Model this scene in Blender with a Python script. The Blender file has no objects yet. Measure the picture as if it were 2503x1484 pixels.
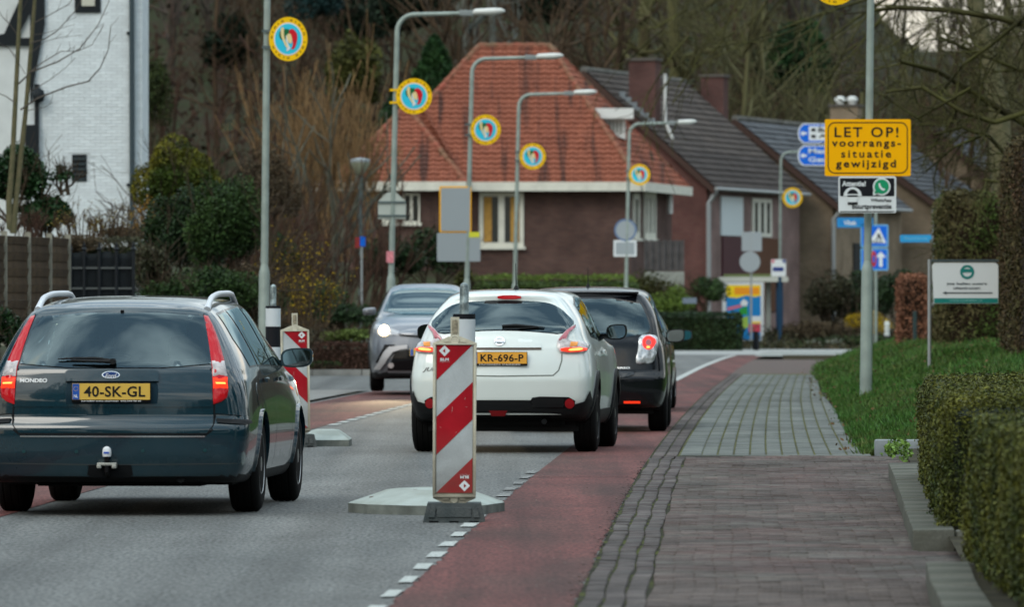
import bpy, bmesh, math, random
import numpy as np
from mathutils import Vector, Matrix
from mathutils.bvhtree import BVHTree
from mathutils.geometry import delaunay_2d_cdt

SC = bpy.context.scene
COL = SC.collection
R = math.radians
random.seed(7)
rng = np.random.default_rng(7)

# ------------------------------------------------------------------ camera, sky, sun, exposure
CAM_H = 1.4
cam_data = bpy.data.cameras.new('camera')
cam = bpy.data.objects.new('camera', cam_data)
COL.objects.link(cam)
cam.location = (0, 0, CAM_H)
cam.rotation_euler = (R(90) + 6 / 18000, 0, 0)
cam_data.sensor_width = 36
cam_data.lens = 18000 / 2503 * 36
cam_data.clip_start = 1
cam_data.clip_end = 3000
cam_data.dof.use_dof = True
cam_data.dof.focus_distance = 58
cam_data.dof.aperture_fstop = 7.1
SC.camera = cam

W = bpy.data.worlds.new('World')
SC.world = W
W.use_nodes = True
wn, wl = W.node_tree.nodes, W.node_tree.links
wn.clear()
SUN_EL, SUN_ROT = 14, 215
sky = wn.new('ShaderNodeTexSky')
sky.sky_type = 'NISHITA'
sky.sun_disc = False
sky.sun_elevation = R(SUN_EL)
sky.sun_rotation = R(SUN_ROT)
sky.air_density = 1.0
sky.dust_density = 1.0
tc = wn.new('ShaderNodeTexCoord')
mp = wn.new('ShaderNodeMapping')
mp.inputs['Scale'].default_value = (1.1, 4.5, 5.0)
nz = wn.new('ShaderNodeTexNoise')
nz.inputs['Scale'].default_value = 2.2
nz.inputs['Detail'].default_value = 6
rmp = wn.new('ShaderNodeValToRGB')
rmp.color_ramp.elements[0].position = .42
rmp.color_ramp.elements[0].color = (1.7, 2.4, 3.0, 1)
rmp.color_ramp.elements[1].position = .62
rmp.color_ramp.elements[1].color = (9.2, 9.9, 9.9, 1)
e_ = rmp.color_ramp.elements.new(.72); e_.color = (17, 14, 10.5, 1)   # thin warm gaps in the cloud
mx = wn.new('ShaderNodeMixRGB')
mx.inputs[0].default_value = .8
bg = wn.new('ShaderNodeBackground')
bg.inputs['Strength'].default_value = .13
wo = wn.new('ShaderNodeOutputWorld')
wl.new(tc.outputs['Generated'], mp.inputs[0])
wl.new(mp.outputs[0], nz.inputs['Vector'])
wl.new(nz.outputs['Fac'], rmp.inputs[0])
wl.new(sky.outputs[0], mx.inputs[1])
wl.new(rmp.outputs[0], mx.inputs[2])
# an overcast sky is about three times brighter overhead than at the horizon, the same all round
sx_ = wn.new('ShaderNodeSeparateXYZ'); mr_ = wn.new('ShaderNodeMapRange'); vs_ = wn.new('ShaderNodeVectorMath'); vs_.operation = 'SCALE'
mr_.inputs[1].default_value = 0; mr_.inputs[2].default_value = 1; mr_.inputs[3].default_value = .33; mr_.inputs[4].default_value = 1.72
wl.new(tc.outputs['Generated'], sx_.inputs[0]); wl.new(sx_.outputs[2], mr_.inputs[0])
wl.new(mx.outputs[0], vs_.inputs[0]); wl.new(mr_.outputs[0], vs_.inputs['Scale'])
wl.new(vs_.outputs[0], bg.inputs[0])
wl.new(bg.outputs[0], wo.inputs[0])

sun_data = bpy.data.lights.new('sun', 'SUN')
sun = bpy.data.objects.new('sun', sun_data)
COL.objects.link(sun)
sun_data.energy = .6
sun_data.angle = R(25)
sun_data.color = (1, .93, .82)
_sd = Vector((math.sin(R(SUN_ROT)) * math.cos(R(SUN_EL + 25)), math.cos(R(SUN_ROT)) * math.cos(R(SUN_EL + 25)), math.sin(R(SUN_EL + 25))))
sun.rotation_euler = (-_sd).to_track_quat('-Z', 'Y').to_euler()

SC.view_settings.view_transform = 'Standard'
SC.view_settings.look = 'None'
SC.view_settings.gamma = 1
SC.view_settings.exposure = 0.88
SC.cycles.use_denoising = True
SC.cycles.max_bounces = 6
SC.cycles.transparent_max_bounces = 12

# ------------------------------------------------------------------ maths of places
F = 18000.0


def S(Y):
    return F / Y


def PX(px, Y):
    return (px - 1251.5) / S(Y)


def PZ(py, Y):
    return CAM_H + (748 - py) / S(Y)


def pchip(x, y, xi):
    x = np.asarray(x, float); y = np.asarray(y, float); xi = np.asarray(xi, float)
    if len(x) == 2:
        return np.interp(xi, x, y)
    h = np.diff(x); d = np.diff(y) / h
    m = np.zeros(len(x))
    for i in range(1, len(x) - 1):
        if d[i - 1] * d[i] > 0:
            w1 = 2 * h[i] + h[i - 1]; w2 = h[i] + 2 * h[i - 1]
            m[i] = (w1 + w2) / (w1 / d[i - 1] + w2 / d[i])
    m[0] = d[0]; m[-1] = d[-1]
    k = np.clip(np.searchsorted(x, xi) - 1, 0, len(x) - 2)
    t = (xi - x[k]) / h[k]
    t2, t3 = t * t, t * t * t
    return ((2 * t3 - 3 * t2 + 1) * y[k] + (t3 - 2 * t2 + t) * h[k] * m[k]
            + (-2 * t3 + 3 * t2) * y[k + 1] + (t3 - t2) * h[k] * m[k + 1])


def kerb(Y):   # right kerb line of the road
    return pchip([0, 34.2, 59.7, 106, 146, 175, 207, 240, 300], [-.6, .30, 1.02, 2.65, 4.3, 5.55, 7.15, 9.6, 15], Y)


# ------------------------------------------------------------------ materials
def lin(c):
    return tuple(((v / 255) / 12.92 if v / 255 <= .04045 else ((v / 255 + .055) / 1.055) ** 2.4) for v in c)


MATS = {}


def M(name, col, rough=.6, metal=0., var=0., vscale=4., bump=0., bscale=60., coat=0., emis=0., ecol=None,
      island=0., objr=0., col2=None, spec=.16, dirt=0., stretch=None, speck=0., sscale=300, dark_back=False, vlo=.35, vhi=.65, trans=0):
    if name in MATS:
        return MATS[name]
    m = bpy.data.materials.new(name)
    m.use_nodes = True
    n, l = m.node_tree.nodes, m.node_tree.links
    b = n['Principled BSDF']
    b.inputs['Roughness'].default_value = rough
    b.inputs['Metallic'].default_value = metal
    b.inputs['Specular IOR Level'].default_value = spec
    b.inputs['Coat Weight'].default_value = coat
    b.inputs['Coat Roughness'].default_value = .04
    if emis:
        b.inputs['Emission Color'].default_value = (*(ecol or col), 1)
        b.inputs['Emission Strength'].default_value = emis
    out = None
    rgb = n.new('ShaderNodeRGB'); rgb.outputs[0].default_value = (*col, 1)
    out = rgb.outputs[0]
    co = n.new('ShaderNodeTexCoord').outputs['Object']
    if stretch:
        mpn = n.new('ShaderNodeMapping'); mpn.inputs['Scale'].default_value = stretch
        l.new(co, mpn.inputs[0]); co = mpn.outputs[0]
    if var or col2:
        t = n.new('ShaderNodeTexNoise'); t.inputs['Scale'].default_value = vscale; t.inputs['Detail'].default_value = 5
        l.new(co, t.inputs['Vector'])
        r = n.new('ShaderNodeMapRange'); r.inputs[1].default_value = vlo; r.inputs[2].default_value = vhi
        l.new(t.outputs['Fac'], r.inputs[0])
        x = n.new('ShaderNodeMixRGB'); l.new(r.outputs[0], x.inputs[0])
        c2 = col2 if col2 else tuple(min(1, v * (1 + var)) for v in col)
        c1 = col if col2 else tuple(v * (1 - var) for v in col)
        x.inputs[1].default_value = (*c1, 1); x.inputs[2].default_value = (*c2, 1)
        out = x.outputs[0]
    if speck:
        t = n.new('ShaderNodeTexNoise'); t.inputs['Scale'].default_value = sscale; t.inputs['Detail'].default_value = 2
        l.new(co, t.inputs['Vector'])
        r = n.new('ShaderNodeMapRange'); r.inputs[1].default_value = .3; r.inputs[2].default_value = .7
        r.inputs[3].default_value = 1 - speck; r.inputs[4].default_value = 1 + speck
        l.new(t.outputs['Fac'], r.inputs[0])
        x = n.new('ShaderNodeVectorMath'); x.operation = 'SCALE'
        l.new(out, x.inputs[0]); l.new(r.outputs[0], x.inputs['Scale']); out = x.outputs[0]
    if island or objr:
        src = n.new('ShaderNodeNewGeometry').outputs['Random Per Island'] if island else n.new('ShaderNodeObjectInfo').outputs['Random']
        a = island or objr
        r = n.new('ShaderNodeMapRange'); r.inputs[3].default_value = 1 - a; r.inputs[4].default_value = 1 + a
        l.new(src, r.inputs[0])
        x = n.new('ShaderNodeVectorMath'); x.operation = 'SCALE'
        l.new(out, x.inputs[0]); l.new(r.outputs[0], x.inputs['Scale']); out = x.outputs[0]
    if dirt:
        s3 = n.new('ShaderNodeSeparateXYZ'); l.new(n.new('ShaderNodeTexCoord').outputs['Object'], s3.inputs[0])
        r = n.new('ShaderNodeMapRange'); r.inputs[1].default_value = .62; r.inputs[2].default_value = .18; r.inputs[3].default_value = 0; r.inputs[4].default_value = 1
        l.new(s3.outputs[2], r.inputs[0])
        t = n.new('ShaderNodeTexNoise'); t.inputs['Scale'].default_value = 7; t.inputs['Detail'].default_value = 8; l.new(co, t.inputs['Vector'])
        m3 = n.new('ShaderNodeMath'); m3.operation = 'MULTIPLY'; l.new(r.outputs[0], m3.inputs[0]); l.new(t.outputs['Fac'], m3.inputs[1])
        m4 = n.new('ShaderNodeMath'); m4.operation = 'MULTIPLY'; m4.inputs[1].default_value = dirt * 1.6; m4.use_clamp = True; l.new(m3.outputs[0], m4.inputs[0])
        x = n.new('ShaderNodeMixRGB'); l.new(m4.outputs[0], x.inputs[0]); l.new(out, x.inputs[1]); x.inputs[2].default_value = (.10, .085, .065, 1); out = x.outputs[0]
        m5 = n.new('ShaderNodeMath'); m5.operation = 'ADD'; m5.inputs[1].default_value = rough; l.new(m4.outputs[0], m5.inputs[0]); l.new(m5.outputs[0], b.inputs['Roughness'])
        m6 = n.new('ShaderNodeMath'); m6.operation = 'SUBTRACT'; m6.use_clamp = True; m6.inputs[0].default_value = coat; l.new(m4.outputs[0], m6.inputs[1]); l.new(m6.outputs[0], b.inputs['Coat Weight'])
    if dark_back:
        g = n.new('ShaderNodeNewGeometry')
        x = n.new('ShaderNodeMixRGB'); l.new(g.outputs['Backfacing'], x.inputs[0]); l.new(out, x.inputs[1])
        x.inputs[2].default_value = (.012, .012, .013, 1); out = x.outputs[0]
    l.new(out, b.inputs['Base Color'])
    if bump:
        t = n.new('ShaderNodeTexNoise'); t.inputs['Scale'].default_value = bscale; t.inputs['Detail'].default_value = 4
        l.new(co, t.inputs['Vector'])
        bp = n.new('ShaderNodeBump'); bp.inputs['Strength'].default_value = bump; bp.inputs['Distance'].default_value = .01
        l.new(t.outputs['Fac'], bp.inputs['Height']); l.new(bp.outputs[0], b.inputs['Normal'])
    MATS[name] = m
    return m


def glass(name, tint=(.12, .16, .17), ior=1.6, rough=.02):
    if name in MATS:
        return MATS[name]
    m = bpy.data.materials.new(name); m.use_nodes = True
    n, l = m.node_tree.nodes, m.node_tree.links
    n.clear()
    o = n.new('ShaderNodeOutputMaterial')
    tr = n.new('ShaderNodeBsdfTransparent'); tr.inputs[0].default_value = (*tint, 1)
    gl = n.new('ShaderNodeBsdfGlossy'); gl.inputs['Roughness'].default_value = rough
    fr = n.new('ShaderNodeFresnel'); fr.inputs[0].default_value = ior
    gl.inputs['Color'].default_value = (.72, .93, 1, 1)
    mxs = n.new('ShaderNodeMixShader')
    l.new(fr.outputs[0], mxs.inputs[0]); l.new(tr.outputs[0], mxs.inputs[1]); l.new(gl.outputs[0], mxs.inputs[2])
    l.new(mxs.outputs[0], o.inputs[0])
    MATS[name] = m
    return m


# ------------------------------------------------------------------ objects
def meta(o, label=None, cat=None, group=None, kind=None):
    if label: o['label'] = label
    if cat: o['category'] = cat
    if group: o['group'] = group
    if kind: o['kind'] = kind
    return o


def empty(name, label, cat, loc=(0, 0, 0), rot=(0, 0, 0), group=None):
    o = bpy.data.objects.new(name, None)
    COL.objects.link(o)
    o.location = loc; o.rotation_euler = rot
    o.empty_display_size = .2
    return meta(o, label, cat, group)


def link(name, me, mat, parent=None, smooth=None):
    o = bpy.data.objects.new(name, me)
    COL.objects.link(o)
    if mat is not None and not me.materials:
        for mm in (mat if isinstance(mat, (list, tuple)) else [mat]):
            me.materials.append(mm)
    if parent is not None:
        o.parent = parent
    if smooth is not None:
        me.polygons.foreach_set('use_smooth', [True] * len(me.polygons))
        me.set_sharp_from_angle(angle=R(smooth))
    return o


class MB:
    def __init__(s):
        s.v = []; s.f = []

    def add(s, vs, fs):
        k = len(s.v)
        s.v += [tuple(v) for v in vs]
        s.f += [tuple(i + k for i in f) for f in fs]
        return s

    def box(s, x0, x1, y0, y1, z0, z1, bev=0):
        if not bev:
            vs = [(x, y, z) for z in (z0, z1) for x, y in ((x0, y0), (x1, y0), (x1, y1), (x0, y1))]
            return s.add(vs, [(0, 3, 2, 1), (4, 5, 6, 7), (0, 1, 5, 4), (1, 2, 6, 5), (2, 3, 7, 6), (3, 0, 4, 7)])
        bm = bmesh.new()
        bmesh.ops.create_cube(bm, size=1)
        for v in bm.verts:
            v.co = Vector(((x0 + x1) / 2 + v.co.x * (x1 - x0), (y0 + y1) / 2 + v.co.y * (y1 - y0), (z0 + z1) / 2 + v.co.z * (z1 - z0)))
        bmesh.ops.bevel(bm, geom=bm.edges[:], offset=bev, segments=2, affect='EDGES', profile=.6)
        bm.verts.index_update()
        s.add([v.co for v in bm.verts], [[v.index for v in f.verts] for f in bm.faces])
        bm.free()
        return s

    def prism(s, poly, y0, y1, plane='xz'):
        n = len(poly)
        def p(a, b, c):
            return (a, c, b) if plane == 'xz' else ((a, b, c) if plane == 'xy' else (c, a, b))
        vs = [p(a, b, y0) for a, b in poly] + [p(a, b, y1) for a, b in poly]
        return s.add(vs, [tuple(range(n)), tuple(range(2 * n - 1, n - 1, -1))] + [(i, (i + 1) % n, n + (i + 1) % n, n + i) for i in range(n)])

    def tube(s, pts, rad, n=8, cap=True):
        pts = [Vector(p) for p in pts]
        if not hasattr(rad, '__len__'): rad = [rad] * len(pts)
        k = len(s.v)
        up = None
        for i, p in enumerate(pts):
            d = (pts[min(i + 1, len(pts) - 1)] - pts[max(i - 1, 0)]).normalized()
            if up is None:
                up = Vector((0, 0, 1)) if abs(d.z) < .9 else Vector((1, 0, 0))
            a = d.cross(up).normalized(); b = a.cross(d).normalized(); up = b
            for j in range(n):
                t = 2 * math.pi * j / n
                s.v.append(tuple(p + (a * math.cos(t) + b * math.sin(t)) * rad[i]))
        for i in range(len(pts) - 1):
            for j in range(n):
                s.f.append((k + i * n + j, k + i * n + (j + 1) % n, k + (i + 1) * n + (j + 1) % n, k + (i + 1) * n + j))
        if cap:
            s.f.append(tuple(k + j for j in range(n))[::-1])
            s.f.append(tuple(k + (len(pts) - 1) * n + j for j in range(n)))
        return s

    def lathe(s, prof, n=24, axis='z', c=(0, 0, 0)):
        k = len(s.v)
        for r_, h in prof:
            for j in range(n):
                t = 2 * math.pi * j / n
                a, b = r_ * math.cos(t), r_ * math.sin(t)
                s.v.append({'z': (c[0] + a, c[1] + b, c[2] + h), 'x': (c[0] + h, c[1] + a, c[2] + b), 'y': (c[0] + a, c[1] + h, c[2] + b)}[axis])
        for i in range(len(prof) - 1):
            for j in range(n):
                s.f.append((k + i * n + j, k + i * n + (j + 1) % n, k + (i + 1) * n + (j + 1) % n, k + (i + 1) * n + j))
        s.f.append(tuple(k + j for j in range(n))[::-1])
        s.f.append(tuple(k + (len(prof) - 1) * n + j for j in range(n)))
        return s

    def mesh(s, name='mesh'):
        me = bpy.data.meshes.new(name)
        me.from_pydata(s.v, [], s.f)
        bm = bmesh.new(); bm.from_mesh(me)
        bmesh.ops.recalc_face_normals(bm, faces=bm.faces[:])
        bm.to_mesh(me); bm.free()
        return me

    def obj(s, name, mat, parent=None, smooth=None):
        return link(name, s.mesh(name), mat, parent, smooth)


def npmesh(name, V, Fq, mat, parent=None, smooth=None):
    V = np.asarray(V, np.float32); Fq = np.asarray(Fq, np.int32)
    me = bpy.data.meshes.new(name)
    me.vertices.add(len(V)); me.vertices.foreach_set('co', V.ravel())
    k = Fq.shape[1]
    me.loops.add(Fq.size); me.loops.foreach_set('vertex_index', Fq.ravel())
    me.polygons.add(len(Fq)); me.polygons.foreach_set('loop_start', np.arange(0, Fq.size, k, dtype=np.int32))
    me.update(calc_edges=True)
    return link(name, me, mat, parent, smooth)


def copy_tree(o, parent=None, depth=0):
    c = o.copy(); COL.objects.link(c); c.parent = parent
    for ch in list(o.children):
        copy_tree(ch, c)
    return c


def text(name, s, mat, parent, cx, cz, w, y, h=None, bold=0., align='c', face=-1, depth=.0012, shear=0, spacing=1.0, mode='xz'):
    cu = bpy.data.curves.new('lettering', 'FONT')
    cu.body = s; cu.size = 1; cu.offset = bold; cu.extrude = 0; cu.shear = shear; cu.space_character = spacing
    cu.resolution_u = 3
    ob = bpy.data.objects.new('lettering', cu)
    me = bpy.data.meshes.new_from_object(ob)
    bpy.data.objects.remove(ob)
    co = np.array([v.co[:] for v in me.vertices])
    if not len(co):
        return None
    lo, hi = co.min(0), co.max(0)
    kx = w / (hi[0] - lo[0]); kz = kx if h is None else h / (hi[1] - lo[1])
    n = len(co)
    X = cx + (co[:, 0] - (lo[0] + hi[0]) / 2) * kx
    Z = cz + (co[:, 1] - (lo[1] + hi[1]) / 2) * kz
    Y = np.full(n, y)
    for v, a, b, c in zip(me.vertices, X, Y, Z):
        v.co = (a, b, c)
    me.update()
    o = link(name, me, mat, parent)
    return o


# segments -> 3-sided prisms
def segs_mesh(name, segs, mat, parent=None, sides=3):
    o = _segs_mesh(name, segs, mat, parent, sides)
    if name != 'trunk': o['kind'] = 'stuff'
    return o


def _segs_mesh(name, segs, mat, parent=None, sides=3):
    A = np.array([s_[0] for s_ in segs], float); B = np.array([s_[1] for s_ in segs], float)
    r0 = np.array([s_[2] for s_ in segs]); r1 = np.array([s_[3] for s_ in segs])
    d = B - A; L = np.linalg.norm(d, axis=1, keepdims=True) + 1e-9; d /= L
    up = np.where(np.abs(d[:, 2:3]) < .9, np.array([[0, 0, 1.]]), np.array([[1., 0, 0]]))
    a = np.cross(d, up); a /= np.linalg.norm(a, axis=1, keepdims=True)
    b = np.cross(a, d)
    V = []
    for P_, r_ in ((A, r0), (B, r1)):
        for j in range(sides):
            t = 2 * math.pi * j / sides
            V.append(P_ + (a * math.cos(t) + b * math.sin(t)) * r_[:, None])
    n = len(segs)
    V = np.stack(V, 1).reshape(-1, 3)
    base = np.arange(n)[:, None] * (2 * sides)
    Fq = []
    for j in range(sides):
        j2 = (j + 1) % sides
        Fq.append(base + np.array([[j, j2, sides + j2, sides + j]]))
    return npmesh(name, V, np.concatenate(Fq), mat, parent)


def rot_about(d, ang_from, az, rg):
    d = d / np.linalg.norm(d)
    u = np.array([0, 0, 1.]) if abs(d[2]) < .9 else np.array([1., 0, 0])
    a = np.cross(d, u); a /= np.linalg.norm(a); b = np.cross(a, d)
    return d * math.cos(ang_from) + (a * math.cos(az) + b * math.sin(az)) * math.sin(ang_from)


def grow(segs, p, d, L, r, depth, rg, spread=.7, up=.15, kids=(3, 5), taper=.6, wig=.18, nseg=4, rmin=.004, shrink=.62):
    p = np.array(p, float); d = np.array(d, float); d /= np.linalg.norm(d)
    pts = [p]
    rs = [r]
    for i in range(nseg):
        d = d + rg.normal(0, wig, 3) + np.array([0, 0, up])
        d /= np.linalg.norm(d)
        p = p + d * L / nseg
        pts.append(p); rs.append(max(rmin, r * (1 - (1 - taper) * (i + 1) / nseg)))
    for i in range(nseg):
        segs.append((pts[i], pts[i + 1], rs[i], rs[i + 1]))
    if depth > 0:
        k = rg.integers(kids[0], kids[1] + 1)
        for q in range(k):
            t = rg.uniform(.25, 1) * nseg
            i = min(int(t), nseg - 1)
            pp = pts[i] + (pts[i + 1] - pts[i]) * (t - i)
            dd = rot_about(pts[i + 1] - pts[i], rg.uniform(.5, 1.2) * spread, rg.uniform(0, 6.28), rg)
            grow(segs, pp, dd, L * rg.uniform(.8, 1.2) * shrink, rs[i] * .55, depth - 1, rg, spread, up, kids, taper, wig, nseg if depth > 1 else 3, rmin, shrink)


def leaf_arr(P, size, rg, aspect=.55, N=None):
    n = len(P)
    a = rg.normal(size=(n, 3)); a /= np.linalg.norm(a, axis=1, keepdims=True)
    c = rg.normal(size=(n, 3))
    if N is not None:
        a = a - .6 * N * (a * N).sum(1, keepdims=True)
        a /= np.linalg.norm(a, axis=1, keepdims=True)
    b = np.cross(a, c); b /= np.linalg.norm(b, axis=1, keepdims=True)
    s_ = (size * rg.uniform(.6, 1.3, n))[:, None]
    V = np.stack([P - a * s_ * .5, P + b * s_ * .5 * aspect, P + a * s_ * .5, P - b * s_ * .5 * aspect], 1).reshape(-1, 3)
    Fq = np.arange(4 * n).reshape(n, 4)
    return V, Fq


def blob_points(c, rad, n, rg, nb=14, k=.42, thick=.12, floor=None):
    c = np.array(c); rad = np.array(rad)
    d = rg.normal(size=(nb, 3)); d /= np.linalg.norm(d, axis=1, keepdims=True)
    d[:, 2] = np.abs(d[:, 2]) * 1.0 - .25
    cen = d * rg.uniform(.35, .72, (nb, 1))
    i = rg.integers(0, nb, n)
    u = rg.normal(size=(n, 3)); u /= np.linalg.norm(u, axis=1, keepdims=True)
    rr = k * rg.uniform(.75, 1.1, nb)[i] * (1 - np.abs(rg.normal(0, thick, n)))
    P = c + (cen[i] + u * rr[:, None]) * rad
    if floor is not None:
        P = P[P[:, 2] > floor]
    return P


def shrub(name, label, cat, c, rad, n, size, mat, group=None, nb=14, k=.42, seed=0, stem=True, thick=.2, aspect=.55, twig=None):
    rg = np.random.default_rng(seed + 11)
    root = empty(name, label, cat, (c[0], c[1], c[2] - rad[2]), group=group)
    P = blob_points((0, 0, rad[2]), rad, n, rg, nb, k, thick, floor=0.0)
    V, Fq = leaf_arr(P, size, rg, aspect)
    npmesh('foliage', V, Fq, mat, root)['kind'] = 'stuff'
    if stem:
        segs = []
        for q in range(7):
            grow(segs, (rg.normal(0, .1), rg.normal(0, .1), 0), (rg.normal(0, .5), rg.normal(0, .4), 1), rad[2] * 1.2, .03, 2, rg, up=.1)
        segs_mesh('branches', segs, M('twig_brown', (.06, .045, .03), .9), root)
    return root


def hedge(name, label, poly, z0f, z1, n, size, mat, group=None, seed=0, fuzz=.04, core=None, cat='hedge', side_bias=1.0):
    """trimmed hedge over a plan polygon: leafy skin on every face round a twiggy core"""
    rg = np.random.default_rng(seed + 101)
    poly = [np.array(p, float) for p in poly]
    c = sum(poly) / len(poly)
    root = empty(name, label, cat, (c[0], c[1], z0f), group=group)
    h = z1 - z0f
    P = []; N = []
    m = len(poly)
    per = [np.linalg.norm(poly[(i + 1) % m] - poly[i]) for i in range(m)]
    area = abs(sum(poly[i][0] * poly[(i + 1) % m][1] - poly[(i + 1) % m][0] * poly[i][1] for i in range(m))) / 2
    tot = sum(per) * h * side_bias + area
    for i in range(m):
        k = int(n * per[i] * h * side_bias / tot)
        a, b = poly[i], poly[(i + 1) % m]
        t = rg.uniform(0, 1, (k, 1)); q = a + (b - a) * t - c
        nrm = np.array([(b - a)[1], -(b - a)[0]]); nrm /= np.linalg.norm(nrm)
        if np.dot(nrm, (a + b) / 2 - c) < 0: nrm = -nrm
        zz = rg.uniform(0, h, (k, 1))
        und = fuzz * .9 * np.sin(t * per[i] * 5.1 + zz * 3.3) + fuzz * .7 * np.sin(t * per[i] * 1.7 + 2 + zz * 7)
        q = q + nrm * (rg.normal(0, fuzz * .5, (k, 1)) + und * .6)
        # round the top edge
        over = np.clip((zz - (h - .09)) / .09, 0, 1); q = q - nrm * over ** 2 * .06
        P.append(np.hstack([q, zz])); N.append(np.tile([nrm[0], nrm[1], 0], (k, 1)))
    k = int(n * area / tot)
    lo = np.min(poly, 0); hi = np.max(poly, 0)
    q = rg.uniform(lo, hi, (k * 3, 2))
    ins = np.ones(len(q), bool)
    sgn = None
    cr = []
    for i in range(m):
        a, b = poly[i], poly[(i + 1) % m]
        cr.append((b[0] - a[0]) * (q[:, 1] - a[1]) - (b[1] - a[1]) * (q[:, 0] - a[0]))
    cr = np.array(cr); ins = np.all(cr > 0, 0) | np.all(cr < 0, 0)
    q = q[ins][:k] - c
    zt = h + rg.normal(0, fuzz * .45, (len(q), 1)) + fuzz * .5 * np.sin(q[:, :1] * 4 + q[:, 1:2] * 2.2)
    P.append(np.hstack([q, zt])); N.append(np.tile([0, 0, 1.], (len(q), 1)))
    P = np.concatenate(P); N = np.concatenate(N)
    V, Fq = leaf_arr(P, size, rg, .45, N)
    npmesh('foliage', V, Fq, mat, root)['kind'] = 'stuff'
    b = MB()
    pin = inset([tuple(p - c) for p in poly], fuzz * 1.8 + .05)
    b.prism([tuple(p) for p in pin], 0.0, h - fuzz - .05, 'xy')
    b.obj('inner_twigs', core or M('hedge_core', (.014, .020, .007), .95, var=.5, vscale=9, bump=1, bscale=30), root)
    return root


def in_poly(pts, poly):
    x, y = pts[:, 0], pts[:, 1]; ins = np.zeros(len(pts), bool); m = len(poly)
    for i in range(m):
        x1, y1 = poly[i]; x2, y2 = poly[(i + 1) % m]
        c = ((y1 > y) != (y2 > y)) & (x < (x2 - x1) * (y - y1) / (y2 - y1 + 1e-12) + x1)
        ins ^= c
    return ins


def chaikin(p, n=2):
    for _ in range(n):
        q = []
        for i in range(len(p)):
            a, b_ = p[i], p[(i + 1) % len(p)]
            q += [(a[0] * .75 + b_[0] * .25, a[1] * .75 + b_[1] * .25), (a[0] * .25 + b_[0] * .75, a[1] * .25 + b_[1] * .75)]
        p = q
    return p


def inset(p, d):
    c = np.array(p)
    n = len(c); out = []
    ar = sum(c[i][0] * c[(i + 1) % n][1] - c[(i + 1) % n][0] * c[i][1] for i in range(n))
    sg = 1 if ar > 0 else -1
    for i in range(n):
        a, b_, e = c[i - 1], c[i], c[(i + 1) % n]
        d1 = b_ - a; d1 = d1 / (np.linalg.norm(d1) + 1e-9); d2 = e - b_; d2 = d2 / (np.linalg.norm(d2) + 1e-9)
        nn = np.array([-(d1 + d2)[1], (d1 + d2)[0]]) * sg
        nn = nn / (np.linalg.norm(nn) + 1e-9)
        out.append(tuple(b_ + nn * d))
    return out




PLASTIC = M('black_plastic', (.010, .011, .012), .55, bump=.2, bscale=200, dark_back=True)
GLOSSB = M('gloss_black', (.008, .008, .009), .12)
SEAM = M('seam_dark', (.004, .005, .006), .7)
TYRE = M('tyre', (.007, .007, .007), .85, spec=.08, bump=.3, bscale=80)
CHROME = M('chrome', (.75, .77, .78), .12, 1.0)
SILVER = M('silver_paint', (.42, .43, .44), .35, .7)
MIRROR = M('mirror_glass', (.35, .42, .46), .04, 1.0)
RIM = M('alloy', (.33, .34, .35), .35, .8)
RIMD = M('dark_alloy', (.04, .042, .045), .4, .5)
GLS = glass('tinted_glass', (.55, .68, .70), 1.8)
GLSD = glass('dark_tinted_glass', (.06, .08, .09), 1.8)
GLSC = glass('clear_glass', (.72, .80, .80))
PLATE = M('plate_yellow', (.62, .40, .06), .45, spec=.5)
PLATE2 = M('plate_orange', (.72, .34, .03), .45, spec=.5)
PLBLUE = M('plate_blue', (.02, .09, .38), .45)
INK = M('plate_ink', (.01, .01, .01), .6)
WHITEINK = M('white_ink', (.7, .72, .72), .6)
LRED = M('lamp_red', (.38, .006, .012), .12, coat=.5, emis=.05, ecol=(1, .02, .02))
LPINK = M('lamp_pink', (.45, .14, .17), .12, coat=.8)
LCLR = M('lamp_clear', (.45, .42, .42), .15, coat=.8, var=.25, vscale=25)
LLIT = M('lamp_lit', (.8, .03, .01), .3, emis=.5, ecol=(1, .04, .01))
LHOT = M('lamp_hot', (1, .4, .1), .3, emis=1.7, ecol=(1, .22, .04))
ORANGE = M('lamp_orange', (.7, .25, .03), .2, coat=.6)




def car_text(car, name, s_, mat, parent, cx, cz, w, h, off=.004, **k):
    """lettering that follows the car body"""
    o = text(name, s_, mat, parent, cx, cz, w, 0, h=h, **k)
    for v in o.data.vertices:
        v.co.y = car.ray('rear', v.co.x, v.co.z)[0].y - off
    return o

# ------------------------------------------------------------------ the setting: ground, road, pavements
def sstep(a, b, x):
    t = np.clip((x - a) / (b - a), 0, 1)
    return t * t * (3 - 2 * t)


def XL(Y):      # left edge of the grass verge
    return pchip([60, 69.6, 100, 160, 200], [3.1, 3.36, 4.45, 6.6, 8.6], Y)


def terrain(X, Y):
    X = np.asarray(X, float); Y = np.asarray(Y, float)
    z = np.full(np.broadcast(X, Y).shape, -.035)
    kx = kerb(np.clip(Y, 0, 300))
    z = z + 1.25 * sstep(9.6, 11.5, kx - X) * sstep(98, 110, Y)
    z = z + 1.3 * sstep(233, 246, Y) * sstep(0, 2.5, 7.5 - X)
    z = z + .5 * sstep(236, 262, Y) * (X > -100)
    fac = 1 - .60 * sstep(.026, .055, X / np.maximum(Y, 1))
    z = z + 46 * sstep(292, 520, Y) * fac
    return z


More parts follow.
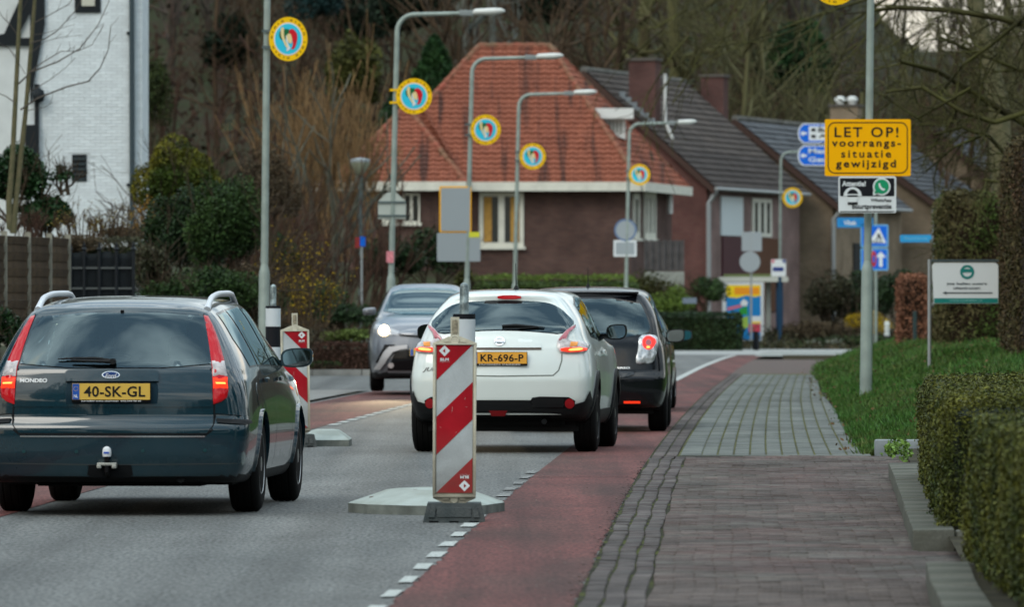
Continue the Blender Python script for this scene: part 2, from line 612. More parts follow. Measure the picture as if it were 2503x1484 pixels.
gx = np.arange(-90, 121, 2.5); gy = np.arange(-30, 720, 2.5)
GX, GY = np.meshgrid(gx, gy)
GZ = terrain(GX, GY) + rng.normal(0, .25, GX.shape) * (GY > 300)
nx, ny = len(gx), len(gy)
idx = (np.arange(ny - 1)[:, None] * nx + np.arange(nx - 1)[None]).ravel()
o = npmesh('ground', np.stack([GX.ravel(), GY.ravel(), GZ.ravel()], 1), np.stack([idx, idx + 1, idx + nx + 1, idx + nx], 1),
           M('soil', (0.0315, 0.0245, 0.014), .95, var=.4, vscale=.6, col2=(0.0245, 0.035, 0.0126), bump=.6, bscale=8))
meta(o, kind='structure')
b = MB(); b.box(-900, 900, -600, 1500, -2.0, -.5)
meta(b.obj('far_ground', M('far_soil', (.06, .055, .035), .95)), kind='structure')


def strip(name, fl, fr, Y0, Y1, z, mat, step=2., nx_=2, kind='structure', parent=None, jit=0):
    ys = np.arange(Y0, Y1 + 1e-6, step)
    rows = []
    for y in ys:
        a, b_ = float(fl(y)), float(fr(y))
        for i in range(nx_):
            x = a + (b_ - a) * i / (nx_ - 1)
            if jit and i == 0: x += rng.normal(0, jit)
            if jit and i == nx_ - 1: x += rng.normal(0, jit)
            rows.append((x, y, z))
    i = (np.arange(len(ys) - 1)[:, None] * nx_ + np.arange(nx_ - 1)[None]).ravel()
    o = npmesh(name, rows, np.stack([i, i + 1, i + nx_ + 1, i + nx_], 1), mat, parent)
    if kind: o['kind'] = kind
    return o


ASPH = M('asphalt', (0.0777, 0.08288, 0.07992), .75, var=.0, vscale=1.1, speck=.55, sscale=42, bump=.9, bscale=60, spec=.3, stretch=(1, .16, 1), col2=(0.111, 0.1147, 0.1095), vlo=.3, vhi=.7)
REDS = M('red_asphalt', (.098, .033, .029), .8, vscale=1.3, speck=.42, sscale=42, bump=.8, bscale=60, spec=.2, stretch=(1, .16, 1), col2=(.066, .031, .026), vlo=.42, vhi=.68)
def grime(m_, k_, layers):      # tracks, drips and grime laid over a ground material
    n_, l_ = m_.node_tree.nodes, m_.node_tree.links
    bs_ = n_['Principled BSDF']; src = bs_.inputs['Base Color'].links[0].from_socket
    g_ = n_.new('ShaderNodeNewGeometry')
    for sc_, wt, lo_, hi_ in layers:
        mp3 = n_.new('ShaderNodeMapping'); mp3.inputs['Scale'].default_value = sc_
        t_ = n_.new('ShaderNodeTexNoise'); t_.inputs['Scale'].default_value = 1; t_.inputs['Detail'].default_value = 4
        r_ = n_.new('ShaderNodeMapRange'); r_.inputs[1].default_value = lo_; r_.inputs[2].default_value = hi_; r_.inputs[3].default_value = 1 + k_ * wt * .35; r_.inputs[4].default_value = 1 - k_ * wt * .75
        v_ = n_.new('ShaderNodeVectorMath'); v_.operation = 'SCALE'
        l_.new(g_.outputs['Position'], mp3.inputs[0]); l_.new(mp3.outputs[0], t_.inputs['Vector']); l_.new(t_.outputs['Fac'], r_.inputs[0])
        l_.new(src, v_.inputs[0]); l_.new(r_.outputs[0], v_.inputs['Scale']); src = v_.outputs[0]
    l_.new(src, bs_.inputs['Base Color'])


RL = (((2.6, .03, 1), 1, .35, .65), ((1.3, .35, 1), .8, .40, .75), ((9, 1.2, 1), .7, .55, .8))
grime(ASPH, .34, RL); grime(REDS, .5, RL)
strip('road', lambda y: kerb(y) - 5.6, kerb, -20, 240, 0, ASPH, 3)
strip('side_street', lambda y: -40, lambda y: kerb(y) - 5.6, 121, 147.5, 0, ASPH, 26.5)
cx_ = strip('crossing_street', lambda y: -30, lambda y: 60, 211, 236, .004, M('pale_asphalt', (.24, .25, .24), .7, var=.08, vscale=.4, speck=.15, sscale=20, spec=.5), 5)
strip('cycle_lane', lambda y: kerb(y) - .87, lambda y: kerb(y) - .015, -20, 60, .004, REDS, .12, jit=.009)
strip('cycle_lane', lambda y: kerb(y) - .87, lambda y: kerb(y) - .015, 60, 209, .004, REDS, 1.0)
strip('cycle_lane', lambda y: kerb(y) - 5.5, lambda y: kerb(y) - 4.08, -20, 121, .004, REDS, 1.0)
strip('footpath', lambda y: -9, lambda y: kerb(y) - 5.62, -20, 120, .03, M('grey_paving', (.2, .2, .19), .9, var=.1), 5)
# painted marks on the road
PAINT = M('road_paint', (.40, .43, .41), .8, var=.2, vscale=14, speck=.4, sscale=60, bump=.4, col2=(.30, .31, .30), vlo=.45, vhi=.7)
PAINTW = M('worn_road_paint', (.26, .27, .26), .85, speck=.5, sscale=50, bump=.4, col2=(.10, .10, .10), vscale=9, vlo=.4, vhi=.6)
mk = empty('edge_marking', 'broken white block line between grey asphalt and right red cycle lane', 'road marking', (0, 45, .008))
mk['kind'] = 'structure'
bl = None
yy = 31.5
k = 0
while yy < 62:
    xa = float(kerb(yy)) - .875
    b = MB()
    w, ln = .085, .85
    jj = lambda: rng.normal(0, .006)
    pts = []
    for (a, c) in ((-w, 0), (0, 0), (0, ln), (-w, ln)):
        pts.append((xa + a + jj() + (c * .03), yy + c - 45 + jj() * 3, 0))
    b.add(pts, [(0, 1, 2, 3)])
    b.obj('painted_block', PAINT if yy < 47 else PAINTW, mk)
    yy += 1.86
mk2 = empty('edge_marking', 'broken white block line beside the left red cycle lane', 'road marking', (0, 100, .008))
mk2['kind'] = 'structure'
for yy in np.arange(86, 112, 1.86):
    xa = float(kerb(yy)) - 4.07
    MB().add([(xa, yy - 100, 0), (xa + .12, yy - 100, 0), (xa + .16, yy - 99, 0), (xa + .04, yy - 99, 0)], [(0, 1, 2, 3)]).obj('painted_block', PAINT, mk2)
strip('road_line', lambda y: kerb(y) - .98, lambda y: kerb(y) - .84, 112, 208, .009, PAINT, 2)

# kerbs
KERB = M('kerb_stone', (.30, .30, .28), .85, var=.2, vscale=3, bump=.3, bscale=40, objr=.12)


def kerb_run(name, f, Y0, Y1, w, h, L=1.0, mat=KERB, gap=.012):
    root = empty(name, None, None, (0, 0, 0)); root['kind'] = 'structure'
    y = Y0
    while y < Y1:
        b = MB(); x0, x1 = float(f(y)), float(f(y + L))
        b.prism([(x0, y + gap), (x0 + w, y + gap), (x1 + w, y + L), (x1, y + L)], -.02, h, 'xy')
        b.obj('kerb_block', mat, root)
        y += L
    return root


# brick gutter and brick footpath, near part; 300 nearest bricks singly, the rest joined
BRICK = M('paver_brick', (.084, .060, .055), .85, var=.3, vscale=1.1, col2=(.080, .074, .066), objr=.22, speck=.2, sscale=80, bump=.5, bscale=60)
BRICK_S = M('paver_brick_field', (.084, .060, .055), .85, var=.3, vscale=1.1, col2=(.080, .074, .066), island=.22, speck=.2, sscale=80, bump=.5, bscale=60)
BRICK_G = M('gutter_brick', (0.0663, 0.0527, 0.051), .85, var=.3, vscale=2, col2=(0.085, 0.0782, 0.0731), objr=.22, bump=.5, bscale=60)
BRICK_GS = M('gutter_brick_field', (0.0663, 0.0527, 0.051), .85, var=.3, vscale=2, col2=(0.085, 0.0782, 0.0731), island=.22, bump=.5, bscale=60)
BED = M('mossy_joint', (.022, .022, .012), .98, var=.5, vscale=2.2, col2=(.055, .065, .012), vlo=.5, vhi=.6)


GL_ = (((1.2, .5, 1), 1, .35, .7), ((2.5, 2.5, 1), .7, .45, .7), ((14, 5, 1), .6, .5, .75))
for m_ in (BRICK, BRICK_S, BRICK_G, BRICK_GS): grime(m_, .5, GL_)


def top_box(V, Fl, x0, x1, y0, y1, z, sk, tilt=0, bev=.006):
    """paver: bevelled top over four sides (9 quads)"""
    k = len(V)
    t1, t2 = tilt
    o = [(x0, y0), (x1, y0), (x1, y1), (x0, y1)]
    i_ = [(x0 + bev, y0 + bev), (x1 - bev, y0 + bev), (x1 - bev, y1 - bev), (x0 + bev, y1 - bev)]
    zz = [z - t1 - t2, z + t1 - t2, z + t1 + t2, z - t1 + t2]
    sh = [sk * (p[1] - y0) for p in o]
    for j, (p, s_) in enumerate(zip(o, sh)): V.append((p[0] + s_, p[1], z - .035))
    for j, (p, s_) in enumerate(zip(o, sh)): V.append((p[0] + s_, p[1], zz[j] - .005))
    for j, (p, s_) in enumerate(zip(i_, sh)): V.append((p[0] + s_, p[1], zz[j]))
    for a, c in ((0, 4), (4, 8)):
        for j in range(4):
            Fl.append((k + a + j, k + a + (j + 1) % 4, k + c + (j + 1) % 4, k + c + j))
    Fl.append((k + 8, k + 9, k + 10, k + 11))


def lay(items, parent, mat1, mats, name1, name2, limit=300):
    """items: (x0,x1,y0,y1,z,skew,tilt) nearest first"""
    items = sorted(items, key=lambda t: t[2])
    vis = [t for t in items if t[2] > 33.8]
    first = vis[:limit]; ids = set(map(id, first))
    base = {}
    for t in first:
        V, Fl = [], []
        w, l = t[1] - t[0], t[3] - t[2]
        key = (round(w, 2), round(l, 2))
        if key not in base:
            top_box(V, Fl, -w / 2, w / 2, -l / 2, l / 2, 0, t[5], (0, 0))
            me = bpy.data.meshes.new(name1); me.from_pydata(V, [], Fl); me.materials.append(mat1); base[key] = me
        o = bpy.data.objects.new(name1, base[key]); COL.objects.link(o); o.parent = parent
        o.location = ((t[0] + t[1]) / 2, (t[2] + t[3]) / 2, t[4])
        o.rotation_euler = (t[6][1] * 8, -t[6][0] * 8, -t[5] * .5)
    V, Fl = [], []
    for t in items:
        if id(t) not in ids: top_box(V, Fl, *t)
    o = npmesh(name2, V, Fl, mats, parent); o['kind'] = 'stuff'
    return o


def kerbslope(y): return float((kerb(y + 1) - kerb(y - 1)) / 2)
def slabL(y): return float(pchip([28, 34, 36.3, 41.5, 59, 68, 75], [1.7, 1.93, 2.04, 2.26, 3.02, 3.38, 3.6], y))


fp = strip('footpath_bed', lambda y: kerb(y) - .01, lambda y: slabL(y) + .5, 26, 67.6, .006, BED, 1)
fp.name = 'brick_footpath'
items = []; gut = []
y = 30.0; r_ = 0
while y < 67.5:
    x0 = float(kerb(y)) + .33; xe = slabL(y) + .28
    sk = kerbslope(y)
    x = x0 + (-.105 if r_ % 2 else 0)
    wob = .008 * math.sin(y * .9) + .004 * math.sin(y * 2.3)
    first = True
    while x < xe:
        a, c = x, x + .202
        if a < x0 - .001: a = x0
        dz = .006 * math.sin(x * 3 + y * 1.3)
        if c - a > .04:
            items.append((a + wob, c + wob - .001, y, y + .099, .022 + dz + rng.normal(0, .0012), sk, (rng.normal(0, .0009), rng.normal(0, .0006))))
        x += .21
    y += .106; r_ += 1
for j in range(3):
    y = 30.0 + j * .07
    while y < 67.5:
        x0 = float(kerb(y)) + .012 + j * .106
        wob = .007 * math.sin(y * 1.3 + j) + .003 * math.sin(y * 3.1 + j)
        gut.append((x0 + wob, x0 + wob + .092, y, y + .203, .016 - .003 * (j == 0) + rng.normal(0, .0015), kerbslope(y), (rng.normal(0, .001), rng.normal(0, .001))))
        y += .21
lay(items, fp, BRICK, BRICK_S, 'brick', 'brick_field', 240)
lay(gut, fp, BRICK_G, BRICK_GS, 'gutter_brick', 'gutter_brick_field', 60)

# concrete slab pavement beyond
PAVE = M('concrete_paver', (.108, .118, .108), .82, var=.2, vscale=.9, objr=.10, bump=.3, bscale=50)
PAVE_S = M('concrete_paver_field', (.108, .118, .108), .82, var=.2, vscale=.9, island=.10, bump=.3, bscale=50)
for m_ in (PAVE, PAVE_S): grime(m_, .38, (((.6, .25, 1), 1, .35, .7), ((3, 1.2, 1), .7, .45, .7)))
BED2 = M('green_joint', (.075, .078, .020), .98, var=.5, vscale=1.6, col2=(.035, .035, .018), vlo=.45, vhi=.62)
strip('gutter_bed', lambda y: kerb(y) - .01, lambda y: kerb(y) + .26, 67.6, 150, .006, BED, 2)
sw = strip('pavement', lambda y: kerb(y) + .25, lambda y: kerb(y) + 2.0 - .25 * sstep(70, 147, y), 67.6, 150, .020, BED2, 2)
items = []
y = 67.85; r_ = 0
while y < 147:
    x0 = float(kerb(y)) + .27 + .2; xe = float(kerb(y)) + 1.98 - .27 * float(sstep(70, 147, y)); sk = kerbslope(y)
    x = x0
    while x < xe:
        a, c = max(x, x0), min(x + .137, xe + .05)
        if c - a > .06: items.append((a, c - .004, y, y + .291, .026 + rng.normal(0, .001), sk, (rng.normal(0, .0008), rng.normal(0, .0008))))
        x += .15
    y += .3; r_ += 1
y = 67.7
while y < 147:
    x0 = float(kerb(y)) + .27
    items.append((x0, x0 + .19, y, y + .99, .027, kerbslope(y), (0, 0)))
    y += 1.0
y = 67.55
items.append((1.56, 3.3, 67.62, 67.80, .027, 0, (0, 0)))
lay(items, sw, PAVE, PAVE_S, 'paver', 'paver_field', 300)
gut = []
for j in range(2):
    y = 67.6 + j * .07
    while y < 150:
        x0 = float(kerb(y)) + .012 + j * .12
        gut.append((x0, x0 + .105, y, y + .203, .016 + rng.normal(0, .0015), kerbslope(y), (0, 0)))
        y += .21
V, Fl = [], []
for t in gut: top_box(V, Fl, *t)
o = npmesh('gutter_brick_field', V, Fl, BRICK_GS, sw); o['kind'] = 'stuff'
fb = M('far_brick', (.10, .07, .062), .9, var=.2, vscale=2, col2=(.085, .072, .065), bump=.4, bscale=20)
strip('pavement', lambda y: kerb(y) - .01, lambda y: kerb(y) + 2.1, 150, 190, .012, fb, 5)
strip('pavement', lambda y: kerb(y) + 2.1, lambda y: kerb(y) + 5, 176, 205, .012, M('far_slabs', (.26, .27, .26), .85, var=.1), 5)
b = MB(); b.box(7.0, 9.2, 190, 190.5, -.02, .13)
meta(b.obj('kerb', M('dark_kerb', (.07, .065, .045), .9)), kind='structure')
strip('pavement', lambda y: kerb(y) - .01, lambda y: kerb(y) + 5, 190.6, 212, .10, M('pale_paving', (.22, .235, .22), .8, var=.1, vscale=2), 3)

# stone edging under the hedges
STONE = M('edging_stone', (0.12, 0.12, 0.1), .85, var=.35, vscale=2.2, col2=(0.068, 0.072, 0.056), bump=.7, bscale=22, objr=.12, speck=.12, sscale=90)
STONE2 = M('edging_stone_pale', (.24, .27, .28), .85, var=.3, vscale=3, bump=.5, bscale=22, objr=.1)


def stones(name, label, Y0, Y1, f, w, h, L, ret=0):
    root = empty(name, label, 'stone edging', (float(f(Y0)), Y0, 0))
    y = Y0
    ox, oy = root.location.x, Y0
    while y < Y1 - .3:
        L2 = min(L, Y1 - y)
        a, c = float(f(y)), float(f(y + L2))
        b = MB(); b.box(0, w, .003, L2 - .003, -.05, h + rng.normal(0, .002), bev=.010)
        o = b.obj('stone', STONE, root, 40)
        o.location = (a - ox, y - oy, 0); o.rotation_euler = (rng.normal(0, .003), rng.normal(0, .012), -math.atan2(c - a, L2))
        y += L2
    for q in range(ret):
        b = MB(); b.box(w + .012 + q * .9, w + .9 + q * .9, 0, .2, -.05, h - .003, bev=.015)
        b.obj('stone', STONE, root, 40)
    return root


stones('stone_edging', 'long mossy stone edging under the further clipped hedge, beside the brick pavement', 41.5, 59.3, slabL, .235, .135, 1.0, 2)
stones('stone_edging', 'near stone edging at the lower right corner, under the nearest hedge', 28.3, 36.3, slabL, .21, .14, 1.0, 0)
st = empty('stone_edging', 'pale grey block edging between the grass verge and brick pavement', 'stone edging', (3.35, 68.1, 0))
for q in range(5):
    b = MB(); b.box(.01, .27 + .0, 0, .22, -.05, .16, bev=.02)
    o = b.obj('stone', STONE2, st, 40); o.location = (q * .275, q * .01, rng.normal(0, .002))

# garden soil behind the edging
strip('garden_bed', lambda y: slabL(y) + .2, lambda y: slabL(y) + 14, 22, 68.3, .10, M('bed_soil', (0.03, 0.027, 0.015), .95, var=.4, vscale=3, bump=.8, bscale=20), 3)


# grass verge
def vz(X, Y):
    t = np.clip(X - XL(Y), 0, 20)
    return .012 + np.minimum(t * .34, .62 + (t - 1.8) * .09 * (t > 1.8)) * sstep(66, 76, Y) + .10 * sstep(0, .6, t) * (1 - sstep(66, 76, Y)) + .02 * np.sin(X * 4 + Y * .7)


ys = np.arange(68.25, 182, 1.0); ts = np.linspace(0, 1, 26) ** 1.5 * 13
VX = np.array([[float(XL(y)) + t for t in ts] for y in ys]); VY = np.repeat(ys[:, None], len(ts), 1)
VZ = vz(VX, VY)
i = (np.arange(len(ys) - 1)[:, None] * len(ts) + np.arange(len(ts) - 1)[None]).ravel()
vg = npmesh('grass_verge', np.stack([VX.ravel(), VY.ravel(), VZ.ravel()], 1), np.stack([i, i + 1, i + len(ts) + 1, i + len(ts)], 1),
            M('verge_soil', (0.021, 0.0525, 0.0098), .95, var=.4, vscale=2, bump=.8, bscale=30, col2=(0.0315, 0.042, 0.0105)), smooth=180)
vg['kind'] = 'structure'
n = 95000
yb = 68.3 + (175 - 68.3) * rng.uniform(0, 1, n) ** 1.6
xb = XL(yb) + rng.uniform(0, 1, n) ** 1.3 * (1.2 + (yb - 68) * .06) * 1.2 + rng.normal(0, .05, n)
zb = vz(xb, yb)
P = np.stack([xb, yb, zb], 1)
hgt = rng.uniform(.03, .09, n) * (1 + .5 * np.sin(xb * 2.1) * np.sin(yb * .5)) * (1 + (rng.uniform(0, 1, n) > .96) * .8)
ang = rng.uniform(0, 6.28, n); wd = .012 + .00006 * (yb - 68)
lean = rng.normal(0, .45, (n, 2)) * hgt[:, None]
a = np.stack([np.cos(ang) * wd, np.sin(ang) * wd, np.zeros(n)], 1)
tip = P + np.stack([lean[:, 0], lean[:, 1], hgt], 1)
V = np.stack([P - a - [0, 0, .01], P + a - [0, 0, .01], tip], 1).reshape(-1, 3)
g = npmesh('grass', V, np.arange(3 * n).reshape(n, 3), M('grass_blade', (.036, .100, .015), .6, island=.5, var=.35, vscale=.7, col2=(.085, .098, .028), vlo=.45, vhi=.72))
g['kind'] = 'stuff'

# litter by the stone edging: bits of leaf, twig and grit
n = 900
y = rng.uniform(36, 66, n); t = np.abs(rng.normal(0, .28, n)); x = np.array([slabL(v) for v in y]) - .02 - t
far = rng.uniform(0, 1, n) < .25
y = np.where(far, rng.uniform(63.5, 67.5, n), y); x = np.where(far, rng.uniform(1.7, 3.1, n), x)
P = np.stack([x, y, np.full(n, .034)], 1)
V, Fq = leaf_arr(P, .022, rng, .6); V[:, 2] = .028 + np.abs(V[:, 2] - .034) * .5
o = npmesh('leaf_litter', V, Fq, M('litter', (.05, .035, .02), .9, island=.8)); o['kind'] = 'stuff'
n = 500
y = rng.uniform(34, 66, n); x = kerb(y) - .015 + np.abs(rng.normal(0, .03, n)) * np.where(rng.uniform(0, 1, n) < .5, -1, .3)
V, Fq = leaf_arr(np.stack([x, y, np.full(n, .012)], 1), .03, rng, .6); V[:, 2] = .008 + np.abs(V[:, 2] - .012) * .4
o = npmesh('gutter_dirt', V, Fq, M('gutter_dirt', (.02, .018, .012), .95, island=.5)); o['kind'] = 'stuff'

# kerb across the side-street mouth, left
kb = empty('kerb', None, None, (0, 0, 0)); kb['kind'] = 'structure'
x = -9.0
while x < -2.2:
    MB().box(x, x + .98, 147.6, 147.85, -.02, .12).obj('kerb_block', KERB, kb)
    x += 1.0
strip('planting_bed', lambda y: -14, lambda y: kerb(y) - 5.2, 147.9, 205, .10, M('bed_soil', (.05, .045, .025)), 5)

# grit, leaves and chips lying on the road
n = 1300
y = 33 + 60 * rng.uniform(0, 1, n) ** 1.6; x = kerb(y) - rng.uniform(0, 1, n) ** 1.7 * 4.6
V, Fq = leaf_arr(np.stack([x, y, np.full(n, .014)], 1), .018, rng, .7); V[:, 2] = .010 + np.abs(V[:, 2] - .014) * .5
o = npmesh('road_grit', V, Fq, M('grit', (.13, .12, .10), .9, island=.9)); o['kind'] = 'stuff'
n = 700
y = 68 + 90 * rng.uniform(0, 1, n); x = XL(y) + rng.uniform(-.3, 3, n); z_ = np.where(x > XL(y), vz(x, y) + .06, .04)
V, Fq = leaf_arr(np.stack([x, y, z_], 1), .05, rng, .6)
o = npmesh('leaf_litter', V, Fq, M('dead_leaf', (.10, .06, .03), .9, island=.7)); o['kind'] = 'stuff'

# ------------------------------------------------------------------ buildings
def frame_of(O, u, v):
    u = Vector(u).normalized(); v = Vector(v).normalized(); n = u.cross(v).normalized()
    return u, v, n


def tiles(parent, O, u, v, poly, tw, th, mat, mats, limit, curved=True, name='roof_tile', vis_from=None):
    """pantiles laid in courses over a roof plane; poly in plane coordinates"""
    u, v, n = frame_of(O, u, v)
    O = Vector(O)
    if curved:
        prof = [(0, .012), (.22, .042), (.45, .05), (.62, .028), (.8, .012), (1, .012)]
    else:
        prof = [(0, .03), (.04, .036), (.96, .036), (1, .03)]
    def tile_v():
        V = []
        for vv, dn in ((0, .05), (1, .0)):
            for a, h in prof: V.append((a * tw * .985, vv * th * 1.06, h + dn))
        k = len(prof)
        for a, h in ((0, 0), (1, 0)): V.append((a * tw * .985, 0, -.0))
        Fl = [(i, i + 1, k + i + 1, k + i) for i in range(k - 1)]
        Fl.append(tuple([2 * k] + list(range(k)) + [2 * k + 1])[::-1])
        return np.array(V), Fl
    TV, TF = tile_v()
    arr = np.array(poly); lo, hi = arr.min(0), arr.max(0)
    cells = []
    r = 0; y = lo[1]
    while y < hi[1] - th * .3:
        x = lo[0]
        while x < hi[0]:
            c_ = np.array([[x + tw / 2, y + th / 2]])
            if in_poly(c_, poly)[0]: cells.append((x, y))
            x += tw
        y += th; r += 1
    me = bpy.data.meshes.new(name); me.from_pydata([tuple(q) for q in TV], [], TF); me.materials.append(mat)
    rot = Matrix((u, v, n)).transposed()
    order = list(range(len(cells)))
    rg = np.random.default_rng(5); rg.shuffle(order)
    order = sorted(range(len(cells)), key=lambda i: cells[i][1])
    single = set(order[:limit])
    V = []; Fl = []
    Rm = np.array(rot)
    for i, (x, y) in enumerate(cells):
        dz = rg.normal(0, .004)
        if i in single:
            o = bpy.data.objects.new(name, me); COL.objects.link(o); o.parent = parent
            o.matrix_local = Matrix.Translation(O + u * x + v * y + n * dz) @ rot.to_4x4()
        else:
            P = TV + [x, y, dz]
            k = len(V) * len(TV)
            V.append(P @ Rm.T + np.array(O)); Fl.append([[a + k for a in f] for f in TF])
    if V:
        me2 = bpy.data.meshes.new('tile_field'); me2.from_pydata([tuple(q) for q in np.concatenate(V)], [], [f for g in Fl for f in g])
        o = link('tile_field', me2, mats, parent); o['kind'] = 'stuff'


def plane_poly(O, u, v, pts3):
    u, v, n = frame_of(O, u, v); O = Vector(O)
    return [((Vector(p) - O).dot(u), (Vector(p) - O).dot(v)) for p in pts3]


def roof_face(parent, pts, tw, th, mat, mats, limit, curved=True, base=None):
    """pts: eave left, eave right, then the rest counter-clockwise seen from outside"""
    O = Vector(pts[0]); u = (Vector(pts[1]) - O).normalized()
    n = u.cross(Vector(pts[2]) - O).normalized(); v = n.cross(u)
    MB().add(pts, [tuple(range(len(pts)))]).obj('roof_deck', base or M('roof_felt', (.05, .035, .03), .95), parent)
    tiles(parent, O + n * .01, u, v, plane_poly(O, u, v, pts), tw, th, mat, mats, limit, curved)


TILE = M('clay_tile', (.235, .080, .048), .85, objr=.08, var=.2, vscale=.5, col2=(.20, .068, .042))
TILE_S = M('clay_tile_field', (.235, .080, .048), .85, island=.08, var=.2, vscale=.5, col2=(.20, .068, .042))
# dark streaky growth on the tiles: a world-space noise stretched down the slope
for m_ in (TILE_S, TILE):
    nt = m_.node_tree; n_, l_ = nt.nodes, nt.links
    b_ = n_['Principled BSDF']; src = b_.inputs['Base Color'].links[0].from_socket
    g_ = n_.new('ShaderNodeNewGeometry'); mp2 = n_.new('ShaderNodeMapping'); mp2.inputs['Scale'].default_value = (3.2, .25, .25)
    t_ = n_.new('ShaderNodeTexNoise'); t_.inputs['Scale'].default_value = 1.1; t_.inputs['Detail'].default_value = 6
    r_ = n_.new('ShaderNodeMapRange'); r_.inputs[1].default_value = .53; r_.inputs[2].default_value = .66; r_.inputs[4].default_value = .8
    x_ = n_.new('ShaderNodeMixRGB'); x_.inputs[2].default_value = (.035, .024, .022, 1)
    l_.new(g_.outputs['Position'], mp2.inputs[0]); l_.new(mp2.outputs[0], t_.inputs['Vector']); l_.new(t_.outputs['Fac'], r_.inputs[0])
    l_.new(r_.outputs[0], x_.inputs[0]); l_.new(src, x_.inputs[1]); l_.new(x_.outputs[0], b_.inputs['Base Color'])
DTILE = M('dark_tile', (.056, .047, .043), .9, objr=.22, var=.3, vscale=1.5)
DTILE_S = M('dark_tile_field', (.056, .047, .043), .9, island=.22, var=.3, vscale=1.5, col2=(.07, .058, .05))
SLATE = M('slate_tile', (.062, .068, .076), .7, objr=.22, var=.2, vscale=2)
SLATE_S = M('slate_tile_field', (.062, .068, .076), .7, island=.22, var=.2, vscale=2)


def brickwall(name, a, b_, mortar, scale=1.0, rough=.9):
    if name in MATS: return MATS[name]
    m = M(name, a, rough)
    n, l = m.node_tree.nodes, m.node_tree.links
    g = n.new('ShaderNodeTexCoord')
    sp = n.new('ShaderNodeSeparateXYZ'); ad = n.new('ShaderNodeMath'); cb = n.new('ShaderNodeCombineXYZ')
    l.new(g.outputs['Object'], sp.inputs[0]); l.new(sp.outputs[0], ad.inputs[0]); l.new(sp.outputs[1], ad.inputs[1]); l.new(ad.outputs[0], cb.inputs[0]); l.new(sp.outputs[2], cb.inputs[1])
    t = n.new('ShaderNodeTexBrick'); t.inputs['Color1'].default_value = (*a, 1); t.inputs['Color2'].default_value = (*b_, 1); t.inputs['Mortar'].default_value = (*mortar, 1)
    t.inputs['Scale'].default_value = scale; t.inputs['Mortar Size'].default_value = .007; t.inputs['Brick Width'].default_value = .22; t.inputs['Row Height'].default_value = .066
    l.new(cb.outputs[0], t.inputs['Vector'])
    nz_ = n.new('ShaderNodeTexNoise'); nz_.inputs['Scale'].default_value = .9; nz_.inputs['Detail'].default_value = 6
    l.new(g.outputs['Object'], nz_.inputs['Vector'])
    r = n.new('ShaderNodeMapRange'); r.inputs[1].default_value = .3; r.inputs[2].default_value = .7; r.inputs[3].default_value = .7; r.inputs[4].default_value = 1.25
    l.new(nz_.outputs['Fac'], r.inputs[0])
    x = n.new('ShaderNodeVectorMath'); x.operation = 'SCALE'; l.new(t.outputs['Color'], x.inputs[0]); l.new(r.outputs[0], x.inputs['Scale'])
    l.new(x.outputs[0], n['Principled BSDF'].inputs['Base Color'])
    bp = n.new('ShaderNodeBump'); bp.inputs['Strength'].default_value = .5; bp.inputs['Distance'].default_value = .01; bp.invert = True
    l.new(t.outputs['Fac'], bp.inputs['Height']); l.new(bp.outputs[0], n['Principled BSDF'].inputs['Normal'])
    return m


PURP = brickwall('purple_brick', (.078, .042, .035), (.108, .058, .046), (.10, .085, .08))
REDB = brickwall('red_brick', (.115, .045, .040), (.14, .06, .05), (.12, .09, .08))
CHB = brickwall('chimney_brick', (.085, .038, .034), (.11, .05, .045), (.10, .08, .07))
PINKB = brickwall('pinkish_brick', (.19, .125, .115), (.22, .145, .13), (.2, .16, .15))
TANB = brickwall('tan_brick', (.19, .145, .095), (.23, .175, .12), (.2, .17, .13))
CREAM = M('cream_paint', (.62, .62, .54), .5, var=.08, vscale=3)
WPAINT = M('white_frame_paint', (.66, .68, .66), .5)
PANE = M('window_pane', (.03, .035, .035), .08, spec=.8)
LEAD = M('lead_flashing', (.20, .23, .25), .5, .3)
ZINC = M('zinc_pipe', (.34, .36, .36), .5, .5)
DKW = M('dark_timber', (.012, .016, .019), .6)
BROWNW = M('brown_timber', (.06, .035, .028), .7)


def window(parent, O, u, w, h, mat=CREAM, bars=1, fw=.09, curtain=None, d=.08, sill=True):
    """casement: frame, panes, sill, curtain. O lower left corner on the wall face, u along the wall"""
    O = Vector(O); u = Vector(u).normalized(); z = Vector((0, 0, 1)); n = u.cross(z)   # outward
    def box_(name, a0, a1, z0, z1, d0, d1, m_, par):
        V = [O + u * a + n * dd + z * c for c in (z0, z1) for a, dd in ((a0, d0), (a1, d0), (a1, d1), (a0, d1))]
        return MB().add(V, [(0, 3, 2, 1), (4, 5, 6, 7), (0, 1, 5, 4), (1, 2, 6, 5), (2, 3, 7, 6), (3, 0, 4, 7)]).obj(name, m_, par)
    b = MB()
    def bx(a0, a1, z0, z1):
        V = [O + u * a + n * dd + z * c for c in (z0, z1) for a, dd in ((a0, -.02), (a1, -.02), (a1, d), (a0, d))]
        b.add(V, [(0, 3, 2, 1), (4, 5, 6, 7), (0, 1, 5, 4), (1, 2, 6, 5), (2, 3, 7, 6), (3, 0, 4, 7)])
    bx(0, fw, 0, h); bx(w - fw, w, 0, h); bx(fw, w - fw, 0, fw); bx(fw, w - fw, h - fw, h)
    for q in range(bars):
        x = w * (q + 1) / (bars + 1); bx(x - fw * .75, x + fw * .75, fw, h - fw)
    f = b.obj('window', mat, parent)
    box_('pane', fw, w - fw, fw, h - fw, .004, .02, PANE, f)
    if sill: box_('sill', -.06, w + .06, -.09, 0, 0, d + .08, mat, f)
    if curtain:
        for a0, a1 in curtain: box_('curtain', a0, a1, fw + .02, h - fw - .02, .022, .035, M('curtain_amber', (.42, .24, .06), .8, var=.25, vscale=8, stretch=(8, 8, 1)), f)
    return f


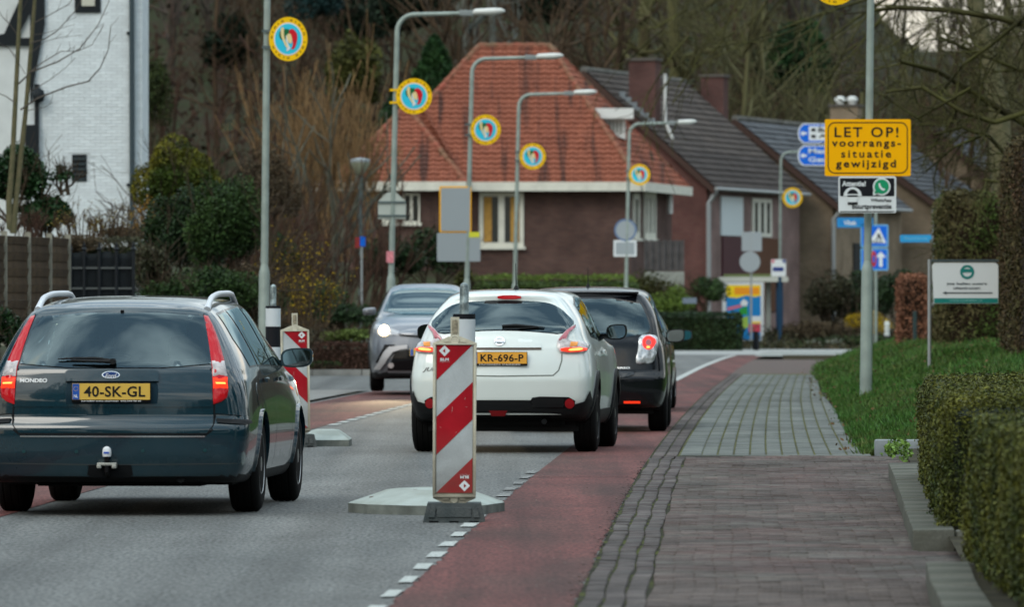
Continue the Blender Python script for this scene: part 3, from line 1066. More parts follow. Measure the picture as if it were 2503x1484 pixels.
# --- brick bungalow with the big hipped roof
HB = empty('brick_house', 'purple brick house with large orange tiled hip roof and white gutter', 'house', (0, 245, 0))
def hl(px, py, Y): return (PX(px, Y), Y - 245, PZ(py, Y))
ze = PZ(452, 245)
FLm, FR, BR, BL = (PX(862, 245), 0, ze), (PX(1566, 245), 0, ze), (PX(1684, 255.6), 10.6, ze), (PX(880, 255.6), 10.6, ze)
R1, R2 = hl(1172, 114, 250), hl(1344, 114, 250)
roof_face(HB, [FLm, FR, R2, R1], .30, .25, TILE, TILE_S, 220)
roof_face(HB, [FR, BR, R2], .30, .25, TILE, TILE_S, 40)
roof_face(HB, [BL, FLm, R1], .30, .25, TILE, TILE_S, 0)
roof_face(HB, [BR, BL, R1, R2], .30, .25, TILE, TILE_S, 0)
WL, WR, AP = (PX(808, 244.3), -.7, ze), (PX(1140, 244.3), -.7, ze), hl(992, 262, 247.6)
A2 = (AP[0] + .8, 7.5, AP[2]); WB = (WL[0] + .4, 8, ze)
roof_face(HB, [WL, WR, AP], .30, .25, TILE, TILE_S, 40)
roof_face(HB, [WB, WL, AP, A2], .30, .25, TILE, TILE_S, 0)
roof_face(HB, [WR, (WR[0] + .4, 6, ze), A2, AP], .30, .25, TILE, TILE_S, 0)
def capline(p, q, r_, mat, par, name='ridge_cap'):
    p, q = Vector(p), Vector(q); L = (q - p).length; k = int(L / .36); mb = MB()
    for i in range(k):
        a, b2 = p + (q - p) * (i / k), p + (q - p) * ((i + 1.12) / k)
        mb.tube([a + Vector((0, 0, .05)), b2 + Vector((0, 0, .035))], [r_ * 1.12, r_ * .95], 7)
    return mb.obj(name, mat, par, 50)
CAPM = M('ridge_clay', (.27, .075, .05), .85, var=.35, vscale=2, col2=(.16, .10, .06))
for p, q in ((R1, R2), (FR, R2), (FLm, R1), (WR, AP), (WL, AP), (BR, R2), (AP, A2)): capline(p, q, .10, CAPM, HB)
# walls
zb_ = .0
ins = .45
fp_ = [(FLm[0] + .3, ins), (FR[0] - .35, ins), (BR[0] - .6, 10.2), (BL[0] + .5, 10.2)]
MB().prism(fp_, zb_, ze - .03, 'xy').obj('wall', PURP, HB)
MB().prism([(WL[0] + .5, -.35), (PX(1080, 244), -.35), (PX(1080, 244), 3), (WL[0] + .5, 3)], zb_, ze - .03, 'xy').obj('wall', PURP, HB)
# gutter board
gb = MB()
def board(mb, p, q, h0, h1, t):
    p, q = Vector(p), Vector(q); d = (q - p).normalized(); n = Vector((d.y, -d.x, 0)) * t
    V = [p + Vector((0, 0, h0)), q + Vector((0, 0, h0)), q + n + Vector((0, 0, h0)), p + n + Vector((0, 0, h0))]
    V += [x + Vector((0, 0, h1 - h0)) for x in V]
    mb.add(V, [(0, 3, 2, 1), (4, 5, 6, 7), (0, 1, 5, 4), (1, 2, 6, 5), (2, 3, 7, 6), (3, 0, 4, 7)])
board(gb, (PX(1144, 245), -.06, ze), FR, -.2, .10, .13); board(gb, (FR[0] + .02, FR[1], ze), BR, -.2, .10, .13)
gb2 = MB(); board(gb2, (WL[0] + .0, -.76, ze), WR, -.2, .10, .13)
gb.obj('gutter', CREAM, HB); gb2.obj('gutter', CREAM, HB)
MB().box(PX(757, 246), PX(778, 246), .5, 1.5, ze - .22, ze + .08).obj('gutter_end', CREAM, HB)
sf = MB(); sf.prism([(FLm[0], 0), (FR[0], 0), (BR[0], 10.6), (BL[0], 10.6)], ze - .045, ze - .035, 'xy'); sf.obj('soffit', CREAM, HB)
u_ = (1, 0, 0)
window(HB, (PX(1171, 245.4), ins - .0, PZ(603, 245.4)), u_, 1.49, 1.82, bars=1, fw=.14, curtain=[(.16, .42), (1.05, 1.33)])
window(HB, (PX(985, 244.6), -.35, PZ(545, 244.6)), u_, .56, .98, bars=1, fw=.06)
window(HB, (PX(935, 244.6), -.35, PZ(545, 244.6)), u_, .5, .98, bars=0, fw=.10)
ur = (Vector((fp_[2][0] - fp_[1][0], 9.75, 0))).normalized()
for t0, ww, hh in ((.5, 1.3, 1.5), (3.0, 2.6, 1.6)):
    q = Vector((fp_[1][0], fp_[1][1], PZ(583, 248))) + ur * t0
    window(HB, q, ur, ww, hh, bars=2 if ww > 2 else 0, fw=.2)
MB().tube([(PX(1638, 253), 8.3, ze - .2), (PX(1638, 253), 8.3, ze - .85)], .1, 8).obj('downpipe', WPAINT, HB)
# dormer
dz0, dz1, dz2 = PZ(338, 249), PZ(291, 249), PZ(266, 249)
xa, xb2 = PX(1447, 249), PX(1547, 249)
MB().prism([(xa - .1, dz1), (xb2, dz1), (xb2, dz2), (xa - .1, dz2)], 2.8, 5.2, 'xz').obj('dormer_roof', WPAINT, HB)
dm = MB().prism([(PX(1462, 249), dz1), (PX(1528, 249), dz1), (PX(1528, 249), dz0 - .05), (PX(1500, 249), dz0 + .1)], 3.2, 5.0, 'xz').obj('dormer', WPAINT, HB)
for q in range(4):
    MB().box(PX(1487 + q * 9, 249), PX(1492 + q * 9, 249), 3.17, 3.21, dz0 + .18, dz1 - .08).obj('slat', M('slat_grey', (.30, .31, .27), .6), dm)


# --- row of gabled houses
def gabled(label, rp, ep, Y, length, wallm, sidem, tmat, tmats, lim, zb=.3, ang=15.5, verge=BROWNW, thk=.18):
    rx, rz = PX(rp[0], Y), PZ(rp[1], Y)
    Ye = Y - 1.2
    ex, ez = PX(ep[0], Ye), PZ(ep[1], Ye)
    w = math.hypot(ex - rx, 1.2)
    H = empty('gabled_house', label, 'house', (rx, Y, 0), (0, 0, -R(ang)))
    sl = math.atan2(rz - ez, w)
    wallw = w - .35
    wz = rz - wallw * math.tan(sl)
    MB().prism([(-wallw, zb - .6), (wallw, zb - .6), (wallw, wz - .06), (0, rz - .06), (-wallw, wz - .06)], 0, .3, 'xz').obj('gable_wall', wallm, H)
    MB().box(wallw - .3, wallw, .302, length, zb - .6, wz - .06).obj('side_wall', sidem, H)
    MB().box(-wallw, -wallw + .3, .302, length, zb - .6, wz - .06).obj('side_wall', sidem, H)
    MB().prism([(-wallw + .302, zb - .6), (wallw - .302, zb - .6), (wallw - .302, wz - .06), (0, rz - .3), (-wallw + .302, wz - .06)], length - .3, length, 'xz').obj('gable_wall', wallm, H)
    roof_face(H, [(w, -.25, ez), (w, length, ez), (0, length, rz), (0, -.25, rz)], .30, .34, tmat, tmats, lim, False)
    roof_face(H, [(-w, length, ez), (-w, -.25, ez), (0, -.25, rz), (0, length, rz)], .30, .34, tmat, tmats, 0, False)
    for sg in (1, -1):
        dn = .24
        MB().prism([(0, rz + .03), (sg * w, ez + .03), (sg * w, ez - dn), (0, rz - dn)], -.30, -.255, 'xz').obj('verge_board', verge, H)
    MB().tube([(w + .05, -.25, ez - .02), (w + .05, length, ez - .02)], .07, 6).obj('gutter', ZINC, H)
    capline((0, -.25, rz), (0, length, rz), .12, M('grey_ridge', (.12, .12, .11), .9, var=.3, vscale=3), H)
    return H, w, wallw, rz, ez, sl


H2, w, ww, rz, ez, sl = gabled('red brick gabled house with dark roof directly right of the orange-roofed one', (1431, 173), (1752, 460), 265, 14.5, REDB, PINKB, DTILE, DTILE_S, 300, .3)
def along(px, H, w_, Y0=263.9): return (px - 1752) / 185 * 14
b = MB(); b.tube([(w + .05, -.1, ez - .1), (w - .25, -.1, ez - .55), (w - .25, -.1, .4)], .085, 8); b.obj('downpipe', ZINC, H2)
X0 = ww + .0
def onside(H, y0, y1, z0, z1, name, mat, d=.06):
    return MB().box(X0, X0 + d, y0, y1, z0, z1).obj(name, mat, H)
onside(H2, 2.0, 5.3, 3.95, ez - .25, 'white_panel', M('panel_white', (.55, .62, .64), .5))
f = onside(H2, 6.8, 9.8, 3.95, ez - .25, 'window', CREAM)
for q in range(3): MB().box(X0 + .061, X0 + .08, 7.1 + q * .95, 7.5 + q * .95, 4.1, ez - .4).obj('pane', PANE, f)
onside(H2, 2.2, 6.0, 1.2, 3.9, 'garage_door', M('maroon_door', (.055, .012, .02), .5))
onside(H2, 7.2, 11.0, 1.2, 3.9, 'garage_door', M('brown_door', (.09, .035, .015), .6))
onside(H2, 6.1, 7.1, 1.2, 3.9, 'door_post', PINKB)


def chimney(H, x, y, z, w_, d_, h, mat, pots=0, flash=True, slope=0, cap=M('chimney_cap', (.10, .09, .08), .9)):
    ch = MB(); ch.box(x - w_ / 2, x + w_ / 2, y - d_ / 2, y + d_ / 2, z - 1.6, z + h)
    o = ch.obj('chimney', mat, H)
    MB().box(x - w_ / 2 - .06, x + w_ / 2 + .06, y - d_ / 2 - .06, y + d_ / 2 + .06, z + h + .002, z + h + .1).obj('cap', cap, o)
    for q in range(pots):
        MB().lathe([(.14, 0), (.14, .12), (.22, .14), (.2, .26), (.08, .32)], 12, 'z', (x - w_ * .22 + q * w_ * .44, y, z + h + .1)).obj('pot', M('pot_white', (.6, .62, .6), .5), o, 50)
    if flash:
        m = MB()
        for q in range(6):
            xx = x - w_ / 2 - .35 + q * .22; zz = rz_of(H, xx)
            m.box(xx, xx + .225, y - d_ / 2 - .06, y - d_ / 2 - .02, zz - .08, zz + .20)
        m.obj('flashing', LEAD, o)
    return o


HD = {}
HD[H2.name] = (rz, sl)
def rz_of(H, x): return HD[H.name][0] - abs(x) * math.tan(HD[H.name][1])
chimney(H2, 1.9, 1.2, rz_of(H2, 1.9), .98, .8, 2.05, CHB)
b = MB(); b.tube([(2.62, 1.3, rz_of(H2, 2.6) + 2.2), (2.62, 1.3, rz_of(H2, 2.6) + .5), (2.9, 1.3, rz_of(H2, 2.9) + .1)], .06, 8); b.obj('flue', WPAINT, H2, 60)
H3, w, ww, rz, ez, sl = gabled('tan brick gabled house with slate-grey roof, right of the bus stop lamp', (1800, 292), (2056, 504), 279, 12, TANB, TANB, SLATE, SLATE_S, 220, .2)
HD[H3.name] = (rz, sl); X0 = ww
chimney(H3, -.9, .2, rz_of(H3, -.9), .88, .8, 2.35, CHB)
chimney(H3, 2.2, 9, rz_of(H3, 0), 1.1, .8, .7, TANB, 2, False)
b = MB(); b.tube([(w + .05, -.1, ez - .1), (w - .3, -.12, ez - .5), (w - .3, -.12, .4)], .085, 8); b.obj('downpipe', ZINC, H3)
onside(H3, 3.4, 5.2, .2, 3.8, 'door', DKW)
b = MB(); b.tube([(PX(1938, 262) - PX(1800, 279), -3.0, 5.0), (PX(1938, 262) - PX(1800, 279), -3.0, .2)], .075, 8); b.obj('downpipe', ZINC, H3)
H4, w, ww, rz, ez, sl = gabled('tan gabled house with blue-grey slate roof, right of the yellow warning sign', (2090, 352), (2335, 528), 292, 11, TANB, TANB, SLATE, SLATE_S, 120, .2)
HD[H4.name] = (rz, sl); X0 = ww
b = MB(); b.tube([(w + .3, -.2, ez - .05), (w - .35, -.15, ez - .6), (w - .35, -.15, .4)], .085, 8); b.obj('downpipe', ZINC, H4)
H5, w, ww, rz, ez, sl = gabled('blue-grey slate roofed house farthest right behind the bare branches', (2290, 318), (2560, 560), 306, 11, TANB, TANB, SLATE, SLATE_S, 60, .2, 15.5)

# --- white painted brick house on the left
HW = empty('white_house', 'white painted brick house with black timber details and dark downpipe', 'house', (-9, 147, 0))
WB_M = M('white_brick', (.66, .72, .74), .75, objr=.06, var=.05, vscale=3, bump=.3, bscale=20)
WB_S = M('white_brick_field', (.66, .72, .74), .75, island=.06, var=.05, vscale=3, bump=.3, bscale=20)
WM = M('white_mortar', (.54, .59, .61), .85, var=.1, vscale=4)
def wx(px): return PX(px, 147) + 9
def wz(py): return PZ(py, 147)
MB().box(wx(74), wx(330), .0, 3.0, 1.0, 9).obj('wall', WM, HW)
MB().box(wx(330) + .002, wx(345), .10, 3.0, 1.0, 9).obj('wall', WM, HW)
MB().box(wx(-260), wx(74) - .002, 1.5, 4, 1.0, 9).obj('side_wing', M('white_render', (.60, .64, .64), .8, var=.05), HW)
items = []
for r_ in range(int((8.0 - 2.3) / .0655)):
    z = 2.3 + r_ * .0655
    for q in range(12):
        x = wx(76) + q * .215 + (.107 if r_ % 2 else 0) - .107
        x2 = min(x + .205, wx(329)); x = max(x, wx(75))
        if x2 - x < .05 or (x < wx(213) and x2 > wx(175) and wz(445) < z + .06 and z < wz(377)): continue
        items.append((x, x2, z))
for r_ in range(int((8.0 - 2.3) / .0655)):
    z = 2.3 + r_ * .0655
    items.append((wx(331) + .004, wx(346) + (.008 if r_ % 2 else .0), z + .0003))
items.sort(key=lambda t: abs(t[2] - 4.6))
base = {}
V = []; Fl = []
for k, (x, x2, z) in enumerate(items):
    yb_ = -.012 if x < wx(330) else .088
    if k < 300:
        key = round(x2 - x, 2)
        if key not in base:
            me = MB().box(0, x2 - x, 0, .02, 0, .0575, bev=.004).mesh('brick'); me.materials.append(WB_M); base[key] = me
        o = bpy.data.objects.new('brick', base[key]); COL.objects.link(o); o.parent = HW
        o.location = (x, yb_ + rng.normal(0, .002), z); o.rotation_euler = (rng.normal(0, .02), 0, rng.normal(0, .004))
    else:
        if not len(V):
            me = MB().box(0, 1, 0, 1, 0, 1, bev=.0).mesh('b'); BV0 = np.array([v.co[:] for v in me.vertices])
            bmx = MB().box(0, .2, 0, .02, 0, .0575, bev=.004).mesh('b'); BVX = np.array([v.co[:] for v in bmx.vertices]); BFX = [list(p.vertices) for p in bmx.polygons]
        P = BVX.copy(); P[:, 0] = np.where(P[:, 0] > .1, P[:, 0] - .2 + (x2 - x), P[:, 0])
        kk = len(V) * len(BVX)
        V.append(P + [x, yb_ + rng.normal(0, .002), z]); Fl += [[a + kk for a in f] for f in BFX]
me = bpy.data.meshes.new('brick_field'); me.from_pydata([tuple(q) for q in np.concatenate(V)], [], Fl)
o = link('brick_field', me, WB_S, HW); o['kind'] = 'stuff'
b = MB(); b.tube([(wx(324), -.08, 1.6), (wx(322), -.08, 8.6)], .052, 12)
dp = b.obj('downpipe', M('pipe_dark', (.045, .065, .075), .5), HW, 60)
for py in (80, 452): MB().box(wx(310), wx(322), -.09, -.02, wz(py) - .03, wz(py) + .03).obj('bracket', DKW, dp)
f = MB().box(wx(176), wx(212), -.02, .03, wz(443), wz(377)).obj('vent', DKW, HW)
for q in range(5): MB().box(wx(179), wx(209), -.045, -.022, wz(441 - q * 12.5), wz(436 - q * 12.5)).obj('louvre', M('louvre', (.035, .05, .055), .5), f)
f = MB().box(wx(183), wx(246), -.05, .02, wz(30), wz(-60)).obj('window', DKW, HW)
MB().box(wx(200), wx(232), -.075, -.052, wz(14), wz(-55)).obj('pane', M('blind_cream', (.5, .5, .42), .7), f)
b = MB()
b.prism([(wx(74), wz(250)), (wx(110), wz(60)), (wx(110), wz(-60)), (wx(74), wz(-60))], -.10, .0, 'xz')
b.obj('timber_post', DKW, HW)
MB().prism([(wx(-30), wz(105)), (wx(75), wz(105)), (wx(75), wz(85)), (wx(30), wz(85)), (wx(95), wz(-40)), (wx(50), wz(-40)), (wx(-2), wz(75)), (wx(-30), wz(80))], 1.42, 1.495, 'xz').obj('timber_brace', DKW, HW)
MB().box(wx(85), wx(96), -.1, 0, wz(350), wz(205)).obj('timber_post', DKW, HW)
MB().box(wx(62), wx(96), -.16, .0, wz(400), wz(305)).obj('shutter', DKW, HW)
MB().lathe([(.02, -.14), (.10, -.10), (.13, 0), (.10, .12), (.02, .16)], 14, 'z', (wx(96), -.2, wz(235))).obj('wall_lantern', DKW, HW, 60)

# ------------------------------------------------------------------ hedges, shrubs, trees
YEW = M('yew_leaf', (0.02016, 0.036, 0.0072), .6, island=.65, vscale=2.2, col2=(.110, .112, .016), spec=.2, vlo=.35, vhi=.7)
HEDGE_FAR = M('privet_leaf', (0.04, 0.068, 0.0144), .6, island=.5, var=.4, vscale=2)
BRIGHT = M('bright_leaf', (0.0825, 0.1275, 0.01875), .6, island=.4, var=.3, vscale=1.5)
DARK = M('dark_leaf', (0.0112, 0.0264, 0.0104), .55, island=.7, var=.5, vscale=1.2, col2=(0.0224, 0.044, 0.0144))
LAUREL = M('laurel_leaf', (.016, .045, .014), .35, island=.7, var=.4, vscale=1.4)
MIXG = M('mixed_leaf', (0.0165, 0.039, 0.0105), .6, island=.7, var=.5, vscale=1.1, col2=(0.03375, 0.06375, 0.015))
IVY = M('ivy_leaf', (0.035, 0.042, 0.0196), .6, island=.7, col2=(0.063, 0.0595, 0.035), vscale=2.0)
GOLD = M('golden_conifer', (.030, .050, .006), .7, island=.55, col2=(.13, .115, .010), vscale=1.1, vlo=.42, vhi=.62)
OLIVE = M('olive_leaf', (0.0525, 0.05625, 0.0135), .7, island=.6, var=.4, vscale=.8)
CONIF = M('conifer_leaf', (0.0112, 0.0336, 0.0144), .7, island=.6, var=.4, vscale=.6, col2=(0.0224, 0.06, 0.0144))
FORS = M('forsythia_bloom', (0.3, 0.204, 0.006), .7, island=.5)
BEECH = M('beech_dry_leaf', (.19, .085, .05), .8, island=.55, var=.3, vscale=2)
BEECHD = M('beech_dark_leaf', (0.068, 0.04, 0.0224), .8, island=.6, var=.4, vscale=1.2, col2=(0.048, 0.048, 0.0176))
BRSH = M('brown_brush', (0.07, 0.0525, 0.0315), .9, island=.6)
TWIG = M('twig', (0.063, 0.042, 0.0252), .9, island=.45)
TWIGR = M('twig_reddish', (0.06375, 0.036, 0.0255), .9, island=.45)
TWIGT = M('twig_tan', (.20, .125, .060), .9, island=.4)
TWIGM = M('mossy_branch', (0.04125, 0.0375, 0.015), .9, island=.5, var=.4, vscale=2, col2=(0.06375, 0.06375, 0.01875))
BARK = M('bark', (.13, .115, .065), .9, var=.35, vscale=9, bump=.8, bscale=40, col2=(.085, .085, .045))
BEC = M('beech_core', (.03, .018, .012), .95)

# near clipped hedges, lower right
hedge('hedge', 'nearest clipped dark green hedge, at the right edge of the photo', [(2.17, 30.5), (2.31, 37.0), (3.2, 37.2), (3.2, 30.5)], .12, .835, 190000, .023, YEW, 'clipped yew hedges', 1, .03, side_bias=1.1)
hedge('hedge', 'clipped dark green hedge with flat mossy top, behind the nearest hedge', [(2.475, 42.0), (3.09, 55.2), (4.4, 55.2), (4.4, 42.0)], .10, .853, 320000, .025, YEW, 'clipped yew hedges', 2, .035, side_bias=1.6)
sp = shrub('sapling', 'small bright green leafy shoot growing out of the hedge foot above the stone edging', 'plant', (2.98, 57.0, .28), (.13, .25, .14), 300, .04, M('shoot_leaf', (.12, .21, .04), .5, island=.4), nb=9, k=.5, seed=4, stem=False)

# right side hedges
hedge('hedge', 'tall brown beech hedge at the right edge beside the dealer sign', [(6.98, 102), (7.9, 118), (11, 118), (11, 102)], .6, 3.72, 90000, .065, BEECHD, None, 3, .08, BEC)
hedge('hedge', 'tall green-brown hedge behind the dealer sign', [(PX(2300, 134), 134), (PX(2300, 134) + .5, 142), (10.2, 142), (9.6, 134)], .5, PZ(480, 134), 60000, .085, M('hedge_green_brown', (0.08, 0.068, 0.028), .8, island=.5, col2=(0.048, 0.08, 0.016), vscale=.8, vlo=.45, vhi=.6), None, 4, .10, BEC)
hedge('hedge', 'narrow rusty brown beech hedge left of the dealer sign post', [(PX(2199, 150), 150), (PX(2199, 150) + .15, 153), (PX(2264, 150) + .1, 153), (PX(2264, 150), 150)], .2, PZ(675, 150), 14000, .07, BEECH, None, 5, .05, BEC)
MB().tube([(PX(2236, 149), 149, .2), (PX(2236, 149), 149, 1.3)], .04, 8).obj('garden_post', M('post_dark', (.03, .05, .05), .7)); meta(bpy.data.objects['garden_post'], 'thin dark post in front of the rusty beech hedge', 'post')
# far side of the crossing
hedge('hedge', 'dark clipped hedge left of the poster, beyond the black cars', [(PX(1560, 230), 230), (PX(1560, 230), 232), (PX(1812, 230), 232), (PX(1812, 230), 230)], -.02, PZ(768, 230), 9000, .10, DARK, None, 6, .06)
shrub('shrub', 'rounded bright green hedge bush left of the bus shelter', 'shrub', (PX(1640, 238), 238, PZ(745, 238)), (PX(1640 + 62, 238) - PX(1640, 238), 1.2, .75), 5000, .10, BRIGHT, seed=1, nb=20)
shrub('shrub', 'darker green bush between the bright bush and the bus shelter', 'shrub', (PX(1728, 241), 241, PZ(715, 241)), (.75, 1, .75), 3000, .10, MIXG, seed=2)
shrub('shrub', 'olive brushy bush right of the lamp with the round sign back', 'shrub', (PX(1600, 241), 241, PZ(725, 241)), (1.5, 1, 1.0), 5000, .09, OLIVE, seed=9)
MB().box(PX(1668, 237), PX(1702, 237), 236.6, 236.7, PZ(742, 237), PZ(728, 237)).obj('planter', M('blue_grey', (.16, .2, .25), .6)); meta(bpy.data.objects['planter'], 'small blue-grey box between the bright bush and dark hedge', 'planter')
hedge('hedge', 'long bright green hedge below the large window of the brick house', [(PX(1120, 233), 233), (PX(1120, 233), 234.5), (PX(1545, 233), 234.5), (PX(1545, 233), 233)], .0, PZ(676, 233), 12000, .10, BRIGHT, None, 7, .07)
hedge('hedge', 'dark lower hedge in front of the bright hedge below the brick house', [(PX(1140, 228), 228), (PX(1140, 228), 229), (PX(1560, 228), 229), (PX(1560, 228), 228)], .0, PZ(692, 228), 8000, .10, HEDGE_FAR, None, 8, .07)
MB().box(PX(1577, 243), PX(1670, 243), 243, 243.1, PZ(662, 243), PZ(588, 243)).obj('garden_fence', M('fence_grey', (.09, .085, .085), .9, var=.2, vscale=3)); meta(bpy.data.objects['garden_fence'], 'dark grey garden screen at the right corner of the brick house', 'fence')
fo = bpy.data.objects['garden_fence']
for q in range(7):
    x = PX(1577 + q * 15.5, 243); MB().box(x - .03, x + .03, 242.93, 242.998, PZ(662, 243), PZ(586, 243)).obj('batten', M('fence_grey', (.09, .085, .085), .9), fo)
MB().box(PX(1575, 242), PX(1672, 242), 241.8, 242.2, .4, PZ(664, 242)).obj('low_wall', M('low_wall', (.28, .30, .27), .8)); meta(bpy.data.objects['low_wall'], 'pale low wall under the grey garden screen', 'wall')
# garden by the tan house
shrub('shrub', 'dark evergreen bush left of the near lamp pole, against the tan house', 'shrub', (PX(2030, 255), 255, PZ(745, 255)), (1.0, 1.2, 1.5), 4000, .13, M('dark_brown_leaf', (.035, .035, .018), .7, island=.6), seed=3)
shrub('shrub', 'dark green bush right of the blue sign mast', 'shrub', (PX(2190, 250), 250, PZ(735, 250)), (1.25, 1.2, 1.35), 5000, .12, DARK, seed=4)
shrub('shrub', 'very dark bush behind the near lamp pole', 'shrub', (PX(2105, 256), 256, PZ(740, 256)), (1.0, 1.2, 1.55), 4000, .12, DARK, seed=41)
shrub('shrub', 'yellow flowering forsythia behind the near lamp pole', 'shrub', (PX(2118, 246), 246, PZ(795, 246)), (.95, .8, .62), 1500, .08, FORS, seed=5)
shrub('shrub', 'low brown-green planting right of the bus shelter post', 'shrub', (PX(1990, 250), 250, PZ(812, 250)), (2.2, .8, .45), 4500, .09, BRSH, seed=6)
shrub('shrub', 'low green planting behind the kerb, left of the near lamp pole', 'shrub', (PX(2080, 244), 244, PZ(835, 244)), (1.7, .6, .28), 2500, .09, MIXG, seed=61)
for q, (px, py, r_) in enumerate(((1990, 838, .35), (2040, 836, .4))): 
    o = shrub('garden_boulder', 'pale ground cover tuft ' + ('left' if q == 0 else 'right') + ' of the two by the tan house', 'plant', (PX(px, 243), 243, PZ(py, 243)), (r_, .3, .16), 300, .06, M('pale_tuft', (.22, .24, .2), .8, island=.4), seed=62 + q, stem=False); o.name = 'ground_cover'
hedge('hedge', 'brown trimmed hedge behind the narrow beech hedge, right of the dark bush', [(PX(2262, 152), 156), (PX(2262, 152), 159), (9.2, 159), (9.2, 156)], .3, PZ(760, 156), 5000, .09, BEECHD, None, 55, .06, BEC)

# left side, behind the estate car
def bx(px, py, Y): return (PX(px, Y), Y, PZ(py, Y))
shrub('conifer_bush', 'rounded golden-green conifer right of the white house', 'shrub', bx(440, 455, 136), (.95, .9, 1.12), 24000, .07, GOLD, seed=10, nb=34, k=.36, thick=.12)
shrub('shrub', 'big dark green shrub left of the tall left lamp pole', 'shrub', bx(550, 575, 127), (.88, .9, 1.5), 30000, .065, MIXG, seed=11, nb=36, k=.34, thick=.3)
shrub('shrub', 'dark green shrub below the golden conifer', 'shrub', bx(450, 590, 129), (.85, .8, 1.3), 20000, .065, DARK, seed=12, nb=30, k=.34)
shrub('shrub', 'dense dark shrub low behind the estate car roof', 'shrub', bx(520, 715, 124), (1.05, .7, .62), 14000, .06, MIXG, seed=13, nb=26, k=.34)
shrub('shrub', 'brownish shrub between the dark shrub and the lamp pole', 'shrub', bx(610, 740, 125), (.5, .6, .9), 5000, .06, BRSH, seed=131, nb=20, k=.4)
shrub('laurel_bush', 'dark glossy laurel behind the thin bare tree at the left edge', 'shrub', bx(40, 440, 124), (.68, .6, .85), 9000, .085, LAUREL, seed=14, nb=26, k=.36)
shrub('laurel_bush', 'dark laurel lower down, right of the thin bare tree', 'shrub', bx(112, 525, 124), (.55, .5, .45), 5000, .08, LAUREL, seed=15, nb=18, k=.36)
shrub('laurel_bush', 'loose laurel sprays in front of the white wall below the vent', 'shrub', bx(150, 430, 124), (.36, .4, .32), 260, .07, LAUREL, seed=16, nb=12, k=.25)
def twig_bush(name, label, c, w, h, n, mat, depth=2, seed=0, spread=.5, r=.012, leaves=None, lsize=.05, up=.15, tilt=.35, L=.6, cat='shrub', group=None, dy=.5, rmin=.004):
    rg = np.random.default_rng(seed + 500)
    o = empty(name, label, cat, c, group=group)
    segs = []
    for q in range(n):
        p = (rg.uniform(-w, w), rg.uniform(-dy, dy), 0)
        d = (rg.normal(p[0] / w * tilt, tilt * .4), rg.normal(0, .2), 1)
        grow(segs, p, d, h * rg.uniform(.5, 1.0) * (.62 if depth else 1), r, depth, rg, spread, up, (2, 4), .55, .10, 4, rmin, L)
    segs_mesh('twigs', segs, mat, o)
    if leaves:
        m_, nl = leaves
        ends = np.array([s_[1] for s_ in segs]); ii = rg.integers(0, len(ends), nl)
        P = ends[ii] + rg.normal(0, .04, (nl, 3))
        V, Fq = leaf_arr(P, lsize, rg)
        npmesh('blossom' if 'forsythia' in label else 'leaves', V, Fq, m_, o)
    return o
twig_bush('bare_bush', 'twiggy brown bush along the foot of the white wall', (PX(225, 122), 122, PZ(580, 122)), .55, .62, 46, TWIG, 2, 1, leaves=(M('dry_leaf', (.16, .12, .03), .8, island=.5), 500), lsize=.04)
twig_bush('bare_bush', 'dense reddish brown dry bush at the left edge over the fence', (PX(25, 118), 118, PZ(590, 118)), .42, .55, 55, TWIGR, 2, 2, r=.01)
shrub('shrub', 'brown clipped top over the fence beside the iron gate', 'shrub', (PX(190, 121), 121, PZ(600, 121)), (.75, .4, .24), 3600, .045, BRSH, seed=20, nb=22)
shrub('ivy_hedge', 'grey-green ivy hedge right of the iron gate', 'hedge', (PX(368, 120), 120, PZ(665, 120)), (.40, .5, .72), 5000, .06, IVY, seed=21, nb=24, k=.34)
shrub('ivy_hedge', 'ivy and dry leaves under the ivy hedge above the car roof', 'hedge', (PX(420, 119), 119, PZ(730, 119)), (.75, .4, .5), 5000, .055, MIXG, seed=22, nb=24, k=.34)
shrub('shrub', 'leafy ground shrub at the left edge behind the estate car', 'shrub', (PX(12, 105), 105, PZ(815, 105)), (.35, .3, .55), 1600, .07, LAUREL, seed=23)
twig_bush('forsythia', 'tall yellow forsythia right of the tall left lamp pole', (PX(705, 136), 136, PZ(790, 136)), .30, 2.0, 22, TWIG, 2, 5, leaves=(FORS, 600), lsize=.045, tilt=.2)
twig_bush('forsythia', 'second yellow forsythia further right, above the banded post', (PX(765, 134), 134, PZ(800, 134)), .30, 1.25, 22, TWIG, 2, 6, leaves=(FORS, 450), lsize=.045, tilt=.35)
twig_bush('forsythia', 'yellow and rust sprays between the white house and golden conifer', (PX(368, 133), 133, PZ(600, 133)), .2, .9, 16, TWIG, 2, 7, leaves=(M('rust_bloom', (.22, .12, .015), .7, island=.5), 800), lsize=.05, tilt=.2)
twig_bush('bare_tree', 'reddish brown bare thicket left of the tiled roof', (PX(760, 172), 172, PZ(800, 172)), 1.55, 4.4, 80, TWIGR, 2, 8, r=.028, L=.55, dy=1.5, cat='tree', rmin=.008)
twig_bush('bare_tree', 'brown bare thicket behind the left lamp pole', (PX(640, 180), 180, PZ(760, 180)), 1.2, 4.6, 60, TWIG, 2, 81, r=.028, L=.55, dy=1.5, cat='tree', rmin=.008)
twig_bush('coppiced_tree', 'tan bare tree with straight upright shoots left of the tiled roof', (PX(795, 205), 205, PZ(640, 205)), 1.25, 6.4, 105, TWIGT, 2, 9, spread=.28, r=.020, L=.5, tilt=.12, up=.12, dy=1.2, cat='tree', rmin=.010)
o = empty('pollard_trunk', 'knobbly trunk among the bare shoots left of the orange roof', 'tree', (PX(790, 190), 190, 1)); 
rg = np.random.default_rng(77); segs = []
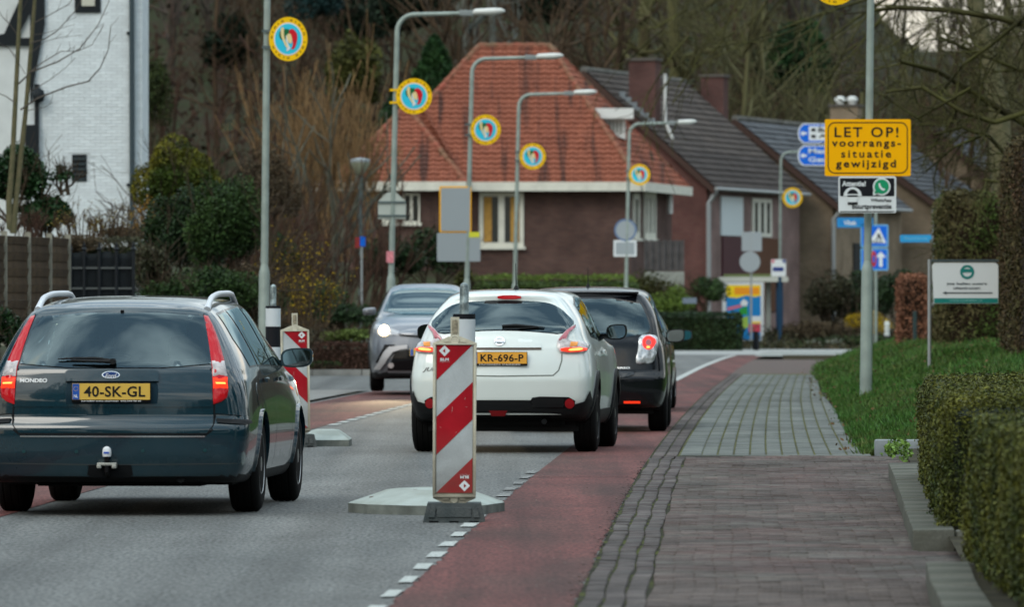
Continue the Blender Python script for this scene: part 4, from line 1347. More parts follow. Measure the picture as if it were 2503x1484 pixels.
for q in range(3): grow(segs, (rg.normal(0, .2), 0, 0), (rg.normal(0, .2), 0, 1), 3.8, .10, 2, rg, .7, .15, (3, 5), .6, .14, 6, .02)
segs_mesh('trunk', segs, M('lichen_bark', (.085, .085, .065), .9, var=.4, vscale=3), o, 6)
twig_bush('bare_bush', 'brown twiggy bush above the low beech hedge', (PX(835, 152), 152, PZ(860, 152)), .8, 1.7, 50, TWIG, 2, 82, r=.014, dy=.8)
shrub('rhododendron', 'dark green rhododendron behind the grey oncoming car', 'shrub', bx(960, 640, 182), (.95, 1, .85), 6500, .10, DARK, seed=30, nb=26, k=.36)
shrub('rhododendron', 'taller dark green shrub left of the grey sign backs', 'shrub', bx(1062, 620, 186), (1.0, 1, 1.1), 7500, .10, DARK, seed=31, nb=26, k=.36)
shrub('shrub', 'yellow-green bush beside the third lamp post', 'shrub', bx(1135, 690, 190), (.35, .5, .5), 1500, .07, OLIVE, seed=32)
shrub('shrub', 'low dark green shrub left of the oncoming car mirror', 'shrub', bx(835, 775, 150), (.85, .7, .42), 4200, .07, DARK, seed=33, nb=22)
shrub('shrub', 'bright grassy planting left of the oncoming car headlamp', 'shrub', bx(845, 822, 149.5), (.62, .4, .22), 2400, .07, M('fresh_leaf', (.10, .14, .035), .6, island=.5), seed=34, nb=18)
hedge('hedge', 'low reddish brown hedge behind the kerb left of the oncoming car', [(PX(600, 148.6), 148.6), (PX(600, 148.6), 149.6), (PX(915, 148.6), 149.6), (PX(915, 148.6), 148.6)], .1, PZ(842, 148.6), 9000, .055, M('low_beech_leaf', (0.068, 0.036, 0.0256), .8, island=.6), None, 35, .05, BEC)
shrub('shrub', 'tufty green plants at the foot of the low beech hedge', 'shrub', bx(790, 893, 148.2), (.5, .15, .14), 700, .05, MIXG, seed=36)
# pale cottage wall glimpsed through the shrubs
hsC = empty('garden_shed', 'pale white shed glimpsed through the shrubs left of the tall lamp pole', 'shed', (PX(605, 195), 195, 1.0))
MB().box(-.45, .45, 0, 1.5, 0, PZ(478, 195) - 1.3).obj('wall', M('shed_white', (.40, .42, .41), .8), hsC)
MB().prism([(-.6, PZ(478, 195) - 1.3), (.6, PZ(478, 195) - 1.3), (0, PZ(478, 195) - .9)], -.1, 1.6, 'xz').obj('roof', M('shed_roof', (.2, .2, .19), .8), hsC)

# fence and gate on the left bank
FW = M('fence_board', (.050, .033, .018), .9, var=.35, vscale=4, objr=.2, bump=.5, bscale=30)
FC = M('fence_post_concrete', (.24, .235, .19), .9, var=.2, vscale=5)
fe = empty('garden_fence', 'brown slatted wooden fence with concrete posts behind the estate car', 'fence', (PX(-60, 108), 108, 0))
pts_ = [(PX(-50, 109), 109), (PX(10, 111), 111), (PX(68, 112.6), 112.6), (PX(120, 114.2), 114.2), (PX(166, 115.8), 115.8)]
ft_ = PZ(573, 113)
for i, (x, y) in enumerate(pts_):
    MB().box(-.045, .045, -.045, .045, .8, ft_ + .03).obj('fence_post', FC, fe).location = (x - fe.location.x, y - 108, 0)
for (xa_, ya_), (xb_, yb_) in zip(pts_[:-1], pts_[1:]):
    L = math.hypot(xb_ - xa_, yb_ - ya_)
    me = MB().box(.05, L - .05, -.012, .012, 0, .120).mesh('slat'); me.materials.append(FW)
    z = 1.0; k = 0
    while z < ft_ - .12:
        o = bpy.data.objects.new('slat', me); COL.objects.link(o); o.parent = fe
        o.location = (xa_ - fe.location.x, ya_ - 108 - .022 * (k % 2), z); o.rotation_euler = (.16 if k % 2 else -.10, 0, math.atan2(yb_ - ya_, xb_ - xa_))
        z += .122; k += 1
ga = empty('iron_gate', 'black iron gate with pointed bars over dark boards, behind the estate car', 'gate', (PX(172, 118), 118, 0))
IR = M('black_iron', (.012, .015, .018), .5)
gw = PX(328, 118) - PX(172, 118)
for q in range(8):
    MB().box(.01 + q * gw / 8, (q + 1) * gw / 8 + .008, .02, .045, .9, PZ(618, 118) + .02 * math.sin(q * 2)).obj('board', M('gate_board', (.014, .019, .022), .7, objr=.3), ga)
for px in (172, 206, 243, 285, 326):
    x = PX(px, 118) - PX(172, 118); zt = PZ(604, 118)
    b = MB(); b.tube([(x, -.02, .8), (x, -.02, zt - .06)], .03, 8); b.lathe([(.03, zt - .06), (.045, zt - .03), (.02, zt), (.028, zt + .02), (.004, zt + .09)], 10, 'z', (x, -.02, 0)); b.obj('gate_post', IR, ga, 50)
for q in range(28):
    x = .03 + q * (gw - .06) / 27
    MB().tube([(x, -.02, .85), (x, -.02, PZ(628, 118))], .008, 4).obj('bar', IR, ga)
for py in (655, 705): MB().box(0, gw, -.035, -.005, PZ(py, 118) - .015, PZ(py, 118) + .015).obj('rail', M('rail_grey', (.08, .09, .09), .5), ga)

# thin bare tree at the far left
TT = empty('bare_tree', 'thin two-stemmed bare tree in front of the white house', 'tree', (PX(25, 117), 117, .9))
def tl(px, py, dy=0): return (PX(px, 117) - TT.location.x, dy, PZ(py, 117) - .9)
b = MB()
b.tube([tl(24, 560), tl(22, 495), tl(30, 400), tl(37, 260), tl(44, 120), tl(50, 0), tl(54, -120)], [.055, .052, .045, .04, .036, .032, .028], 10)
b.tube([tl(32, 570), tl(38, 495, .05), tl(50, 380, .08), tl(62, 270, .1), tl(74, 120, .12), tl(84, 0, .1), tl(92, -120, .1)], [.055, .05, .044, .038, .034, .03, .024], 10)
b.obj('trunk', BARK, TT, 60)
rg = np.random.default_rng(21)
segs = []
limbs = [([(50, 268), (90, 240), (160, 212), (215, 198), (244, 165), (264, 120), (270, 62)], .016), ([(40, 208), (75, 175), (140, 150), (195, 118), (240, 60), (268, 0)], .015), ([(68, 180), (100, 155), (150, 125), (190, 125), (225, 110), (255, 60)], .010),
         ([(76, 105), (110, 95), (140, 75), (185, 25), (200, -10)], .011), ([(82, 55), (120, 35), (165, 10), (190, -20)], .009), ([(70, 225), (120, 195), (160, 165), (185, 140)], .007), ([(66, 270), (110, 262), (130, 250)], .006),
         ([(36, 250), (15, 235), (-10, 225)], .010), ([(46, 90), (25, 60), (5, 40), (-20, 0)], .010), ([(80, 85), (120, 78), (160, 65)], .006), ([(42, 140), (20, 115), (0, 112)], .007), ([(74, 130), (110, 100), (150, 90), (200, 85)], .006), ([(50, 30), (70, -10)], .008), ([(62, 180), (50, 160), (30, 130)], .006)]
for li, (pp_, r_) in enumerate(limbs):
    P = [np.array(tl(a, c_, .1 * math.sin(li * 1.7 + i * .4))) for i, (a, c_) in enumerate(pp_)]
    n_ = len(P)
    for i in range(n_ - 1):
        ra, rb = r_ * (1 - .75 * i / n_), r_ * (1 - .75 * (i + 1) / n_)
        segs.append((P[i], P[i + 1], ra, rb))
        if i > 0:
            for q in range(2 if r_ > .008 else 1):
                t = rg.uniform(.1, 1); pp2 = P[i] + (P[i + 1] - P[i]) * t
                dd = rot_about(P[i + 1] - P[i], rg.uniform(.4, 1.0), rg.uniform(0, 6.28), rg); dd[2] += .25
                grow(segs, pp2, dd, rg.uniform(.06, .22), .004, 0, rg, nseg=2, rmin=.0025)
segs_mesh('branches', segs, M('young_twig', (.075, .065, .055), .85, island=.3), TT, 5)

# overhanging mossy tree, upper right
OT = empty('overhanging_tree', 'bare mossy tree reaching in from the upper right over the tall hedge', 'tree', (PX(2700, 128), 128, .5))
rg = np.random.default_rng(5)
b = MB(); b.tube([(0, 0, 0), (-.1, 0, 2.0), (.05, 0, 4.2), (-.1, 0, 6.5), (.2, 0, 9)], [.42, .34, .30, .24, .15], 12)
b.obj('trunk', BARK, OT, 60)
segs = []
def ol(px, py, dy=0): return np.array((PX(px, 128) - OT.location.x, dy, PZ(py, 128) - .5))
main = [([(2690, 420), (2560, 330), (2450, 265), (2370, 215), (2290, 170), (2200, 150)], .075), ([(2690, 300), (2550, 260), (2430, 300), (2350, 275), (2250, 215), (2165, 225)], .055),
        ([(2700, 120), (2560, 80), (2440, 45), (2330, 25), (2200, 15), (2135, 22)], .07), ([(2690, 470), (2560, 420), (2480, 395), (2420, 330), (2350, 310), (2280, 330)], .05),
        ([(2450, 265), (2400, 330), (2330, 360), (2260, 420)], .03), ([(2370, 215), (2310, 250), (2240, 290), (2160, 235)], .028), ([(2700, 200), (2600, 150), (2500, 170), (2400, 130), (2300, 90)], .05),
        ([(2620, 380), (2540, 440), (2470, 450), (2400, 440)], .035), ([(2550, 0), (2420, 110), (2350, 160), (2290, 240)], .04), ([(2690, 40), (2560, -20), (2400, -30)], .05), ([(2480, 20), (2460, 100), (2400, 200), (2380, 290)], .03)]
for li, (pp_, r_) in enumerate(main):
    P = [ol(a, c_, .5 * math.sin(li * 2.1 + i * .7)) for i, (a, c_) in enumerate(pp_)]
    n_ = len(P)
    for i in range(n_ - 1):
        segs.append((P[i], P[i + 1], r_ * (1 - .6 * i / n_), r_ * (1 - .6 * (i + 1) / n_)))
        for q in range(3):
            t = rg.uniform(0, 1); pp2 = P[i] + (P[i + 1] - P[i]) * t
            dd = rot_about(P[i + 1] - P[i], rg.uniform(.4, 1.3), rg.uniform(0, 6.28), rg)
            grow(segs, pp2, dd, rg.uniform(.5, 1.2), .016, 2, rg, .8, .0, (2, 4), .5, .22, 4, .005)
segs_mesh('branches', segs, TWIGM, OT, 4)
O2 = empty('overhanging_tree', 'fine olive twigs of a bare tree hanging left of the yellow sign', 'tree', (PX(2290, 165), 165, 1))
segs = []
for q in range(26):
    px, py = rg.uniform(1600, 2290), rg.uniform(-60, 150)
    p = np.array((PX(px, 165) - O2.location.x, rg.uniform(-3, 3), PZ(py, 165) - 1))
    grow(segs, p, (-.8, rg.normal(0, .3), -.7 + rg.uniform(-.3, .5)), rg.uniform(1.0, 2.2), .022, 2, rg, .6, -.04, (2, 4), .5, .16, 4, .006)
for (a, c_) in (((2330, -60), (1700, 160)), ((2330, -90), (1850, 250)), ((2330, -120), (2000, 260)), ((2330, -160), (1500, 30))):
    P = [np.array((PX(a[0] + (c_[0] - a[0]) * t, 165) - O2.location.x, math.sin(t * 3), PZ(a[1] + (c_[1] - a[1]) * t * (.6 + .4 * t), 165) - 1)) for t in np.linspace(0, 1, 7)]
    for i in range(6): segs.append((P[i], P[i + 1], .05 * (1 - i / 7), .05 * (1 - (i + 1) / 7)))
segs_mesh('branches', segs, TWIGM, O2, 4)
b = MB(); b.tube([(PX(2470, 165) - O2.location.x, 0, 0), (PX(2440, 165) - O2.location.x, 0, 5), (PX(2330, 165) - O2.location.x, 0, PZ(-100, 165))], [.3, .25, .1], 10); b.obj('trunk', BARK, O2, 60)

# trees behind the houses
def conifer(label, c, rx, h, n, mat, seed, size=.28):
    rg = np.random.default_rng(seed); o = empty('conifer_tree', label, 'tree', c, group='evergreens behind the houses')
    MB().tube([(0, 0, 0), (0, 0, h * .9)], [.25, .05], 8).obj('trunk', BARK, o)
    t = rg.uniform(0, 1, n) ** .8; a = rg.uniform(0, 6.28, n)
    r_ = rx * (1 - t) ** .65 * (1 + .22 * np.sin(a * 5 + t * 17)) * (1 - np.abs(rg.normal(0, .18, n)))
    P = np.stack([r_ * np.cos(a), r_ * np.sin(a), t * h], 1)
    V, Fq = leaf_arr(P, size, rg, .5); npmesh('crown', V, Fq, mat, o); return o
conifer('dark green conifer behind the left slope of the orange roof', (PX(1062, 275), 275, PZ(400, 275)), 1.5, PZ(85, 275) - PZ(400, 275), 7000, CONIF, 1, .2)
conifer('smaller green conifer between the lamp arm and orange roof', (PX(975, 278), 278, PZ(400, 278)), 1.0, PZ(200, 278) - PZ(400, 278), 3500, CONIF, 11, .2)
o = shrub('broadleaf_tree', 'olive green rounded tree behind the tan upright shoots', 'tree', bx(862, 190, 282), (1.35, 1.2, 2.3), 7000, .2, OLIVE, seed=50, nb=30, k=.34)
shrub('broadleaf_tree', 'dark ivy-clad tree behind the chimneys, upper right of centre', 'tree', bx(1945, 165, 318), (2.1, 1.8, 2.8), 9000, .24, CONIF, seed=51, nb=30, k=.36)
shrub('broadleaf_tree', 'dark blue-green tree at the top edge right of the largest emblem disc', 'tree', bx(770, 10, 300), (1.3, 1.2, 1.4), 3500, .2, M('blue_conifer', (.012, .035, .034), .7, island=.5), seed=52, nb=20)
shrub('broadleaf_tree', 'faint green ivy mass right of the white house corner', 'tree', bx(380, 250, 210), (.55, .8, 1.8), 2600, .12, M('ivy_dull', (.035, .05, .016), .8, island=.6), seed=53, nb=22, k=.3)

for q_, (px_, py_, Y_, rx_, rz2_) in enumerate(((1010, 20, 320, 2.2, 2.6), (870, 60, 330, 1.8, 2.0), (560, 120, 335, 1.6, 2.4), (1330, 20, 350, 2.6, 1.6))):
    shrub('evergreen_tree', ('dark evergreen above the second lamp post at the top edge', 'dark evergreen behind the olive rounded tree', 'dim evergreen between the white house and the tall lamp pole', 'dim evergreen above the orange roof ridge, at the top edge')[q_], 'tree', bx(px_, py_, Y_), (rx_, 1.8, rz2_), 4500, .26, M('hill_evergreen', (0.0084, 0.0168, 0.0084), .8, island=.6), seed=400 + q_, nb=24, k=.36, stem=False)

# bare wood on the hillside: thousands of trunks and twigs that read as one mass
rg = np.random.default_rng(99)
def wood(name, n, Y0, Y1, mat, h0, h1, sd, dens=1, pxr=(-200, 2700), zoff=0, r=.09, rmin=.012):
    rg = np.random.default_rng(sd)
    var = []
    for v in range(7):
        sg_ = []
        grow(sg_, (0, 0, 0), (rg.normal(0, .1), 0, 1), 7, r * 1.5, 0, rg, nseg=5, wig=.05, taper=.5)
        for q in range(11):
            z = rg.uniform(1.5, 7)
            grow(sg_, (0, 0, z), (rg.normal(0, 1), rg.normal(0, 1), rg.uniform(.3, 1.4)), rg.uniform(1.6, 3.2), r * .55, 2, rg, .6, .12, (2, 4), .5, .15, 3, rmin, .62)
        var.append([np.array([s_[i] for s_ in sg_], float) for i in range(4)])
    out = [[], [], [], []]
    for q in range(n):
        Y = rg.uniform(Y0, Y1); px = rg.uniform(*pxr); X = PX(px, Y)
        z = float(terrain(np.array([X]), np.array([Y]))[0]) - .3 + zoff
        v = var[rg.integers(0, 7)]; s_ = rg.uniform(h0, h1) / 9; a = rg.uniform(0, 6.28)
        Rz = np.array([[math.cos(a), -math.sin(a), 0], [math.sin(a), math.cos(a), 0], [0, 0, 1]])
        for i in (0, 1): out[i].append(v[i] @ Rz.T * s_ + [X, Y, z])
        for i in (2, 3): out[i].append(v[i] * s_)
    A, B_, r0, r1 = [np.concatenate(x) for x in out]
    o = segs_mesh(name, _Z(A, B_, r0, r1), mat)
    return o
class _Z(list):
    pass
def _mk(A, B_, r0, r1): return list(zip(A, B_, r0, r1))
_Z = lambda A, B_, r0, r1: _mk(A, B_, r0, r1)
for args in ((('bare_woodland', 46, 296, 345, TWIG, 9, 14, 201)), (('bare_woodland', 60, 345, 430, M('twig_grey', (0.05625, 0.0465, 0.0375), .9, island=.4), 11, 16, 202)),
             (('bare_woodland', 40, 300, 380, TWIGR, 6, 10, 203)), (('bare_woodland', 24, 292, 330, M('twig_olive', (0.084, 0.0805, 0.0385), .9, island=.4), 10, 15, 204, 1, (1700, 2600)))):
    o = wood(*args); o['kind'] = 'stuff'
# trunks that stand out on the hill
for i, (px, Y, top) in enumerate(((1147, 330, 60), (1207, 326, 20), (1560, 322, 60), (1665, 318, 90))):
    z = float(terrain(np.array([PX(px, Y)]), np.array([Y]))[0])
    o = empty('bare_tree', ['pale straight trunk left of the roof ridge', 'pale straight trunk rising behind the left end of the roof ridge', 'mossy bare tree behind the first chimney', 'mossy leaning tree right of the first chimney'][i], 'tree', (PX(px, Y), Y, z - .5))
    rg = np.random.default_rng(300 + i); sg_ = []
    grow(sg_, (0, 0, 0), (0, 0, 1), 17, .22 if i < 2 else .4, 0, rg, nseg=8, wig=.03, taper=.5)
    for q in range(14 if i > 1 else 6):
        grow(sg_, (0, 0, rg.uniform(5, 14)), (rg.normal(0, 1), rg.normal(0, 1), .6), rg.uniform(2, 5), .13, 2, rg, .7, .08, (2, 4), .5, .18, 4, .02)
    segs_mesh('trunk', sg_, M('pale_trunk', (.11, .12, .105), .9, island=.2) if i < 2 else M('mossy_trunk', (.09, .085, .038), .9, island=.3), o, 5)
# ground ivy and undergrowth on the slope
n = 16000
px = rng.uniform(-100, 2600, n); Y = rng.uniform(294, 400, n); X = (px - 1251.5) / F * Y
cl = np.sin(X * .33) * np.sin(Y * .11 + X * .2) + rng.normal(0, .35, n); kp = cl > .35
P = np.stack([X, Y, terrain(X, Y) + rng.uniform(0, 1.4, n)], 1)[kp]
V, Fq = leaf_arr(P, .5, rng, .6)
o = npmesh('undergrowth', V, Fq, M('undergrowth', (0.0245, 0.0315, 0.0126), .9, island=.6)); o['kind'] = 'stuff'
n = 20000
px = rng.uniform(-100, 2600, n); Y = rng.uniform(294, 440, n); X = (px - 1251.5) / F * Y
P = np.stack([X, Y, terrain(X, Y) + rng.uniform(0, .9, n)], 1)
V, Fq = leaf_arr(P, .45, rng, .5)
o = npmesh('leaf_litter', V, Fq, M('hill_litter', (0.0385, 0.0238, 0.0168), .9, island=.6)); o['kind'] = 'stuff'

shrub('shrub', 'brown leafless brush between the far beacon and the low beech hedge', 'shrub', (PX(690, 143), 146, PZ(820, 146)), (1.1, .8, .7), 6000, .05, BRSH, seed=71, nb=26)
shrub('shrub', 'dark green mass beneath the forsythia behind the banded post', 'shrub', (PX(720, 150), 151, PZ(745, 151)), (1.3, .9, .7), 6000, .07, MIXG, seed=72, nb=26)
shrub('shrub', 'brown brush in front of the white wall beside the downpipe', 'shrub', (PX(290, 123), 123, PZ(575, 123)), (.5, .4, .22), 2500, .04, BRSH, seed=73, nb=22)

# unseen added trees and hedges that darken what the cars' paint and glass mirror
DK2 = M('added_leaf', (.028, .040, .018), .8, island=.6)
pr_h = hedge('hedge', 'added tall hedge beside the road, unseen, darkening car reflections', [(-10.5, 0), (-10.5, 40), (-9.5, 40), (-9.5, 0)], 0, 2.4, 9000, .22, DK2, 'added hedges out of view', 90, .1)
for (x, y, rz_) in ((-.5, -45, 0), (-.5, -92, 0), (20.5, -48, 0), (21, -2, 0), (20.5, -95, 0), (22, 45, 0)):
    c_ = copy_tree(pr_h); c_.location = (pr_h.location.x + x, pr_h.location.y + y, 0)
pr_t = shrub('added_tree', 'added dense round tree, unseen, darkening car reflections', 'tree', (-12, 60, 5.2), (3.2, 3.4, 4.6), 7000, .5, DK2, 'added trees out of view', seed=91, nb=26, k=.34, stem=False)
MB().tube([(0, 0, 0), (.1, 0, 3), (0, 0, 6)], [.3, .24, .1], 8).obj('trunk', BARK, pr_t)
for i, (x, y) in enumerate(((-13, 44), (-12.5, 28), (-12, 12), (-13, -6), (-12, -24), (-13, -44), (-12, -66), (-9, -92), (-2, -112), (6, -110), (13, -96), (12.5, -74), (13, -52), (12, -33), (13, -14), (13, 4), (14, 22), (14.5, 40), (15, 58), (15, 76), (14.5, 92), (-14, 78))):
    c_ = copy_tree(pr_t); c_.location = (x, y, 0); c_.rotation_euler = (0, 0, i * 1.7); s_ = .8 + .35 * ((i * 37) % 10) / 10; c_.scale = (s_, s_, s_ * 1.45)

hedge('hedge', 'brown-green ivy screen behind the iron gate, below the white wall', [(PX(150, 121), 121), (PX(150, 121), 121.6), (PX(340, 121), 121.6), (PX(340, 121), 121)], .9, PZ(588, 121), 9000, .05, IVY, None, 93, .06)
for q_, (px_, py_, rx_, rz2_, mt_) in enumerate(((690, 640, .5, .8, MIXG), (650, 470, .8, 1.2, BRSH), (600, 800, .8, .7, DARK))):
    shrub('shrub', ('dark green bush behind the tall yellow forsythia', 'dull brown bush beside the tall left lamp pole', 'dark bush low behind the estate car front corner')[q_], 'shrub', bx(px_, py_, 155 - q_ * 5), (rx_, .8, rz2_), 5000, .07, mt_, seed=600 + q_, nb=24, k=.34)

n = 9000
x_ = rng.uniform(1.0, 15.5, n); y_ = rng.uniform(236.5, 256, n)
P = np.stack([x_, y_, terrain(x_, y_) + np.abs(rng.normal(0, .14, n)) * (1 + np.sin(x_ * 1.3) * np.sin(y_ * .6))], 1)
V, Fq = leaf_arr(P, .13, rng, .6)
o = npmesh('ground_cover', V, Fq, M('ground_cover_leaf', (.028, .036, .014), .8, island=.7, col2=(.05, .034, .02), vscale=.5)); o['kind'] = 'stuff'

# ------------------------------------------------------------------ street lamps, signs
GALV = M('galvanised_pole', (.27, .32, .29), .55, .25, var=.12, vscale=4)
GALVD = M('pole_sleeve', (.10, .13, .13), .7, .1)
SB = M('sign_back', (.33, .37, .39), .5, .4)
YEL = M('sign_yellow', (.90, .43, .0), .45, spec=.1)
SYEL = M('disc_yellow', (.84, .50, .0), .5)
CYAN = M('disc_cyan', (.03, .50, .68), .5)
SRED = M('sign_red', (.55, .01, .02), .45)
SGRN = M('disc_green', (.01, .12, .04), .5)
SCRM = M('disc_cream', (.72, .58, .28), .5)
SBLK = M('sign_black', (.008, .009, .012), .5)
SWHT = M('sign_white', (.66, .70, .71), .45)
SBLU = M('sign_blue', (.006, .12, .60), .4)
SLBL = M('sign_light_blue', (.03, .30, .60), .45)
STEAL = M('sign_teal', (.015, .20, .18), .45)


def circ(cx, cz, r, n=32, rz=None): return [(cx + r * math.cos(2 * math.pi * i / n), cz + (rz or r) * math.sin(2 * math.pi * i / n)) for i in range(n)]
def rrect(x0, x1, z0, z1, r, n=5):
    out = []
    for cx, cz, a0 in ((x1 - r, z1 - r, 0), (x0 + r, z1 - r, 90), (x0 + r, z0 + r, 180), (x1 - r, z0 + r, 270)):
        out += [(cx + r * math.cos(R(a0 + 90 * i / n)), cz + r * math.sin(R(a0 + 90 * i / n))) for i in range(n + 1)]
    return out
def flat(name, poly, y, mat, parent, t=.0015): return MB().prism(poly, y - t, y, 'xz').obj(name, mat, parent)
def ringf(name, po, pi, y, mat, parent, t=.0015):
    n = len(po); V = [(a, y - t, b_) for a, b_ in po] + [(a, y - t, b_) for a, b_ in pi]
    return MB().add(V, [(i, (i + 1) % n, n + (i + 1) % n, n + i) for i in range(n)]).obj(name, mat, parent)


def lamp_post(label, X, Y, lean_deg, side=1, Ht=7.0, z0=0, head='white'):
    L = empty('street_lamp', label, 'street lamp', (X, Y, z0), (0, R(lean_deg), 0), 'street lamps along the road')
    MB().lathe([(.085, -.1), (.08, 1.88), (.072, 1.93), (.052, 2.02), (.05, 2.05)], 20, 'z').obj('lower_pole', GALV, L, 50)
    MB().lathe([(.0815, .02), (.081, .55)], 20, 'z').obj('base_sleeve', GALVD, L, 50) if head == 'near' else None
    rr = .33; top = Ht
    P = [(0, 0, 2.04), (0, 0, top - rr - .08)]; rad = [.055, .048]
    for a in np.linspace(0, 86, 9):
        P.append((side * (rr - rr * math.cos(R(a))), 0, top - rr - .02 + rr * math.sin(R(a)))); rad.append(.045)
    P.append((side * 1.25, 0, top + .03)); rad.append(.036)
    b = MB(); b.tube(P, rad, 12); b.obj('upper_pole', GALV, L, 60)
    b = MB(); b.box(side * 1.18, side * 1.45, -.06, .06, top - .02, top + .09, bev=.02) if side > 0 else b.box(-1.45, -1.18, -.06, .06, top - .02, top + .09, bev=.02)
    b.obj('lamp_neck', M('neck_grey', (.22, .25, .25), .5), L, 40)
    b = MB()
    x0, x1 = 1.42, 2.05
    V = []; Fl = []
    pr = [(x0, .05, .0), (x0 + .06, .10, .02), (x0 + .4, .12, .035), (x1 - .08, .09, .05), (x1, .03, .05)]
    k = 12
    for (x, hw, dz) in pr:
        for j in range(k):
            t = 2 * math.pi * j / k
            V.append((side * x, hw * math.cos(t), top + .04 + dz + hw * .62 * math.sin(t)))
    for i in range(len(pr) - 1):
        for j in range(k): Fl.append((i * k + j, i * k + (j + 1) % k, (i + 1) * k + (j + 1) % k, (i + 1) * k + j))
    Fl += [tuple(range(k)), tuple((len(pr) - 1) * k + j for j in range(k))]
    b.add(V, Fl); b.obj('lamp_head', M('head_white', (.58, .60, .57), .35), L, 60)
    b = MB(); V2 = []
    return L


def disc_sign(label, X, Y, z, r, side, group='round carnival emblem discs on the lamp posts', sx=1.0, gap=.12, lean_=0):
    D = empty('round_sign', label, 'sign', (X, Y, z), (0, R(lean_), 0), group)
    D.scale = (sx, 1, 1)
    b = MB(); b.prism(circ(0, 0, r, 40), -.008, .008, 'xz'); b.obj('disc', SYEL, D)
    b = MB()
    for zz in (-.12, .12):
        b.box(min(-side * (r + gap), -side * (r - .12)), max(-side * (r + gap), -side * (r - .12)), .009, .03, zz - .02, zz + .02)
    b.box(-side * (r + gap) - .05, -side * (r + gap) + .05, -.06, .06, -.16, .16) if False else None
    b.obj('bracket', SYEL if 'over the left slope' in label else GALVD, D)
    flat('white_ring', circ(0, 0, r * .745, 40), -.0095, SWHT, D)
    f = flat('emblem_field', circ(0, 0, r * .69, 40), -.012, CYAN, D)
    k = r / .33
    def pg(name, pts, mat, y): return flat(name, chaikin([(a * k, c_ * k) for a, c_ in pts], 2), y, mat, f)
    pg('green_shape', [(-.15, .13), (-.02, .16), (.06, .11), (0, .02), (-.10, -.03), (-.16, .03)], SGRN, -.0145)
    pg('red_shape', [(.0, .13), (.08, .16), (.16, .08), (.155, -.03), (.11, -.15), (.04, -.16), (.09, -.08), (.05, .03)], SRED, -.0165)
    pg('cream_shape', [(-.03, .07), (.04, .09), (.07, 0), (.06, -.07), (.01, -.06), (-.02, .0)], SCRM, -.0185)
    pg('cream_arm', [(-.13, .17), (-.07, .18), (-.075, .04), (-.04, -.04), (0, -.13), (-.03, -.14), (-.08, -.04), (-.125, .04)], SCRM, -.0190)
    pg('white_ribbon', [(-.05, .06), (-.02, .04), (.0, -.08), (.05, -.15), (-.05, -.19), (-.01, -.14)], SWHT, -.0175)
    tk = MB()
    for q in range(34):
        a = 2 * math.pi * (q + .3 * math.sin(q * 2.1)) / 34
        if q % 9 == 0: continue
        cx, cz = r * .86 * math.cos(a), r * .86 * math.sin(a); ta = a + math.pi / 2
        ux, uz = math.cos(ta), math.sin(ta); vx, vz_ = math.cos(a), math.sin(a)
        wq, hq = .008 * k, .016 * k
        tk.add([(cx + ux * s1 * wq + vx * s2 * hq, -.0095, cz + uz * s1 * wq + vz_ * s2 * hq) for s1, s2 in ((-1, -1), (1, -1), (1, 1), (-1, 1))], [(0, 1, 2, 3)])
    tk.obj('ring_marks', M('mark_brown', (.16, .07, .01), .6), D)['kind'] = 'stuff'
    return D


LP = [(643, 110, .6, 'pole with the largest emblem disc, left of the road, its lamp above the frame'), (950, 140.6, 1.4, 'grey street lamp with pink sticker, second along the left kerb'),
      (1136, 165.7, 1.4, 'grey street lamp in front of the grey sign backs'), (1254, 193.8, 1.3, 'grey street lamp crossing the large window of the orange-roofed house'),
      (1527, 225, 1.2, 'grey street lamp below the white dormer, with a round sign back'), (1904, 266.7, .6, 'farthest and smallest street lamp, at the bus stop')]
DS = [(705, 95, 110, 47, 54), (1012, 235, 140.6, 44, 44), (1187, 317, 165.7, 37, 37), (1302, 382, 193.8, 32, 32), (1563, 427, 225, 26, 26), (1937, 483, 266.7, 24.5, 24.5)]
DL = ['largest round yellow emblem disc, at the upper left beside the white house', 'round yellow emblem disc over the left slope of the orange roof', 'round yellow emblem disc over the middle of the orange roof',
      'round yellow emblem disc over the lower right part of the orange roof front', 'small round yellow emblem disc below the white dormer', 'smallest round yellow emblem disc, above the bus stop sign']
for (px, Y, ln, lab), (dx, dy, dY, rx, rz_), dl in zip(LP, DS, DL):
    lamp_post(lab, PX(px, Y), Y, ln)
    sx = rx / rz_
    disc_sign(dl, PX(dx, Y), Y - .09, PZ(dy, Y), rz_ / S(Y), 1, sx=sx)
lamp_post('nearest street lamp pole, on the grass verge behind the yellow warning sign', PX(2116, 102), 102, .7, -1, 7.0, 0, 'near')
disc_sign('round yellow emblem disc cut off by the top edge of the photo', PX(2040, 102), 101.9, PZ(-46, 102), .33, -1)
o = MB().box(-.07, .07, -.095, -.085, -.11, .11).obj('sticker', M('sticker_pink', (.62, .22, .25), .6, var=.3, vscale=30)); o.location = (PX(953, 140.6) + .005, 140.6 - 0, PZ(628, 140.6))
meta(o, 'small pink sticker on the second lamp post from the left', 'sticker')


